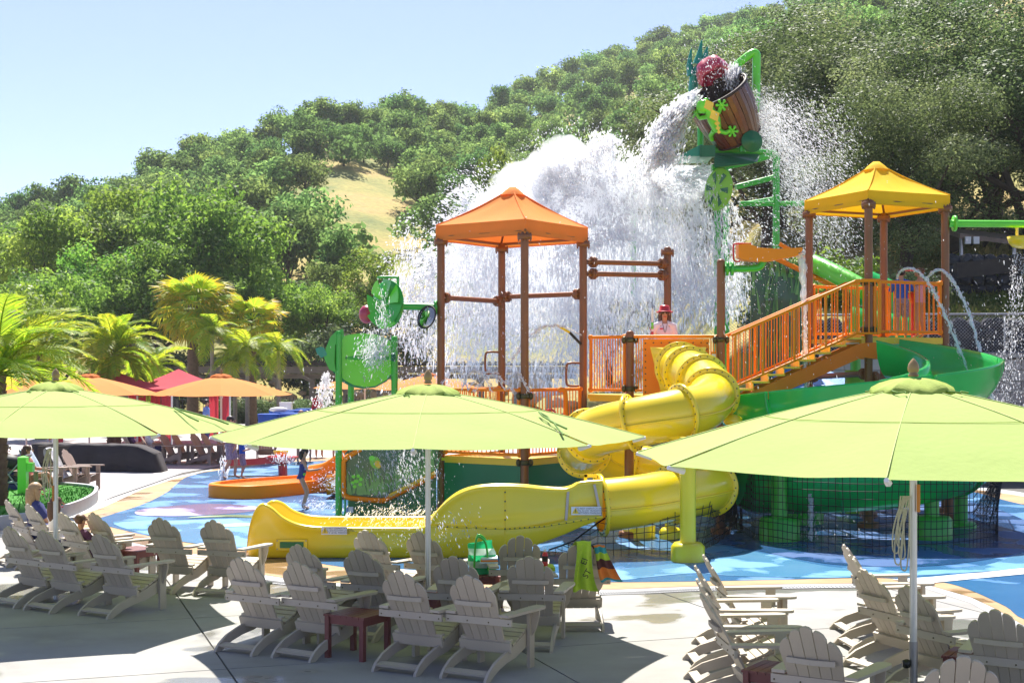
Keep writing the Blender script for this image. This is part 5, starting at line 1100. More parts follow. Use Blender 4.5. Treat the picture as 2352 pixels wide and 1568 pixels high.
# fill of the wooded slope beyond the first few hundred: one mass of crowns
rng = np.random.default_rng(3); pos = []; tone = []; siz = []; nr_ = []
cnt = 0
while cnt < 420:
    px = random.uniform(-80, 2250); Y = random.uniform(125, crest((px-CX)/F)); X = (px-CX)/F*Y; z = hill_z(X, Y); py = HY-(z-HC)/Y*F
    if inpoly(px, py, MEADOW) or (Y < 190 and (inpoly(px, py-40, MEADOW) or inpoly(px, py-80, MEADOW))) or (px > 1750 and Y < 150): continue
    cnt += 1; k = 260; d = rng.normal(size=(k, 3)); d /= np.linalg.norm(d, axis=1, keepdims=True); d[:, 2] = np.abs(d[:, 2])*1.1-.25
    rr = random.uniform(2.2, 3.6)*(1+max(0, Y-250)/700); pos.append(np.array([X, Y, z+rr*.7])+d*rr*rng.uniform(.6, 1.1, (k, 1))); nr_.append(d+rng.normal(size=(k, 3))*.5); tone.append(np.clip(random.gauss(.45, .2)+.18*rng.normal(size=k), 0, 1)); siz.append(rng.uniform(.3, .6, k)*(1+max(0, Y-250)/500))
me = leaves_mesh('hill_woods', np.concatenate(pos), np.concatenate(nr_), np.concatenate(siz), np.concatenate(tone), 'leaf_hill', rng); tag(link('hill_woods', me), kind='stuff')
# meadow trees that stand alone
for px, py, s, lab in ((790, 380, .9, 'lone oak at the upper edge of the golden meadow'), (890, 398, .85, 'lone oak at the upper right of the golden meadow'), (962, 492, 1.0, 'round green oak at the right side of the golden meadow'), (700, 478, 1.0, 'leaning oak at the left edge of the golden meadow')):
    Y = 130
    for Y in np.arange(110, 240, 1.0):
        if HY-(hill_z((px-CX)/F*Y, Y)-HC)/Y*F < py: break
    hill_plant(px, Y, s, 'hill1', lab, None)
# nearer oaks on the left
def near(key, px, py_top, Y, s, lab, group=None, name='oak_tree'):
    h = {'oak': 12, 'liv': 17, 'bus': 3.2, 'lim': 3.0, 'spa': 9.0, 'hil': 8}[key[:3]]; zt = HC+(HY-py_top)/F*Y; X = (px-CX)/F*Y; return plant(key, X, Y, max(zt-h*s, hill_z(X, Y)-h*s*.4 if Y > 95 else -.3), s, random.uniform(0, 6.28), lab, group, name)
near('oak0', 470, 412, 98, 1.02, 'tall broad oak rising behind the large fan palm'); near('oak1', 290, 425, 104, .98, 'dense green oak left of the oak behind the fan palm'); near('oak2', 150, 470, 100, .85, 'ragged oak with bare twigs on the left skyline'); near('oak0', 25, 500, 108, .9, 'dark oak at the left edge of the picture')
near('oak1', 360, 560, 92, .75, 'lower oak below the broad oak, above the feather palm'); near('oak2', 130, 610, 88, .7, 'lower oak behind the left feather palms'); near('oak1', 560, 560, 96, .72, 'oak right of the fan palm, beneath the meadow'); near('oak0', 235, 560, 96, .8, 'middle oak in the left tree belt')
near('oak2', 680, 640, 100, .6, 'oak between the fan palms and the meadow'); near('sparse', 862, 560, 104, .85, 'thin-leaved oak leaning beside the spray'); near('hill_tall', 742, 600, 116, .7, 'slim dark tree below the golden meadow'); near('hill2', 590, 480, 128, .8, 'dark oak left below the golden meadow'); near('oak0', 745, 650, 98, .5, 'dark bushy tree above the trestle bridge')
for px, pt, Y, s in ((40, 640, 80, 1.2), (110, 660, 78, 1.0)): near('lime_bush', px, pt, Y, s, 'light yellow-green bush behind the left feather palm', 'light green bushes behind the palms', 'bush')
for i, (px, pt, Y, s, k) in enumerate(((520, 800, 90, 1.0, 'bush'), (700, 770, 93, 1.3, 'bush'), (760, 740, 95, 1.5, 'bush'), (640, 760, 94, 1.2, 'lime_bush'), (850, 700, 97, 1.3, 'bush'), (930, 690, 96, 1.5, 'bush'), (420, 800, 90, 1.2, 'bush'), (340, 800, 88, 1.2, 'bush'))): near(k, px, pt, Y, s, 'green bush at the foot of the hill '+('behind the short pale palm', 'above the right part of the trestle bridge', 'just left of the green leaf toy', 'behind the slender palm farthest right', 'behind the green paddle wheel', 'farthest right at the edge of the spray', 'behind the tallest fan palm', 'behind the low arching palm')[i], 'bushes behind the trestle bridge', 'bush')
# big live oaks on the right
OG = None
for key, px, pt, Y, s, lab in (('live0', 1790, 10, 66, .95, 'tall grey-green oak just right of the tipping barrel'), ('live1', 1985, -10, 60, 1.0, 'tall grey-green oak rising behind the yellow canopy'), ('live2', 2190, -20, 58, .95, 'spreading oak at the right above the shelter roof'), ('live0', 2370, -70, 54, 1.0, 'oak cut by the right edge of the picture'), ('live1', 1650, 190, 78, .8, 'oak behind the tipping barrel, lower than its neighbours'), ('live2', 1500, 250, 92, .7, 'low oak left of the tipping barrel above the spray'), ('live2', 1890, 100, 74, .9, 'dark oak in the second row behind the tipping barrel'), ('live1', 2120, 180, 68, .8, 'second-row oak between the yellow canopy and the right edge'), ('live0', 2080, 330, 50, .62, 'lower oak directly behind the yellow canopy'), ('live1', 1760, 330, 62, .6, 'lower oak right behind the green bucket tower'), ('live2', 2290, 250, 62, .8, 'second-row oak near the right edge'), ('live0', 1400, 330, 100, .62, 'low oak behind the top of the spray'), ('live1', 1260, 290, 150, .8, 'pale oak above the left shoulder of the spray'), ('sparse', 1150, 320, 130, .9, 'yellow-green oak left above the spray')):
    h = {'liv': 17, 'spa': 9}[key[:3]]; zt = HC+(HY-pt)/F*Y; X = (px-CX)/F*Y; zg = hill_z(X, Y); s_ = (zt-zg)/h; plant(key, X, Y, zg-.3, s, random.uniform(0, 6.28), lab, OG, sz=max(.5, s_))
for i, (px, py, Y, s, k) in enumerate(((1900, 590, 47, .8, 'lime_bush'), (1960, 610, 46, .7, 'lime_bush'), (2090, 640, 45, .8, 'bush'), (1830, 620, 48, .9, 'bush'), (1760, 640, 46, .8, 'bush'))): near(k, px, py-30, Y, s, 'leafy bush under the oaks '+('left of the yellow tower posts, light green', 'between the yellow tower posts, light green', 'behind the children on the yellow tower', 'left of the yellow canopy', 'farthest left, nearest the spray')[i], 'bushes under the right-hand oaks', 'bush')
# ---- palms
def frond_mesh(seed, Lf, droop, nleaf, lw, mat, vee=.5, ll=.42):
    rnd = random.Random(seed); sp = []; m = MB()
    for i in range(9):
        t = i/8; sp.append(V(Lf*(t*.92-.12*t*t*droop), 0, Lf*(.5*t-droop*.62*t*t)))
    sp = catmull(sp, 3); m.tube(sp, list(np.linspace(.028, .005, len(sp))), 5, False); tones = []
    nst = len(m.f); tip = []
    for i in range(nleaf):
        f = .12+.87*i/nleaf; q = f*(len(sp)-1); j = min(len(sp)-2, int(q)); p = sp[j].lerp(sp[j+1], q-j); d = (sp[j+1]-sp[j]).normalized(); up = V(0, 1, 0).cross(d)*-1
        ln = ll*Lf*.5*math.sin(math.pi*min(.97, f*.82+.16))**.7
        for s in (-1, 1):
            o = (V(0, s, 0)*(.8)+d*.75-V(0, 0, 1)*0+V(0, 0, vee*rnd.uniform(.5, 1))).normalized(); e = p+o*ln-V(0, 0, ln*rnd.uniform(.15, .4)); mid = p.lerp(e, .5)+V(0, 0, ln*.09); w = d*lw
            m.add([p-w*.5, p+w*.5, mid+w, e, mid-w], [(0, 1, 2, 4), (4, 2, 3)], 0, False)
    me = m.mesh('frond', mat); at_ = me.attributes.new('leaf_tone', 'FLOAT', 'FACE'); vals = [min(1, max(0, .45+.35*rnd.gauss(0, .6))) for _ in range(len(me.polygons))]; at_.data.foreach_set('value', vals); return me
def fan_mesh(seed, Rf, mat):
    rnd = random.Random(seed); m = MB(); st = V(Rf*.95, 0, .1); m.tube([V(0, 0, 0), V(Rf*.5, 0, .12), st], [.03, .02, .014], 5, False); n = 30; seg = []
    for i in range(n+1):
        a = R(-118+236*i/n); rr = Rf*(.92+.1*math.cos(a)+rnd.uniform(-.05, .05)); dz = -.16*rr*abs(math.sin(a))+(.05 if i % 2 else -.05)*Rf*.5
        seg.append((a, rr, dz))
    for i in range(n):
        a, r0, z0 = seg[i]; b, r1, z1 = seg[i+1]; c = (a+b)/2; q = lambda t, r, z: st+V(math.cos(t)*r, math.sin(t)*r, z)
        p1, p2 = q(a, r0*.62, z0*.5), q(b, r1*.62, z1*.5); e = q(c, (r0+r1)/2, -.32*Rf*rnd.uniform(.3, 1.3)); m.add([st, p1, p2], [(0, 1, 2)]); m.add([p1, e, p2], [(0, 1, 2)], 1)
    me = m.mesh('fan_leaf', [mat, 'leaf_palm_tip']); at_ = me.attributes.new('leaf_tone', 'FLOAT', 'FACE'); at_.data.foreach_set('value', [min(1, max(0, rnd.gauss(.45, .2))) for _ in range(len(me.polygons))]); return me
def palm(px, py, Y, h_root, fr, n, r, bark, lab, name, scale=1.0, el=(-30, 80), group=None, ltone=None, taper=.8):
    c = P(px, py, Y); root = thing(name, lab, 'palm', (c.x, c.y, 0), 0, group); m = MB(); H_ = c.z; k = max(4, int(H_/.16)); rnd = random.Random(int(px*7+py))
    for i in range(k):
        z0 = H_*i/k; z1 = H_*(i+1)/k; rr = r*(1-(1-taper)*i/k); m.tube([V(0, 0, z0), V(0, 0, z1)], [rr*.93, rr*1.06], 12, False)
    m.build('trunk', bark, root)
    for i in range(n):
        t = (i+.5)/n; e = el[0]+(el[1]-el[0])*(t**.85); az = i*2.39996+rnd.uniform(-.2, .2); o = link('frond' if 'fan' not in name else 'fan_leaf', fr[i % len(fr)], root, (0, 0, H_)); o.rotation_euler = (rnd.uniform(-.25, .25), -R(e-25), az); s = scale*rnd.uniform(.85, 1.12); o.scale = (s, s, s)
    return root
FA = [frond_mesh(i, 2.9, .75+.2*i, 46, .026, 'leaf_palm', .35) for i in range(3)]; FB = [frond_mesh(10+i, 2.6, .9+.2*i, 44, .035, 'leaf_palm', .5) for i in range(3)]; FS = [frond_mesh(20+i, 1.9, 1.2+.3*i, 30, .028, 'leaf_palm', .1, .6) for i in range(3)]; FF = [fan_mesh(i, .95, 'leaf_palm') for i in range(3)]
palm(-8, 862, 29.6, 0, FA, 34, .24, 'palm_bark', 'large feather palm at the left edge with its trunk in the turf planter', 'feather_palm', 1.0, (-5, 78))
palm(262, 812, 58, 0, FB, 40, .3, 'palm_bark', 'full feather palm left of the tall fan palm', 'feather_palm', 1.05, (-25, 80)); palm(95, 800, 62, 0, FB, 34, .3, 'palm_bark', 'feather palm partly hidden behind the left edge palm', 'feather_palm', 1.0, (-20, 80)); palm(345, 850, 66, 0, FB, 26, .25, 'palm_bark', 'low arching feather palm between the red tents', 'feather_palm', .9, (-20, 70))
palm(443, 700, 76, 0, FF, 46, .34, 'palm_bark', 'tallest fan palm with a shaggy brown trunk', 'fan_palm', 1.28, (-55, 80)); palm(578, 735, 78, 0, FF, 34, .3, 'palm_bark', 'second fan palm, right of the tallest one', 'fan_palm', 1.05, (-50, 80))
for px, py, Y, lab in ((487, 768, 74, 'slender pale palm in front of the tallest fan palm'), (568, 800, 74, 'slender pale palm in the middle of three'), (640, 806, 74, 'slender pale palm farthest right by the trestle bridge'), (540, 830, 75, 'short palm with a brown trunk behind the orange umbrella')): palm(px, py, Y, 0, FS, 16, .12, 'palm_pale', lab, 'slender_palm', 1.1, (-5, 80))
# ================================================================ things round the pad: far umbrellas, tents, bridge, walls
GO_ = 'orange market umbrellas on the far side of the pad'
for px, Y, lab, pol in ((508, 46.7, 'orange umbrella with a white pole in front of the red tent', 'white_metal'), (205, 47.5, 'orange umbrella left of the one by the red tent', 'white_metal'), (60, 50, 'orange umbrella behind the left feather palm', 'white_metal'), (838, 64, 'pale orange umbrella behind the green leaf toy', 'white_metal'), (985, 60, 'orange umbrella seen through the spray', 'white_metal')):
    umbrella(P(px, 1000, Y), 2.32, 2.2, 2.82, 11, 'orange_cloth', 'orange_cap', lab, GO_, pol, 6, 8, False)
def tent(px, Y, half, lab, rot=20):
    c = P(px, 1000, Y); r = thing('shade_tent', lab, 'tent', (c.x, c.y, 0), R(rot), 'red cabana tents'); h = half
    cor = [(-h, -h), (h, -h), (h, h), (-h, h)]; m = MB()
    for i in range(4):
        a, b = V(*cor[i], 2.25), V(*cor[(i+1) % 4], 2.25); A = V(0, 0, 3.05); K = 6; vs = []
        for u in range(K+1):
            for w in range(K+1):
                f, t = u/K, w/K; p = A*(1-f)+(a*(1-t)+b*t)*f; p.z -= .22*f*(1-f); vs.append(p)
        m = MB(); m.add(vs, [(u*(K+1)+w, (u+1)*(K+1)+w, (u+1)*(K+1)+w+1, u*(K+1)+w+1) for u in range(K) for w in range(K)], 0, True); m.build('roof_panel', 'red_cloth', r)
        m = MB(); m.add([a, b, b-V(0, 0, .25), a-V(0, 0, .25)], [(0, 1, 2, 3)]); m.build('valance', 'red_cloth', r)
    for x, y in cor:
        MB().tube([V(x*.98, y*.98, 0), V(x*.98, y*.98, 2.25)], .04, 8).build('pole', 'white_metal', r)
        m = MB(); vs = []
        for z in (.1, 1.2, 2.2):
            for k in range(9): vs.append(V(x*.9+(k-4)*.05, y*.9+.06*math.sin(k*2.2)*(1 if z > 1 else .6), z))
        m.add(vs, [(i*9+k, i*9+k+1, (i+1)*9+k+1, (i+1)*9+k) for i in range(2) for k in range(8)], 0, True); m.build('curtain', 'red_cloth', r)
tent(410, 60, 1.9, 'red tent with tied curtains behind the orange umbrella'); tent(250, 58, 2.3, 'red tent left of the other, behind the orange umbrellas')
# trestle bridge
pm('old_wood', (.20, .165, .13), .85, .3, 2, .4, 14, stretch=(1, 6, 6)); pm('dark_wood', (.05, .04, .032), .9, .3, 3, .4, 14); pm('sand_rock', (.42, .31, .19), .9, .25, 1.5, .7, 4)
br = thing('trestle_bridge', 'long weathered timber trestle bridge behind the palms', 'bridge', (0, 88, 0)); BL = (-26, 4)
for z, h, mt in ((3.36, .16, 'dark_wood'), (3.02, .42, 'old_wood')): MB().box(((BL[0]+BL[1])/2, 0, z), (BL[1]-BL[0], .9 if h < .2 else .5, h)).build('deck_beam', mt, br)
MB().box(((BL[0]+BL[1])/2, .5, 2.62), (BL[1]-BL[0], .3, .3)).build('lower_beam', 'old_wood', br)
for i in range(14):
    x = BL[0]+1+i*2.1; m = MB(); m.box((x, .3, 1.25), (.34, .34, 2.5)); m.build('trestle_post', 'old_wood', br)
    m = MB(); m.bar(V(x-.9, .1, 2.75), V(x+.0, .1, 2.3), .2, .2); m.build('bracket', 'old_wood', br)
tk = MB().box((0, 0, 0), (.16, 1.2, .1)).mesh('tie', 'dark_wood')
for i in range(74): link('tie', tk, br, (BL[0]+.2+i*.4, -.05, 3.5))
rk = thing('rock_bank', 'tan rocky bank under the trestle bridge', 'rock bank', (-11, 92, 0)); m = MB(); random.seed(9)
for i in range(120): 
    c = V(random.uniform(-16, 16), random.uniform(-.8, .8), random.uniform(0, 2.4)); s = random.uniform(.25, .8); q = MB(); m.ball(c, (s, s*.7, s*.6), 7, 5)
m.v = [(x+.12*noise.noise(V(x*2, y*2, z*2)), y, z+.15*noise.noise(V(x*2+5, y*2, z*2))) for x, y, z in m.v]; m.s = [False]*len(m.s); m.build('rocks', 'sand_rock', rk)['kind'] = 'stuff'
# black iron fence
fe = thing('iron_fence', 'black iron picket fence in front of the trestle bridge', 'fence', (-13, 82, 0)); pk = MB().tube([V(0, 0, .05), V(0, 0, 1.45)], .018, 5).mesh('picket', 'black')
for z in (.25, 1.3): MB().tube([V(-9, 0, z), V(14, 0, z)], .025, 6).build('rail', 'black', fe)
for i in range(115): link('picket', pk, fe, (-9+i*.2, 0, 0))
for i in range(10): MB().box((-9+i*2.5, 0, .8), (.09, .09, 1.6)).build('fence_post', 'black', fe)
for i, (px, Y) in enumerate(((600, 80), (560, 80.5), (640, 80), (520, 80), (690, 80.5), (735, 80))):
    near('bush', px, 935+(i % 2)*8, Y, .55, 'low dark shrub by the iron fence, '+('fourth', 'fifth', 'third', 'sixth', 'second', 'first')[i]+' from the right', 'shrubs along the iron fence', 'bush')
# blue clothed cocktail tables
for i, (px, py, Y) in enumerate(((617, 950, 62), (652, 945, 66), (668, 949, 62), (640, 941, 70), (684, 941, 70), (700, 938, 74))):
    c = P(px, py, Y); r = thing('cocktail_table', 'round blue clothed table, '+('nearest and leftmost', 'middle of the left row', 'nearest in the right row', 'far end of the left row', 'middle of the right row', 'far end of the right row')[i], 'table', (c.x, c.y, 0), 0, 'blue clothed round tables'); h = c.z
    m = MB(); m.lathe([(0, h), (.46, h), (.48, h-.03), (.46, h-.3), (.52, .02)], n=40, wob=lambda t, q: 1+(.05*math.cos(9*t)*max(0, q-2)/2)); m.build('tablecloth', 'blue_cloth', r)
    MB().box((0, 0, h-.05), (.6, .6, .03)).build('tabletop', 'dark_wood', r)
for px, py, Y, sz, lab in ((657, 936, 68, (.55, .5, .32), 'white box on a blue clothed table'), (640, 938, 66, (.7, .4, .12), 'pile of white napkins on a blue clothed table')):
    c = P(px, py, Y); o = thing('box' if sz[2] > .2 else 'napkins', lab, 'box' if sz[2] > .2 else 'napkins', (c.x, c.y, c.z-.1)); m = MB(); 
    (m.box((0, 0, sz[2]/2), sz) if sz[2] > .2 else m.ball((0, 0, .05), (.45, .25, .12), 10, 6)); m.build('body', 'white_paint', o)
    if sz[2] > .2: MB().box((0, 0, sz[2]+.02), (sz[0]+.04, sz[1]+.04, .04)).build('lid', 'white_paint', o)
# black covered bar at the left
bk_ = thing('covered_bar', 'long low counter wrapped in black cloth beside the pad', 'covered counter', G(230, 1084)); m = MB(); a, b = G(75, 1080)-bk_.location, G(352, 1085)-bk_.location; prof = [(0, 0), (.0, .4), (.03, .76), (.08, .80), (.85, .80), (.9, .0)]; vs = []; n = 26
for i in range(n+1):
    t = i/n; p = a.lerp(b, t); tail = max(0, (t-.8)/.2)
    for (y, z) in prof: vs.append(V(p.x+.05*math.sin(9*t+z*5)+tail*.25*(.8-z), p.y+y-.06*math.sin(23*t)*(1-z)*(y < .5)-.12*noise.noise(V(t*9, z*2, y)), max(0.0, z*(1-.30*tail*tail)+.03*noise.noise(V(t*13, z*3, 5))*(z > .1))))
m.add(vs, [(i*6+k, (i+1)*6+k, (i+1)*6+k+1, i*6+k+1) for i in range(n) for k in range(5)]+[(0, 1, 2, 3, 4, 5), tuple(range(n*6+5, n*6-1, -1))], 0, True); m.build('cloth', 'black_cloth', bk_)
MB().box((a+b)/2+V(-.3, .45, .5), ((b-a).length*.7, .5, .5)).build('counter', 'dark_wood', bk_)
# lime post at the planter
lp_ = thing('lime_post', 'square lime green post with a small box, in the planter at left', 'post', P(53, 1145, 32.4).xy.to_3d()); LPO = Vector(lp_.location); zt = z_at(1050, 32.4); MB().box((0, 0, zt/2), (.19, .19, zt)).build('shaft', 'green_bright', lp_); m = MB(); m.add([V(-.1, -.1, zt), V(.1, -.1, zt), V(.1, .1, zt), V(-.1, .1, zt), V(0, 0, zt+.04)], [(0, 1, 4), (1, 2, 4), (2, 3, 4), (3, 0, 4)]); m.build('post_cap', 'green_bright', lp_)
MB().box((.17, 0, zt-.22), (.14, .16, .2)).build('box', 'green_bright', lp_)
# far chairs: by the bar, and a row at the back
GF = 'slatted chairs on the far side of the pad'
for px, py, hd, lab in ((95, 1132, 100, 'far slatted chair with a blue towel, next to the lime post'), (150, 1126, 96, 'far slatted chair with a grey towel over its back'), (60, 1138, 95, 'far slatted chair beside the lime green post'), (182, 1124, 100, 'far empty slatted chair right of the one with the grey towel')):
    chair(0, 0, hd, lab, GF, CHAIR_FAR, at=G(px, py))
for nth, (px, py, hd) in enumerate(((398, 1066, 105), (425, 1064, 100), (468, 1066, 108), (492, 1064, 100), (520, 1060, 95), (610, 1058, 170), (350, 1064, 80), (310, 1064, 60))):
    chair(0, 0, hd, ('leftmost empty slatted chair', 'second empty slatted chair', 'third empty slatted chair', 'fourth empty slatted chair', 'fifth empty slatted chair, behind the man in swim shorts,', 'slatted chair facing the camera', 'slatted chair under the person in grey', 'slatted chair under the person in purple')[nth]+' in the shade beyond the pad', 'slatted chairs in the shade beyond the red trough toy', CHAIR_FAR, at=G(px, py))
# right side: block wall, gabion, fence, shelter
pm('block', (.40, .35, .30), .9, .12, 2, .5, 20, objvar=.12); pm('mortar', (.24, .21, .18), .95); pm('basalt', (.032, .032, .036), .75, .4, 4, .6, 10, objvar=.4); pm('roof_tin', (.22, .16, .12), .7, .3, 4, .3, 10)
wl = thing('block_wall', 'tan concrete block retaining wall at the right edge', 'wall', (12, 38.6, 0)); WL0, WL1 = -3.6, 6.0; H_ = 3.41; MB().box(((WL0+WL1)/2, .2, H_/2-.05), (WL1-WL0, .3, H_-.1)).build('mortar_core', 'mortar', wl); bmesh_ = MB().box((0, 0, 0), (.585, .12, .285)).mesh('block', 'block')
for r_ in range(11):
    for c_ in range(16): 
        x = WL0+.3+c_*.6+(.3 if r_ % 2 else 0)
        o = link('block', bmesh_, wl, (x, .0+random.uniform(-.006, .006), .15+r_*.3))
MB().box(((WL0+WL1)/2+.1, .1, H_-.02), (WL1-WL0+.2, .46, .1)).build('coping', 'block', wl)
gw = thing('gabion_wall', 'dark basalt gabion wall above the block wall', 'wall', (12, 41.4, 0)); rocks = [MB().ball((0, 0, 0), (.26, .16, .19), 7, 5) for _ in range(4)]; rm = []
for k, q in enumerate(rocks):
    q.v = [tuple(Vector(v)*(1+.35*noise.noise(Vector(v)*6+V(k*9, 0, 0)))) for v in q.v]; q.s = [False]*len(q.s); rm.append(q.mesh('stone', 'basalt'))
MB().box((1, .35, 3.2), (12, .4, 2.4)).build('backing', 'black', gw); n_ = 0
for r_ in range(5):
    for c_ in range(30):
        o = link('stone', random.choice(rm), gw, (-4.6+c_*.4+random.uniform(-.08, .08)+(.2 if r_ % 2 else 0), random.uniform(-.05, .08), 3.15+r_*.29+random.uniform(-.05, .05))); o.rotation_euler = (random.uniform(-.4, .4), random.uniform(-.6, .6), random.uniform(-.5, .5)); s = random.uniform(.9, 1.25); o.scale = (s, 1, s)
cf = thing('chain_fence', 'chain-link fence with a grey top rail above the basalt wall', 'fence', (12, 41.0, 0)); MB().tube([V(-4.5, 0, 4.58), V(7, 0, 4.64)], .035, 8).build('top_rail', 'steel', cf); MB().tube([V(-4.5, 0, 3.5), V(7, 0, 3.5)], .02, 6).build('bottom_rail', 'steel', cf)
for i in range(6): MB().tube([V(-4.4+i*2.2, .02, 3.3), V(-4.4+i*2.2, .02, 4.6)], .035, 8).build('fence_post', 'steel', cf)
m = MB()
for i in range(-12, 115):
    x = -4.5+i*.1
    for s in (-1, 1):
        a = V(x, 0, 3.5); b = V(x+s*1.08, 0, 4.58); m.tube([a, b], .005, 3, False)
m.build('wire', 'steel', cf)['kind'] = 'stuff'
sh = thing('shelter', 'low open shelter with a brown roof on the slope at the right edge', 'shelter', P(2280, 600, 50).xy.to_3d()); SO = Vector(sh.location)
def S(px, py, d=0): return P(px, py, 50+d)-SO
m = MB(); q = [S(2205, 537), S(2420, 562), S(2420, 548, 5), S(2150, 520, 5)]; m.add(q+[p-V(0, 0, .16) for p in q], [(0, 1, 2, 3), (7, 6, 5, 4), (0, 4, 5, 1), (1, 5, 6, 2), (2, 6, 7, 3), (3, 7, 4, 0)]); m.build('roof', 'roof_tin', sh)
for px, d in ((2208, .2), (2330, .2), (2420, .2), (2208, 4), (2330, 4)): MB().tube([S(px, 700, d), S(px, 545, d)], .07, 8).build('shelter_post', 'steel', sh)
for px in (2223, 2242): MB().box(S(px, 552, -.1), (.2, .12, .25)).build('floodlight', 'white_paint', sh)
for i in range(5): MB().bar(S(2240+i*30, 545+i*3.2, .2), S(2230+i*30, 560+i*3, 4.5), .1, .16).build('rafter', 'dark_wood', sh)
ds = thing('stone_pier', 'dark dry stone pier in front of the shelter', 'stone wall', P(2230, 640, 48).xy.to_3d()); DO = Vector(ds.location); random.seed(31)
for r_ in range(5):
    for c_ in range(6):
        o = link('stone', random.choice(rm), ds, (-.6+c_*.42, 0, z_at(640, 48)-.7+r_*.33)); o.scale = (1.2, 1.6, 1.1); o.rotation_euler = (random.uniform(-.3, .3), random.uniform(-.4, .4), random.uniform(-.5, .5))
# grass on the right slope
rng = np.random.default_rng(8); k = 26000; gx = rng.uniform(8, 24, k); gy = rng.uniform(42, 62, k); keep = gx/gy > .27; gx, gy = gx[keep], gy[keep]; k = len(gx); gz = np.array([hill_z(a, b) for a, b in zip(gx, gy)]); pos = np.stack([gx, gy, gz+.1], 1); nr = rng.normal(size=(k, 3)); nr[:, 2] *= .2; nr[:, 1] -= .5
leaf_mat('dry_grass', [(.06, .10, .02), (.16, .19, .04), (.34, .27, .10)], .4, .7, .2)
t_ = np.clip(.35+.25*np.array([noise.noise(V(a*.25, b*.25, 0)) for a, b in zip(gx, gy)])*2+.2*rng.normal(size=k)+.3*(gy > 47.5), 0, 1); tag(link('slope_grass', leaves_mesh('slope_grass', pos, nr, rng.uniform(.10, .26, k), t_, 'dry_grass', rng, .16)), kind='stuff')
bl = thing('slope_ledge', 'dark timber ledge crossing the grass slope at the right', 'retaining ledge', P(2290, 612, 46.5).xy.to_3d()); MB().bar(P(2195, 622, 46.5)-bl.location, P(2420, 598, 46.5)-bl.location, .4, .5).build('timber', 'dark_wood', bl)
# ================================================================ falling water
m = bpy.data.materials.new('spray'); m.use_nodes = True; nt = m.node_tree; n = nt.nodes; L = nt.links; b = n['Principled BSDF']; b.inputs['Base Color'].default_value = (.98, .985, .99, 1); b.inputs['Roughness'].default_value = .25; b.inputs['Specular IOR Level'].default_value = .8
t = n.new('ShaderNodeBsdfTranslucent'); t.inputs[0].default_value = (.97, .98, 1, 1); ms = n.new('ShaderNodeMixShader'); ms.inputs[0].default_value = .62; L.new(b.outputs[0], ms.inputs[1]); L.new(t.outputs[0], ms.inputs[2])
tp = n.new('ShaderNodeBsdfTransparent'); m3 = n.new('ShaderNodeMixShader'); m3.inputs[0].default_value = .4; L.new(ms.outputs[0], m3.inputs[1]); L.new(tp.outputs[0], m3.inputs[2]); L.new(m3.outputs[0], n['Material Output'].inputs[0]); MATS['spray'] = m
m = bpy.data.materials.new('clear_water'); m.use_nodes = True; nt = m.node_tree; n = nt.nodes; L = nt.links; b = n['Principled BSDF']; b.inputs['Base Color'].default_value = (.9, .94, .97, 1); b.inputs['Roughness'].default_value = .12; b.inputs['Specular IOR Level'].default_value = .9
tr = n.new('ShaderNodeBsdfTransparent'); ms = n.new('ShaderNodeMixShader'); ms.inputs[0].default_value = .6; L.new(b.outputs[0], ms.inputs[1]); L.new(tr.outputs[0], ms.inputs[2]); L.new(ms.outputs[0], n['Material Output'].inputs[0]); MATS['clear_water'] = m
wr = np.random.default_rng(77)
def droplets(name, pos, vel, size, stretch, mat='spray', kind='stuff', label=None, parent=None):
    """each drop a small real bead (an octahedron) drawn out along its flight"""
    k = len(pos); d = vel/(np.linalg.norm(vel, axis=1, keepdims=True)+1e-9); r = wr.normal(size=(k, 3)); a = np.cross(d, r); a /= np.linalg.norm(a, axis=1, keepdims=True)+1e-9; c = np.cross(d, a); s = size[:, None]; l = s*stretch[:, None]
    v = np.empty((k, 5, 3)); v[:, 0] = pos+d*l; v[:, 1] = pos+a*s; v[:, 2] = pos-a*s*.5+c*s*.87; v[:, 3] = pos-a*s*.5-c*s*.87; v[:, 4] = pos-d*l
    f = np.array([(0, 1, 2), (0, 2, 3), (0, 3, 1), (4, 2, 1), (4, 3, 2), (4, 1, 3)], np.int32); idx = (np.arange(k, dtype=np.int32)[:, None, None]*5+f[None]).reshape(-1); nf = 6*k
    me = bpy.data.meshes.new(name); me.vertices.add(5*k); me.vertices.foreach_set('co', v.reshape(-1).astype(np.float32)); me.loops.add(3*nf); me.loops.foreach_set('vertex_index', idx); me.polygons.add(nf); me.polygons.foreach_set('loop_start', np.arange(0, 3*nf, 3, dtype=np.int32)); me.polygons.foreach_set('loop_total', np.full(nf, 3, np.int32)); me.materials.append(MATS[mat]); me.update()
    o = link(name, me, parent)
    if kind: o['kind'] = kind
    return o
def cloud(spec, tot):
    """spec: (px, py, depth, rx, ry, rdepth, weight, vx, vz) lobes of the burst, in the place's metres after conversion"""
    w = np.array([s[6] for s in spec], float); w /= w.sum(); n_ = (w*tot).astype(int); P_ = []; V_ = []
    for s, k in zip(spec, n_):
        c = np.array(P(s[0], s[1], s[2])); sc = s[2]/F; g = wr.normal(size=(k, 3)); g /= np.linalg.norm(g, axis=1, keepdims=True); rad_ = wr.random((k, 1))**(1/2.4)
        q = g*rad_; pos = c+q*[s[3]*sc, s[5], s[4]*sc]; P_.append(pos); V_.append(np.stack([s[7]+.5*q[:, 0]+.25*wr.normal(size=k), .3*wr.normal(size=k), s[8]+.5*q[:, 2]+.25*wr.normal(size=k)], 1))
    return np.concatenate(P_), np.concatenate(V_)
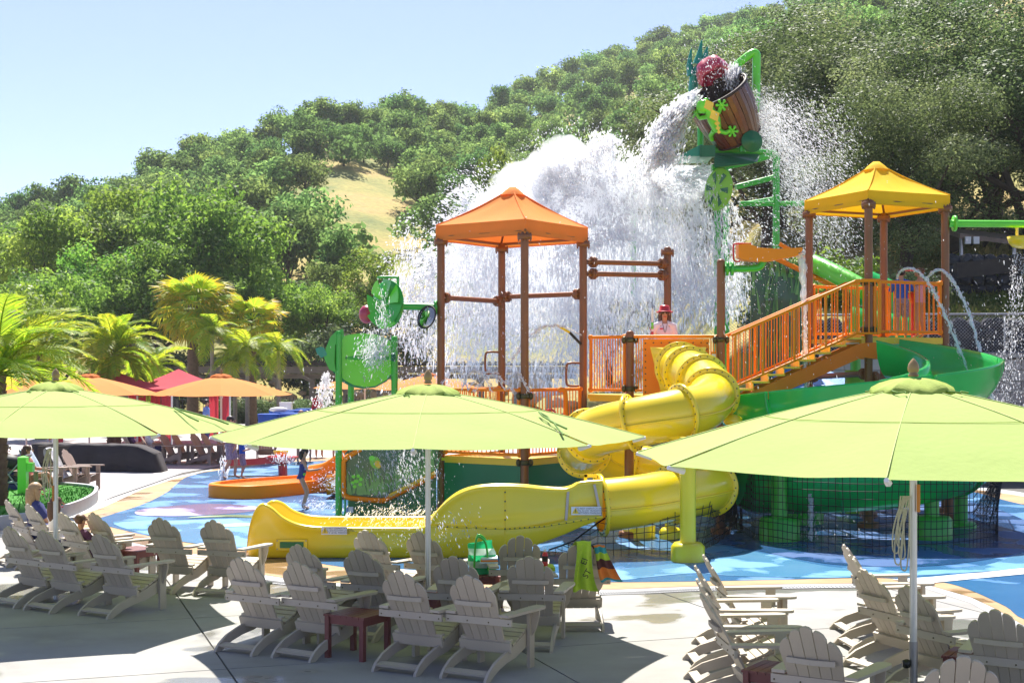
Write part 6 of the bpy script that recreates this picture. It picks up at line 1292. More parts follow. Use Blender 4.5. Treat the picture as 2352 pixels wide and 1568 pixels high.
def clump(pos, amp, f):   # gather drops into strings and knots
    off = np.array([[noise.noise(V(*p)*f), noise.noise(V(*p)*f+V(31, 0, 0)), noise.noise(V(*p)*f+V(0, 17, 0))] for p in pos]); return pos+off*amp
DW = 35.0
core = [  # opaque white upper burst
 (1330, 400, DW, 105, 78, .9, 11, -.1, .6), (1230, 450, DW, 95, 68, .9, 8, -.5, .5), (1140, 480, DW, 85, 68, .9, 7, -.7, .3), (1090, 500, DW, 55, 70, .8, 5, -.8, .2), (1420, 430, DW, 95, 60, .9, 7, .1, .4), (1500, 420, DW, 90, 45, .8, 6, .3, .1), (1580, 400, DW, 75, 32, .8, 5, .5, 0), (1060, 580, DW, 60, 90, .8, 5, -.6, -.3), (990, 640, DW, 60, 95, .8, 4, -.6, -.6), (1240, 540, DW, 190, 80, 1., 10, 0, -.2), (1430, 520, DW, 130, 70, .9, 6, .2, -.3), (1365, 345, DW, 55, 36, .7, 4, 0, .8), (1275, 385, DW, 60, 45, .7, 4, -.3, .7)]
p1, v1 = cloud([(a, b_, c, d, e, f*.6, g_, h, i) for a, b_, c, d, e, f, g_, h, i in core], 24000); p1 = clump(p1, .55, .9); p1 = clump(p1, .22, 2.6)
droplets('splash', p1, v1, wr.lognormal(-4.25, .55, len(p1)), wr.uniform(1.0, 2.6, len(p1)))
veil = [(1200, 660, 34.6, 250, 150, .9, 10, 0, -1), (1400, 660, 34.6, 160, 170, .9, 8, .1, -1), (1060, 740, 34.6, 130, 150, .9, 6, -.2, -1), (1300, 800, 34.6, 260, 120, .9, 8, 0, -1), (1560, 600, 34.8, 110, 150, .9, 5, .3, -1), (1640, 560, 34.8, 70, 120, .9, 3, .5, -1), (1500, 500, 35, 160, 80, .9, 4, .4, -.6), (940, 660, 34.8, 50, 130, .7, 2.5, -.4, -.8), (1660, 680, 34.8, 80, 100, .8, 2.5, .3, -1), (1590, 690, 34.2, 100, 95, .6, 3, .2, -1)]
p2, v2 = cloud(veil, 34000); v2[:, 0] *= .35; v2[:, 2] -= .8; p2 = clump(p2, .4, .7)
droplets('falling_spray', p2, v2, wr.lognormal(-4.5, .45, len(p2)), wr.uniform(2, 6, len(p2)))
# loose drops thrown round the edges
edge = [(1330, 400, DW, 170, 130, 1.2, 5, 0, .5), (1120, 490, DW, 130, 130, 1.2, 5, -.8, .3), (960, 650, 34.5, 95, 170, 1., 4, -.6, -.6), (1480, 430, DW, 190, 90, 1.2, 5, .2, .2), (1300, 620, 34, 330, 260, 1., 6, 0, -.8), (1700, 560, 34.5, 130, 180, 1., 5, .7, -.7), (940, 820, 33.5, 110, 120, 1., 2, -.2, -1)]
p3, v3 = cloud(edge, 16000); droplets('spray_drops', p3, v3, wr.lognormal(-4.6, .45, len(p3)), wr.uniform(1, 2.4, len(p3)))
# fan of drops blown to the right of the barrel
k = 20000; t = wr.random(k)**.8; sp = wr.normal(size=k)*.33; sx, sz = P(1722, 250, 34.6)[0], P(1722, 250, 34.6)[2]; pos = np.stack([sx+t*2.2*(.55+.75*wr.random(k))+sp*.4*t, 34.6+wr.normal(size=k)*.5, sz+.5*wr.random(k)-t*4.2*wr.random(k)**.6+sp*.25], 1); vel = np.stack([.8+.2*wr.normal(size=k), .1*wr.normal(size=k), -.9+.25*wr.normal(size=k)], 1); droplets('wind_spray', pos, vel, wr.lognormal(-5.3, .45, k), wr.uniform(2, 4.5, k))
# stream poured from the barrel lip
k = 11000; t = wr.random(k); lip = P(1592, 236, 34.2); end = P(1515, 375, 34.4); w = .16+.38*t; pos = np.stack([lip.x+(end.x-lip.x)*(1-(1-t)**1.6)+wr.normal(size=k)*w*.42, lip.y+wr.normal(size=k)*.22, lip.z+(end.z-lip.z)*t**1.5+wr.normal(size=k)*.1], 1); pos = clump(pos, .16, 3); vel = np.stack([-.45+.12*wr.normal(size=k), np.zeros(k), -.3-1.1*t], 1); droplets('barrel_stream', pos, vel, wr.lognormal(-4.1, .4, k), wr.uniform(1.2, 3.2, k))
k = 1300; a, b_ = P(1692, 160, 34.6), P(1682, 185, 34.6); t = wr.random(k); droplets('spout_stream', np.array(a)+(np.array(b_)-np.array(a))*t[:, None]+wr.normal(size=(k, 3))*(.04+.1*t[:, None]), np.tile([-.1, 0, -1.], (k, 1)), wr.lognormal(-4.1, .4, k), wr.uniform(1.2, 3, k))
k = 500; pos = np.stack([wr.normal(P(1645, 165, 34.2).x, .42, k), np.full(k, 34.0)+wr.normal(size=k)*.3, wr.normal(P(1645, 165, 34.2).z, .45, k)], 1); droplets('barrel_drops', pos, np.tile([.4, 0, -.9], (k, 1)), wr.lognormal(-5.0, .4, k), wr.uniform(1.2, 3, k))
# ropes of water: arcs and streams as twisted real strands
def strand(name, pts, r0, r1, lumps, drops, label, spread=.05, mat='clear_water', ds=-4.5):
    root = thing(name, label, 'water jet', (pts[0].x, pts[0].y, 0)); o = Vector(root.location); c = catmull(pts, 10); m = MB(); n_ = len(c); rr = [max(.004, (r0+(r1-r0)*i/(n_-1))*(1+lumps*math.sin(i*1.9)*.6+lumps*.4*math.sin(i*.7))) for i in range(n_)]; m.tube([p-o+V(.012*math.sin(i*1.3), 0, .0) for i, p in enumerate(c)], rr, 6, True); m.build('stream', mat, root)
    if drops:
        t = wr.random(drops); i = (t*(n_-2)).astype(int); A = np.array([tuple(p-o) for p in c]); d = A[i+1]-A[i]; pos = A[i]+d*wr.random((drops, 1))+wr.normal(size=(drops, 3))*spread*(t[:, None]**1.3+.1); droplets('drops', pos, d, wr.lognormal(ds, .4, drops), wr.uniform(1.2, 3, drops), parent=root)
    return root
strand('water_stream', [P(1838, 580, 28.9), P(1843, 610, 28.9), P(1847, 700, 28.9), P(1849, 800, 28.8), P(1852, 938, 28.7)], .095, .03, .3, 700, 'thin stream of water falling from the orange trough', .04)
strand('water_stream', [P(1855, 1092, 24.9), P(1860, 1130, 24.9), P(1863, 1175, 24.9), P(1862, 1238, 24.9)], .05, .03, .6, 300, 'stream of water falling in front of the green columns behind the net', .05)
strand('water_jet', [P(2060, 640, 29), P(2070, 622, 28.8), P(2095, 617, 28.6), P(2125, 640, 28.4), P(2150, 680, 28.2), P(2180, 745, 28), P(2215, 830, 27.8), P(2250, 915, 27.6)], .022, .03, .6, 420, 'left of two thin water jets arching off the yellow canopy tower', .05)
strand('water_jet', [P(2130, 640, 29), P(2140, 628, 28.8), P(2160, 620, 28.7), P(2185, 640, 28.5), P(2215, 695, 28.3), P(2240, 765, 28.1), P(2262, 850, 27.9), P(2285, 930, 27.7)], .022, .03, .6, 420, 'right of two thin water jets arching off the yellow canopy tower', .05)
for i, (x0, x1) in enumerate(((2336, 2300), (2344, 2312), (2330, 2306), (2350, 2335))):
    k = 330; t = wr.random(k); a = np.array(P(x0, 580, 29.7)); c = np.array(P(x1, 960, 29)); pos = a+(c-a)*t[:, None]+wr.normal(size=(k, 3))*(.02+.10*t[:, None]); droplets('bucket_drip', pos, np.tile(c-a, (k, 1)), wr.lognormal(-5.15, .35, k), wr.uniform(1.5, 3.5, k))
strand('water_jet', [P(1335, 770, 29.8), P(1300, 752, 29.5), P(1265, 748, 29.3), P(1235, 758, 29.2), P(1200, 790, 29.1), P(1175, 830, 29)], .014, .02, .6, 200, 'thin arc of water sprayed left from the black and yellow nozzle', .04)
for x0, x1, h, lab in ((1060, 1130, 850, 'shorter little jet arching right from the orange rail behind the middle umbrella'), (1075, 1180, 855, 'longest little jet arching right behind the middle umbrella'), (1075, 1010, 848, 'little jet arching left over the cap of the middle umbrella'), (1160, 1090, 862, 'little jet arching left towards the umbrella cap, right of its neighbour'), (1165, 1215, 858, 'little jet arching right, nearest the front post of the orange tower')):
    strand('water_jet', [P(x0, 895, 28.2), P(x0+(x1-x0)*.25, h+8, 28.2), P(x0+(x1-x0)*.5, h, 28.2), P(x0+(x1-x0)*.8, h+22, 28.2), P(x1, 900, 28.2)], .012, .014, .7, 120, lab, .03)
k = 700; t = wr.random(k); a = np.array(P(752, 860, 60)); c = np.array(P(742, 935, 60)); droplets('fountain', a+(c-a)*t[:, None]+wr.normal(size=(k, 3))*(.06+.28*t[:, None]), np.tile([0., 0, -1], (k, 1)), wr.lognormal(-3.8, .4, k), wr.uniform(1, 2.5, k))
# drops streaming off the leaf toy, over the mural, at the girl's feet and round the yellow run-out
def patch(name, px, py, Y, rx, ry, k, sz, v=(.1, 0, -1), st_=(1.5, 4.5)):
    c = P(px, py, Y); q = wr.normal(size=(k, 3))*[rx*Y/F, .25, ry*Y/F]; pos = np.array(c)+q; pos[:, 2] = np.maximum(pos[:, 2], .02); droplets(name, pos, np.tile(v, (k, 1))+wr.normal(size=(k, 3))*.2, wr.lognormal(sz, .45, k), wr.uniform(*st_, k))
patch('leaf_spray', 862, 805, 29.0, 18, 22, 1500, -5.1, (-.3, 0, -1)); patch('leaf_spray', 880, 735, 29.2, 10, 30, 500, -5.1); patch('mural_spray', 930, 1090, 28.6, 42, 50, 1100, -4.95, (.25, 0, -1)); patch('mural_spray', 840, 1000, 28.9, 60, 90, 600, -5.1, (.2, 0, -1)); patch('run_out_splash', 900, 1185, 23.1, 60, 16, 700, -5.3, (.5, 0, .6)); patch('run_out_splash', 990, 1215, 22.4, 60, 25, 500, -5.4, (.2, 0, -.8)); patch('foot_splash', 725, 1160, 30.3, 26, 6, 420, -5.2, (1, 0, .5)); patch('low_slide_spray', 790, 1105, 31, 30, 14, 900, -5.3, (.4, 0, .2)); patch('trough_drip', 514, 1085, 39, 3, 14, 160, -4.1); patch('trough_drip', 650, 1052, 39, 14, 7, 220, -4.9); patch('pad_drops', 1850, 1210, 25.6, 70, 30, 420, -5.2); patch('tower_drip', 2080, 885, 29.2, 45, 12, 260, -4.6); patch('air_drops', 1900, 780, 28.5, 150, 160, 600, -5.35); patch('air_drops', 2300, 800, 29, 45, 110, 260, -5.2); patch('air_drops', 1180, 760, 28, 120, 110, 350, -5.35)

# fine mist hanging in the burst: closed shapes of thin even vapour
m = bpy.data.materials.new('vapour'); m.use_nodes = True; nt = m.node_tree; nt.nodes.remove(nt.nodes['Principled BSDF']); pv = nt.nodes.new('ShaderNodeVolumePrincipled'); pv.inputs['Color'].default_value = (.98, .99, 1, 1); pv.inputs['Density'].default_value = .6; pv.inputs['Anisotropy'].default_value = .3; nt.links.new(pv.outputs[0], nt.nodes['Material Output'].inputs['Volume']); MATS['vapour'] = m
pv.inputs['Density'].default_value = 2.4; pv.inputs['Anisotropy'].default_value = .45
m2 = m.copy(); m2.name = 'thin_vapour'; MATS['thin_vapour'] = m2; [q for q in m2.node_tree.nodes if q.type == 'PRINCIPLED_VOLUME' or 'Density' in q.inputs][0].inputs['Density'].default_value = .35
def vapour(px, py, Y, rx, ry, rd, mat, i, amp=.3):
    c = P(px, py, Y); sc_ = Y/F; q = MB(); q.ball((0, 0, 0), (rx*sc_, rd, ry*sc_), 56, 34); out = []
    for v in q.v:
        v = Vector(v); w = v+V(i*7, 0, 0); k = 1+amp*noise.noise(w*.8)+amp*.7*noise.noise(w*2.1)+amp*.4*noise.noise(w*5); out.append((v.x*k, v.y*(1+.4*noise.noise(w*1.6)), v.z*k))
    q.v = out; o = q.build('foam' if mat == 'vapour' else 'mist', mat, None, c); o['kind'] = 'stuff'
for i, a in enumerate(((1330, 430, 35.0, 170, 105, .55, 'vapour'), (1175, 505, 34.2, 105, 80, .45, 'vapour'), (1510, 428, 36.0, 130, 50, .4, 'vapour'), (1075, 600, 33.2, 75, 105, .35, 'thin_vapour'), (1290, 600, 36.8, 250, 150, .45, 'vapour'), (1230, 740, 33.0, 250, 180, .5, 'thin_vapour'), (1500, 640, 33.6, 170, 190, .5, 'thin_vapour'))): vapour(*a, i)
# ================================================================ people
STAND = dict(pelvis=(0, 0, .93), belly=(0, .005, 1.08), chest=(0, 0, 1.28), neckb=(0, -.005, 1.43), neck=(0, .0, 1.50), jaw=(0, .015, 1.56), headc=(0, .015, 1.64), headt=(0, .005, 1.71),
    sL=(-.165, 0, 1.39), eL=(-.225, -.03, 1.12), wL=(-.235, .05, .89), hL=(-.23, .08, .81), sR=(.165, 0, 1.39), eR=(.225, -.03, 1.12), wR=(.235, .05, .89), hR=(.23, .08, .81),
    pL=(-.09, 0, .90), kL=(-.10, .03, .50), aL=(-.10, -.02, .08), tL=(-.115, .14, .03), pR=(.09, 0, .90), kR=(.10, .03, .50), aR=(.10, -.02, .08), tR=(.115, .14, .03))
RAD = dict(pelvis=(.145, .105), belly=(.125, .095), chest=(.15, .105), neckb=(.085, .07), neck=(.052, .055), jaw=(.058, .07), headc=(.078, .095), headt=(.055, .065), s=(.062, .06), e=(.043, .043), w=(.028, .026), h=(.034, .018), p=(.088, .09), k=(.056, .056), a=(.036, .038), t=(.034, .026))
EDG = [('pelvis', 'belly'), ('belly', 'chest'), ('chest', 'neckb'), ('neckb', 'neck'), ('neck', 'jaw'), ('jaw', 'headc'), ('headc', 'headt')]
for q in 'LR': EDG += [('neckb', 's'+q), ('s'+q, 'e'+q), ('e'+q, 'w'+q), ('w'+q, 'h'+q), ('pelvis', 'p'+q), ('p'+q, 'k'+q), ('k'+q, 'a'+q), ('a'+q, 't'+q)]
def body_mesh(J, slim):
    names = list(J); me = bpy.data.meshes.new('body'); me.from_pydata([J[k] for k in names], [(names.index(a), names.index(b)) for a, b in EDG], []); o = bpy.data.objects.new('body_tmp', me); COL.objects.link(o)
    sk = o.modifiers.new('skin', 'SKIN'); sk.use_smooth_shade = True; sub = o.modifiers.new('sub', 'SUBSURF'); sub.levels = sub.render_levels = 1
    for i, k in enumerate(names):
        r = RAD.get(k) or RAD[k[0]]; f = slim if k not in ('headc', 'headt', 'jaw') else 1.0; d = me.skin_vertices[0].data[i]; d.radius = (r[0]*f, r[1]*f); d.use_root = (k == 'pelvis')
    bpy.context.view_layer.update(); out = bpy.data.meshes.new_from_object(o.evaluated_get(bpy.context.evaluated_depsgraph_get())); bpy.data.objects.remove(o); return out
def loft(m, rings, n=14, mi=0):
    vs = []
    for c, rx, ry in rings:
        for j in range(n):
            t = 2*math.pi*j/n; vs.append(Vector(c)+V(math.cos(t)*rx, math.sin(t)*ry, 0))
    return m.add(vs, [(i*n+j, i*n+(j+1) % n, (i+1)*n+(j+1) % n, (i+1)*n+j) for i in range(len(rings)-1) for j in range(n)], mi, True)
def person(label, loc, heading, h, pose=None, skin='skin', hair='hair_dark', hairstyle='short', top=None, sleeve=.55, bottom=None, leg=.6, suit=None, slim=1.0, hat=None, glasses=False, group=None, headscale=1.0, cat='person'):
    J = dict(STAND); J.update(pose or {}); J = {k: Vector(v) for k, v in J.items()}; root = thing('person', label, cat, loc, -R(heading), group); s = h/1.77; root.scale = (s, s, s)
    me = body_mesh(J, slim); me.materials.clear(); me.materials.append(MATS[skin]); b = link('body', me, root)
    H = J['headc']; up = (J['headt']-J['jaw']).normalized(); fw = V(0, 1, 0); fw = (fw-up*fw.dot(up)).normalized(); sx = fw.cross(up)
    m = MB(); m.tube([H+fw*.10-up*.0, H+fw*.135-up*.035, H+fw*.115-up*.045], [.012, .02, .012], 6)
    for q in (-1, 1): m.ball(H+sx*q*.092-up*.02-fw*.005, (.014, .028, .038), 7, 5)
    m.build('face', skin, root)
    m = MB()
    for q in (-1, 1): m.ball(H+sx*q*.036+fw*.098+up*.012, .013, 6, 4)
    m.build('eyes', 'black', root); m = MB(); m.tube([H-sx*.028+fw*.093-up*.075, H+fw*.104-up*.078, H+sx*.028+fw*.093-up*.075], .009, 5); m.build('mouth', 'red_cloth2', root)
    if hairstyle != 'bald':
        m = MB(); M3 = Matrix((sx, fw, up)).transposed(); m.ball(H-fw*.02+up*.03, (.098, .112, .098), 14, 8, 0, M3)
        if hairstyle == 'long':
            nb = H-fw*.075; loft_pts = [nb+up*.03, nb-up*.10-fw*.01, nb-up*.22-fw*.02, nb-up*.34-fw*.02]; m.tube(loft_pts, [.085, .095, .085, .04], 10)
            for q in (-1, 1): m.tube([H+sx*q*.075-fw*.03+up*.04, H+sx*q*.092-fw*.02-up*.09, H+sx*q*.085-fw*.02-up*.22], [.04, .04, .015], 7)
        if hairstyle == 'bun': m.ball(H-fw*.11+up*.06, .05, 8, 6)
        hr = m.build('hair', hair, root)
    for q in 'LR':
        w, e = J['w'+q], J['h'+q]; d = (e-w).normalized(); sd = d.cross(V(0, 0, 1)); sd = sd.normalized() if sd.length > .1 else V(0, 1, 0); m = MB()
        for i, (o_, ln) in enumerate(((-.028, .062), (-.010, .075), (.009, .070), (.027, .055))):
            a = e+sd*o_*.8; m.tube([a-d*.02, a+d*ln*.55, a+d*ln-V(0, 0, .012)], [.0095, .009, .006], 5)
        m.tube([w+d*.02+sd*.02, w+d*.055+sd*.048, w+d*.085+sd*.05], [.011, .010, .007], 5); m.build('fingers', skin, root)
    g = slim
    def torso(z0, z1, mat, name, infl=1.1):
        ks = ['pelvis', 'belly', 'chest', 'neckb']; m = MB(); P0, P3 = J['pelvis'], J['neckb']; rings = []
        allp = [J['pelvis']+(J['pelvis']-J['belly'])*.35]+[J[k] for k in ks]; rr = [(.155, .125), (.158, .122), (.142, .112), (.168, .12), (.10, .08)]
        for i in range(17):
            t = z0+(z1-z0)*i/16; x = t*(len(allp)-1); k = min(len(allp)-2, int(x)); f = x-k; c = allp[k].lerp(allp[k+1], f); rings.append((c, (rr[k][0]*(1-f)+rr[k+1][0]*f)*infl*g, (rr[k][1]*(1-f)+rr[k+1][1]*f)*infl*g))
        loft(m, rings); return m.build(name, mat, root), m
    if top:
        torso(.12, 1.0, top, 'shirt'); m = MB()
        for q in 'LR': a, e = J['s'+q], J['e'+q]; st_ = a.lerp(J['neckb'], .75); pts = [st_, a, a.lerp(e, min(1, sleeve*1.6))] if sleeve < .7 else [st_, a, e, e.lerp(J['w'+q], (sleeve-.7)/.3)]; m.tube(pts, [.085*g, .084*g]+[.062*g]*(len(pts)-2), 10)
        m.build('sleeves', top, root)
    if bottom:
        torso(0.0, .38, bottom, 'shorts', 1.12); m = MB()
        for q in 'LR':
            a, k = J['p'+q], J['k'+q]; e = a.lerp(k, min(1, leg)) ; pts = [a+V(0, 0, .03), a.lerp(e, .5), e]+([J['a'+q]+V(0, 0, .05)] if leg > 1 else []); m.tube(pts, [.115*g, .105*g, .088*g]+([.06*g] if leg > 1 else []), 10)
        m.build('trouser_legs' if leg > 1 else 'shorts_legs', bottom, root)
    if suit:
        torso(.08, .82, suit, 'swimsuit', 1.07); m = MB()
        for q in 'LR': m.tube([J['chest']+V(.07 if q == 'R' else -.07, .1, .06), J['neckb']+V(.085 if q == 'R' else -.085, .01, .03), J['chest']+V(.07 if q == 'R' else -.07, -.1, .06)], .016, 6)
        m.build('straps', suit, root)
    if hat:
        m = MB(); m.lathe([(.175, .02), (.17, .028), (.108, .06), (.104, .13), (.085, .155), (0, .16)], H-up*.0+fw*.0, 20, up); m.lathe([(.17, .026), (.175, .018), (.105, .045)], H, 20, up); m.build('bucket_hat', hat, root)
    if glasses:
        m = MB()
        for q in (-1, 1): m.ball(H+sx*q*.038+fw*.108+up*.012, (.032, .012, .022), 8, 5, 0, Matrix((sx, fw, up)).transposed())
        m.tube([H-sx*.09+up*.015, H-sx*.075+fw*.09+up*.018, H+sx*.075+fw*.09+up*.018, H+sx*.09+up*.015], .007, 5); m.build('sunglasses', 'sunglass', root)
    return root, J
SIT = dict(pelvis=(0, .06, .43), belly=(0, -.03, .57), chest=(0, -.11, .76), neckb=(0, -.16, .91), neck=(0, -.16, .98), jaw=(0, -.14, 1.04), headc=(0, -.14, 1.12), headt=(0, -.15, 1.19), sL=(-.165, -.13, .87), eL=(-.26, .03, .66), wL=(-.3, .26, .65), hL=(-.3, .34, .65), sR=(.165, -.13, .87), eR=(.26, .03, .66), wR=(.3, .26, .65), hR=(.3, .34, .65),
    pL=(-.09, .09, .43), kL=(-.13, .50, .56), aL=(-.14, .72, .12), tL=(-.15, .86, .05), pR=(.09, .09, .43), kR=(.13, .50, .56), aR=(.14, .72, .12), tR=(.15, .86, .05))
SITUP = dict(SIT, belly=(0, .04, .58), chest=(0, .02, .77), neckb=(0, .01, .92), neck=(0, .02, .99), jaw=(0, .04, 1.05), headc=(0, .04, 1.13), headt=(0, .03, 1.2), sL=(-.165, .02, .88), eL=(-.24, .12, .66), sR=(.165, .02, .88), eR=(.24, .12, .66))
def seat_in(ch, label, pose, h, **kw):
    return person(label, ch.location, -math.degrees(ch.rotation_euler.z), h, pose, **kw)
# lifeguard on the middle platform
p = P(1523, 700, 30.2); lg, J = person('lifeguard in a red bucket hat, sunglasses and white polo shirt on the orange platform', (p.x, 29.9, 2.47), 182, 1.86, dict(eR=(.27, -.02, 1.16), wR=(.26, .18, 1.28), hR=(.26, .24, 1.34)), 'skin', 'hair_brown', 'long', 'white_cloth', .6, 'red_cloth2', .8, hat='red', glasses=True)
m = MB(); m.tube([V(.26, .25, 1.24), V(.26, .27, 1.72)], .022, 8); wd = m.build('marker_stick', 'white_paint', lg); MB().tube([V(.26, .262, 1.32), V(.26, .266, 1.45)], .025, 8).build('grip', 'green_bright', wd); MB().tube([V(.26, .25, 1.2), V(.26, .256, 1.27)], .025, 8).build('pink_band', 'pinkred', wd)
MB().box((.07, .125, 1.33), (.07, .008, .03)).build('name_badge', 'red', lg); MB().tube(catmull([V(-.05, .1, 1.45), V(0, .14, 1.25), V(.05, .1, 1.45)], 4), .005, 4).build('lanyard', 'black', lg)
# children on the yellow tower
person('boy in a blue rash guard and striped board shorts standing on the yellow canopy tower', (P(2070, 700, 30.0).x, 30.0, zE), 12, 1.48, dict(eL=(-.26, .06, 1.18), wL=(-.2, .28, 1.22), hL=(-.18, .35, 1.24), eR=(.27, .08, 1.2), wR=(.25, .3, 1.3), hR=(.24, .37, 1.32)), 'skin', 'hair_dark', 'short', 'royal_cloth', .6, 'board_short', .9, slim=1.02)
person('girl in a pink floral swimsuit on the yellow canopy tower beside a red water gun', (P(2113, 700, 30.1).x, 30.1, zE), -35, 1.5, dict(eR=(.25, .12, 1.2), wR=(.2, .33, 1.3), hR=(.19, .4, 1.32), eL=(-.24, .12, 1.18), wL=(-.17, .33, 1.24), hL=(-.16, .4, 1.25)), 'skin', 'hair_brown', 'bun', suit='floral', slim=.88)
# girl at the low slide
g = G(699, 1170); gr_, J = person('girl in a navy swimsuit with a rainbow side, paddling at the orange low slide', g, 84, 1.36, dict(pelvis=(0, -.10, .90), belly=(0, -.05, 1.05), chest=(0, -.03, 1.25), neckb=(0, -.02, 1.40), neck=(0, -.005, 1.47), jaw=(0, .02, 1.53), headc=(0, .03, 1.61), headt=(0, .02, 1.68), sL=(-.15, -.02, 1.36), sR=(.15, -.02, 1.36), eL=(-.2, .06, 1.10), wL=(-.15, .33, 1.10), hL=(-.14, .41, 1.12), eR=(.2, .1, 1.10), wR=(.16, .38, 1.14), hR=(.15, .46, 1.17), pL=(-.085, -.09, .88), pR=(.085, -.09, .88), kL=(-.1, .10, .50), kR=(.11, .06, .50), aL=(-.1, -.02, .08), aR=(.12, -.06, .08)), 'skin', 'hair_dark', 'short', suit='navy_cloth', slim=.86)
for i, (c, z) in enumerate((('sky_cloth', 1.16), ('purple_cloth', 1.08), ('lime_paint', 1.0))): MB().ball(V(.085, .015-.02*i, z), (.045, .07, .05), 8, 6).build('swimsuit_panel', c, gr_)
m = MB(); m.ball(V(0, -.09, 1.52), (.08, .07, .14), 10, 7); m.build('hair', 'hair_dark', gr_)
# man and boy by the red trough
person('bare-chested man in patterned swim shorts walking behind the red trough', G(529, 1101), 78, 1.76, dict(kL=(-.1, .16, .52), aL=(-.1, .12, .1), tL=(-.1, .27, .05), kR=(.1, -.02, .5), aR=(.1, -.24, .1), tR=(.1, -.1, .03), wL=(-.22, .12, .9), wR=(.2, .16, .95)), 'skin', 'hair_dark', 'short', bottom='board_short', leg=.85, slim=1.12)
person('small boy in a red and blue rash guard behind the red trough', G(556, 1099), 80, 1.22, dict(eL=(-.2, .04, 1.12), wL=(-.14, .27, 1.16), hL=(-.12, .34, 1.18), eR=(.2, .04, 1.12), wR=(.14, .28, 1.2), hR=(.13, .35, 1.22), kL=(-.1, .1, .5), aL=(-.1, -.05, .08)), 'skin', 'hair_brown', 'short', 'royal_cloth', .55, 'board_short', .9, slim=1.0)
person('man in a light blue shirt standing between the palms and the orange umbrella', (P(474, 940, 57).x, 57, 0), 60, 1.84, None, 'skin', 'hair_dark', 'short', 'sky_cloth', .5, 'navy_cloth', 1.5)
person('person in a red jacket standing behind the blue clothed tables', (P(729, 930, 72).x, 72, 0), 190, 1.9, dict(eL=(-.25, .05, 1.15), wL=(-.1, .22, 1.2), hL=(-.05, .25, 1.22)), 'skin_dark', 'hair_dark', 'short', 'red_cloth2', 1.0, 'navy_cloth', 1.5, glasses=True)
person('bald bare-shouldered man in front of the blue clothed tables', (P(691, 950, 46).x, 46, 0), 10, 1.78, None, 'skin', 'hair_dark', 'bald', bottom='navy_cloth', leg=.8, slim=1.1)
person('dark-haired person just right of the bald man', (P(706, 950, 46.6).x, 46.6, 0), -20, 1.68, None, 'skin', 'hair_brown', 'long', 'white_cloth', .5, 'navy_cloth', .8)
person('brown-haired woman at the blue tables beside the white splash', (P(733, 950, 49).x, 49, 0), 0, 1.74, None, 'skin', 'hair_blond', 'long', 'white_cloth', .5, 'navy_cloth', .8)
person('bather whose bare legs show between the middle umbrella and the orange slide', (P(772, 1050, 48).x, 48, 0), 20, 1.7, None, 'skin', 'hair_dark', 'short', 'royal_cloth', .5, 'navy_cloth', .5)
person('bather standing farther right beyond the orange slide', (P(786, 1050, 48.6).x, 48.6, 0), -60, 1.72, None, 'skin', 'hair_brown', 'long', suit='purple_cloth')
# seated people
seat_in(CH['R'], 'blonde woman in sunglasses and a dark blue top sitting in a sunlit chair', SITUP, 1.78, hair='hair_blond', hairstyle='long', top='navy_cloth', sleeve=.5, bottom='navy_cloth', leg=.9, glasses=True)
seat_in(CH['S'], 'dark-haired girl sitting in the chair in front of the planter', dict(SITUP), 1.55, hair='hair_brown', hairstyle='long', top='white_cloth', sleeve=.4, bottom='navy_cloth', leg=.8, slim=.9)
seat_in(CH['T'], 'person in a dark patterned dress sitting low behind the left umbrella pole', SIT, 1.38, hair='hair_brown', hairstyle='short', top='purple_cloth', sleeve=.5, bottom='purple_cloth', leg=.9, slim=.9)
def sitter(px, py, hd, lab, h=1.75, pose=SIT, **kw): return person(lab, G(px, py), hd, h, pose, **kw)
sitter(8, 1140, 95, 'man in sunglasses sitting at the left edge holding a phone', 1.8, SITUP, hair='hair_dark', top='white_cloth', bottom='navy_cloth', glasses=True)
sitter(60, 1138, 95, 'woman in a pink flowered swimsuit sitting beside the lime post', 1.72, SITUP, hair='hair_brown', hairstyle='long', suit='pink_floral')
for px, py, lab, tp in ((350, 1064, 'lounging person in a grey top and blue jeans behind the black covered bar', 'grey_cloth'), (310, 1064, 'lounging person in a purple top behind the black covered bar', 'purple_cloth')): sitter(px, py, 75, lab, 1.75, SIT, hair='hair_brown', top=tp, bottom='navy_cloth', leg=1.5)
# ================================================================ small things
def drape(name, lab, cat, ch, pts, w, mat, x0=0, stripes=None, wav=.02, group=None, skew=0.0):
    """cloth strip over a chair: pts run along the strip in the chair's y-z plane"""
    root = thing(name, lab, cat, ch.location, ch.rotation_euler.z, group); c = catmull([V(0, y, z) for y, z in pts], 5); n = 10; m = MB(); mats = [mat]+(stripes or []); k = len(c)
    for side, off in ((1, 0), (-1, .012)):
        vs = []
        for i, p in enumerate(c):
            f = i/(k-1)
            for j in range(n+1):
                t = j/n-.5; vs.append(V(x0+skew*f*f+t*w*(.72+.5*abs(f-.4) if skew else 1-.12*f)+.02*math.sin(5*f)+.025*math.sin(3*t+6*f)*f, p.y+wav*math.sin(t*13+f*4)*min(1, abs(f-.35)*3)-off, p.z+.015*math.sin(t*8+2)*f))
        fs = [(i*(n+1)+j, i*(n+1)+j+1, (i+1)*(n+1)+j+1, (i+1)*(n+1)+j) for i in range(k-1) for j in range(n)]
        o = len(m.v); m.v += [tuple(v) for v in vs]
        for q, f in enumerate(fs): m.f.append(tuple(x+o for x in f)); m.m.append((q//n//3) % len(mats)); m.s.append(True)
    m.build('cloth', mats, root); return root
def bk(s, off=0): v = backM(s, 0, off); return (v.y, v.z)
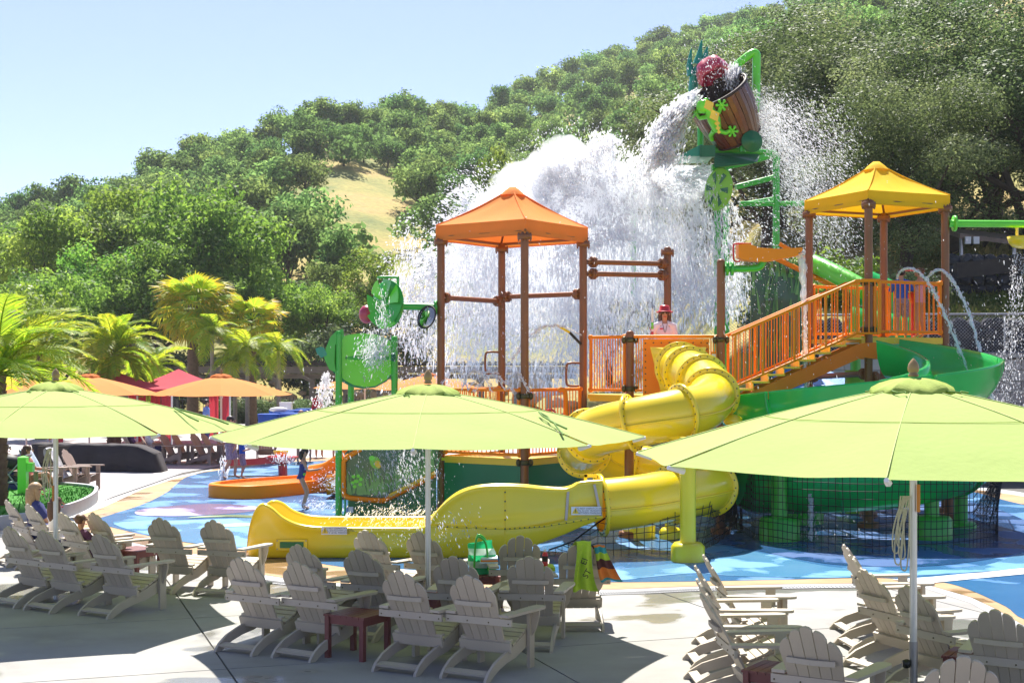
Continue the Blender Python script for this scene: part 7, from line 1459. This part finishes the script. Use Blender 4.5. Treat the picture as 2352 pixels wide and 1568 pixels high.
pm('lime_towel', (.42, .60, .04), .9, .12, 20, .4, 60); pm('teal_towel', (.03, .30, .34), .9, .2, 8, .4, 60); pm('orange_towel', (.75, .22, .03), .9, .2, 8, .4, 60); pm('dark_towel', (.10, .03, .03), .9, .2, 8, .4, 60); pm('blue_towel', (.30, .50, .70), .9, .2, 7, .4, 60, col2=(.75, .8, .85))
tw = drape('towel', 'lime green towel with black print hanging over the back of the right chair', 'towel', CH['L'], [bk(.80, -.03), bk(.90, -.03), bk(.955, .0), (bk(.93, .05)[0]-.02, bk(.93, .05)[1]-.02), (bk(.9, .05)[0]-.07, .80), (bk(.9)[0]-.10, .60), (bk(.9)[0]-.11, .48)], .24, 'lime_towel', .0, None, .035, None, .06)
for i, (s_, x, z, rot) in enumerate((('EI', .02, .82, 70), ('ST', .05, .68, 60))): text(s_, .10, 'black', tw, Matrix.Translation((x, -.575, z)) @ Matrix.Rotation(R(90), 4, 'X') @ Matrix.Rotation(R(rot), 4, 'Z'), 'print')
drape('towel', 'dark multi-coloured towel hanging over the right shoulder of the lime towel chair', 'towel', CH['L'], [bk(.62, -.04), bk(.80, -.03), bk(.90, .0), (bk(.88, .05)[0], .90), (bk(.85)[0]-.06, .76), (bk(.85)[0]-.08, .58)], .2, 'teal_towel', .15, ['lime_towel', 'dark_towel', 'orange_towel'], .03, None, .22)
def folded(lab, ch, x, y, z, mats):
    r = thing('folded_towel', lab, 'towel', ch.location, ch.rotation_euler.z)
    for i, mt in enumerate(mats):
        m = MB(); pts = [V(x-.12, y-.17, z+.004+i*.021), V(x+.12, y-.17, z+.004+i*.021)]; m.prism([(-.11+.01*i, -.17), (.11, -.18+.01*i), (.115, .15), (.06, .18), (-.1, .175)], .02, Matrix.Translation((x, y, z+i*.021))); m.build('fold', mt, r)
    m = MB(); vs = [V(x-.1, y+.17, z+.04), V(x+.06, y+.18, z+.04), V(x+.05, y+.25, z-.02), V(x-.08, y+.24, z-.03), V(x+.04, y+.26, z-.15), V(x-.06, y+.25, z-.13)]; m.add(vs, [(0, 1, 2, 3), (3, 2, 4, 5)], 0, True); m.build('hanging_end', mats[-1], r)
folded('folded blue and lime towel on the chair arms right of the green bag', CH['L'], -.37, .14, .614, ['blue_towel', 'lime_towel', 'lime_towel'])
folded('folded pale blue towel lying beside the green beach bag', CH['J'], -.36, .22, .614, ['blue_towel', 'orange_towel', 'blue_towel'])
def bottle(ch, x, y, z, lab, cap, h=.2):
    c = ch.matrix_world if False else None; r = thing('drink_bottle', lab, 'bottle', ch.location+Matrix.Rotation(ch.rotation_euler.z, 3, 'Z') @ V(x, y, z)); m = MB(); m.lathe([(0, 0), (.033, 0), (.036, .01), (.036, .05), (.031, .075), (.036, .1), (.036, .13), (.02, .165), (.014, .17)], n=14); m.build('bottle', 'red', r); MB().lathe([(.0372, .055), (.0372, .12)], n=14).build('wrapper', cap, r); MB().lathe([(.016, .168), (.017, .195), (0, .197)], n=10).build('cap', 'orange' if cap == 'steel' else 'white_paint', r)
bottle(CH['L'], -.37, .10, .68, 'red drink bottle with a white cap standing on the folded lime towel', 'dark_wood'); bottle(CH['H'], -.335, .1, .615, 'red sports bottle with an orange top on a chair arm left of the umbrella pole', 'steel')
# green beach bag
pm('bag_green', (.03, .50, .20), .5, .15, 30, trans=.5); pm('bag_white', (.70, .80, .74), .6, .1, 30, trans=.5)
pb = TB['bag']; bg_ = thing('beach_bag', 'green and white striped see-through beach bag on the side table', 'bag', (pb.x, pb.y, .457)); m = MB()
BR = [(.165, .095), (.175, .10), (.178, .10), (.172, .092), (.160, .075), (.150, .05)]
for i in range(5):
    z0, z1 = .40*i/5, .40*(i+1)/5; m = MB(); rings = []
    for f in (0, .5, 1): rings.append((V(.012*math.sin(i+f), 0, z0+(z1-z0)*f), BR[i][0]*(1-f)+BR[i+1][0]*f, BR[i][1]*(1-f)+BR[i+1][1]*f))
    loft(m, rings, 26); m.v = [(x+.010*math.sin(23*y+z*30), y+.012*math.sin(19*x+z*24), z+(.02*math.sin(11*x) if z > .39 else 0)) for x, y, z in m.v]; m.build('panel', 'bag_green' if i % 2 == 0 else 'bag_white', bg_)
for s in (-1, 1): MB().tube(catmull([V(-.09, s*.105, .05), V(-.075, s*.11, .36), V(-.04, s*.10, .47), V(.05, s*.125, .40), V(.08, s*.13, .2), V(.085, s*.11, .05)], 5), .014, 5).build('strap', 'green', bg_)
m = MB(); m.ball((0, 0, .14), (.14, .07, .14), 10, 7); m.ball((.05, .01, .28), (.08, .05, .08), 8, 6); m.build('packed_towel', 'white_cloth', bg_)
# black backpack on a seat
bp_ = thing('backpack', 'black bag slumped at the left side of the shaded chair', 'bag', CH['F'].location, CH['F'].rotation_euler.z); m = MB(); m.ball((-.22, .12, .46), (.12, .16, .17), 12, 8); m.ball((-.22, .26, .42), (.09, .07, .11), 10, 6); m.build('pack', 'black', bp_); MB().tube(catmull([V(-.22, .05, .6), V(-.3, .02, .62), V(-.33, .1, .5), V(-.28, .2, .4)], 4), .012, 5).build('shoulder_strap', 'black', bp_)
# far towels, sandals, stroller
FCH = [o for o in bpy.data.objects if o.name.startswith('adirondack_chair') and o.get('group') == GF]
drape('towel', 'crumpled grey-white towel over a far chair by the black covered bar', 'towel', FCH[1], [(.35, .43), (.15, .36), bk(.15, -.04), bk(.6, -.05), bk(.93, -.04), bk(.97, .02), bk(.8, .08), bk(.45, .10)], .52, 'grey_cloth', 0, None, .03)
drape('towel', 'pale blue and white towel hanging on the far chair next to the lime post', 'towel', FCH[0], [bk(.3, -.05), bk(.7, -.05), bk(.95, -.03), bk(.97, .03), bk(.7, .08), (bk(.7)[0]-.1, .5), (bk(.7)[0]-.1, .25)], .5, 'blue_towel', 0, None, .03)
sd_ = thing('sandals', 'pair of green sandals lying on the paving before the far chairs', 'sandals', G(178, 1130))
for x, r_ in ((0, .3), (.18, .1)): m = MB(); m.prism([(-.05, -.13), (.05, -.13), (.055, .05), (.04, .13), (-.03, .14), (-.055, .05)], .025, Matrix.Translation((x, 0, 0)) @ Matrix.Rotation(r_+1.2, 4, 'Z')); m.build('sandal', 'teal', sd_)
so = thing('stroller', 'dark folding stroller standing at the left edge behind the planter', 'stroller', G(22, 1142)); m = MB()
for s in (-.22, .22): m.tube([V(-.35, s, .1), V(.1, s, .6), V(.45, s, 1.0)], .018, 6); m.tube([V(.4, s, .1), V(.05, s, .55), V(-.1, s, .85)], .018, 6)
m.tube([V(.45, -.22, 1.0), V(.45, .22, 1.0)], .02, 6); m.build('frame', 'steel', so); m = MB(); m.ball((-.02, 0, .82), (.3, .24, .2), 12, 7); m.build('hood', 'black', so); MB().box((0, 0, .5), (.45, .4, .1), Matrix.Rotation(R(20), 3, 'Y')).build('seat', 'black', so)
for x in (-.35, .4):
    for s in (-.24, .24): MB().lathe([(0, 0), (.1, 0), (.1, .04), (0, .04)], (x, s, .1), 14, V(0, 1, 0)).build('wheel', 'black', so)
MB().box((0, 0, .25), (.5, .36, .14)).build('basket', 'navy_cloth', so)
# ================================================================ air: faint haze that pales the far hill
m = bpy.data.materials.new('air'); m.use_nodes = True; nt = m.node_tree; nt.nodes.remove(nt.nodes['Principled BSDF']); pv = nt.nodes.new('ShaderNodeVolumePrincipled'); pv.inputs['Color'].default_value = (.90, .95, 1, 1); pv.inputs['Density'].default_value = .00019; pv.inputs['Anisotropy'].default_value = .25; nt.links.new(pv.outputs[0], nt.nodes['Material Output'].inputs['Volume']); MATS['air'] = m
q = MB(); q.box((0, 245, 84), (1300, 620, 172)); tag(q.build('haze', 'air'), kind='stuff')
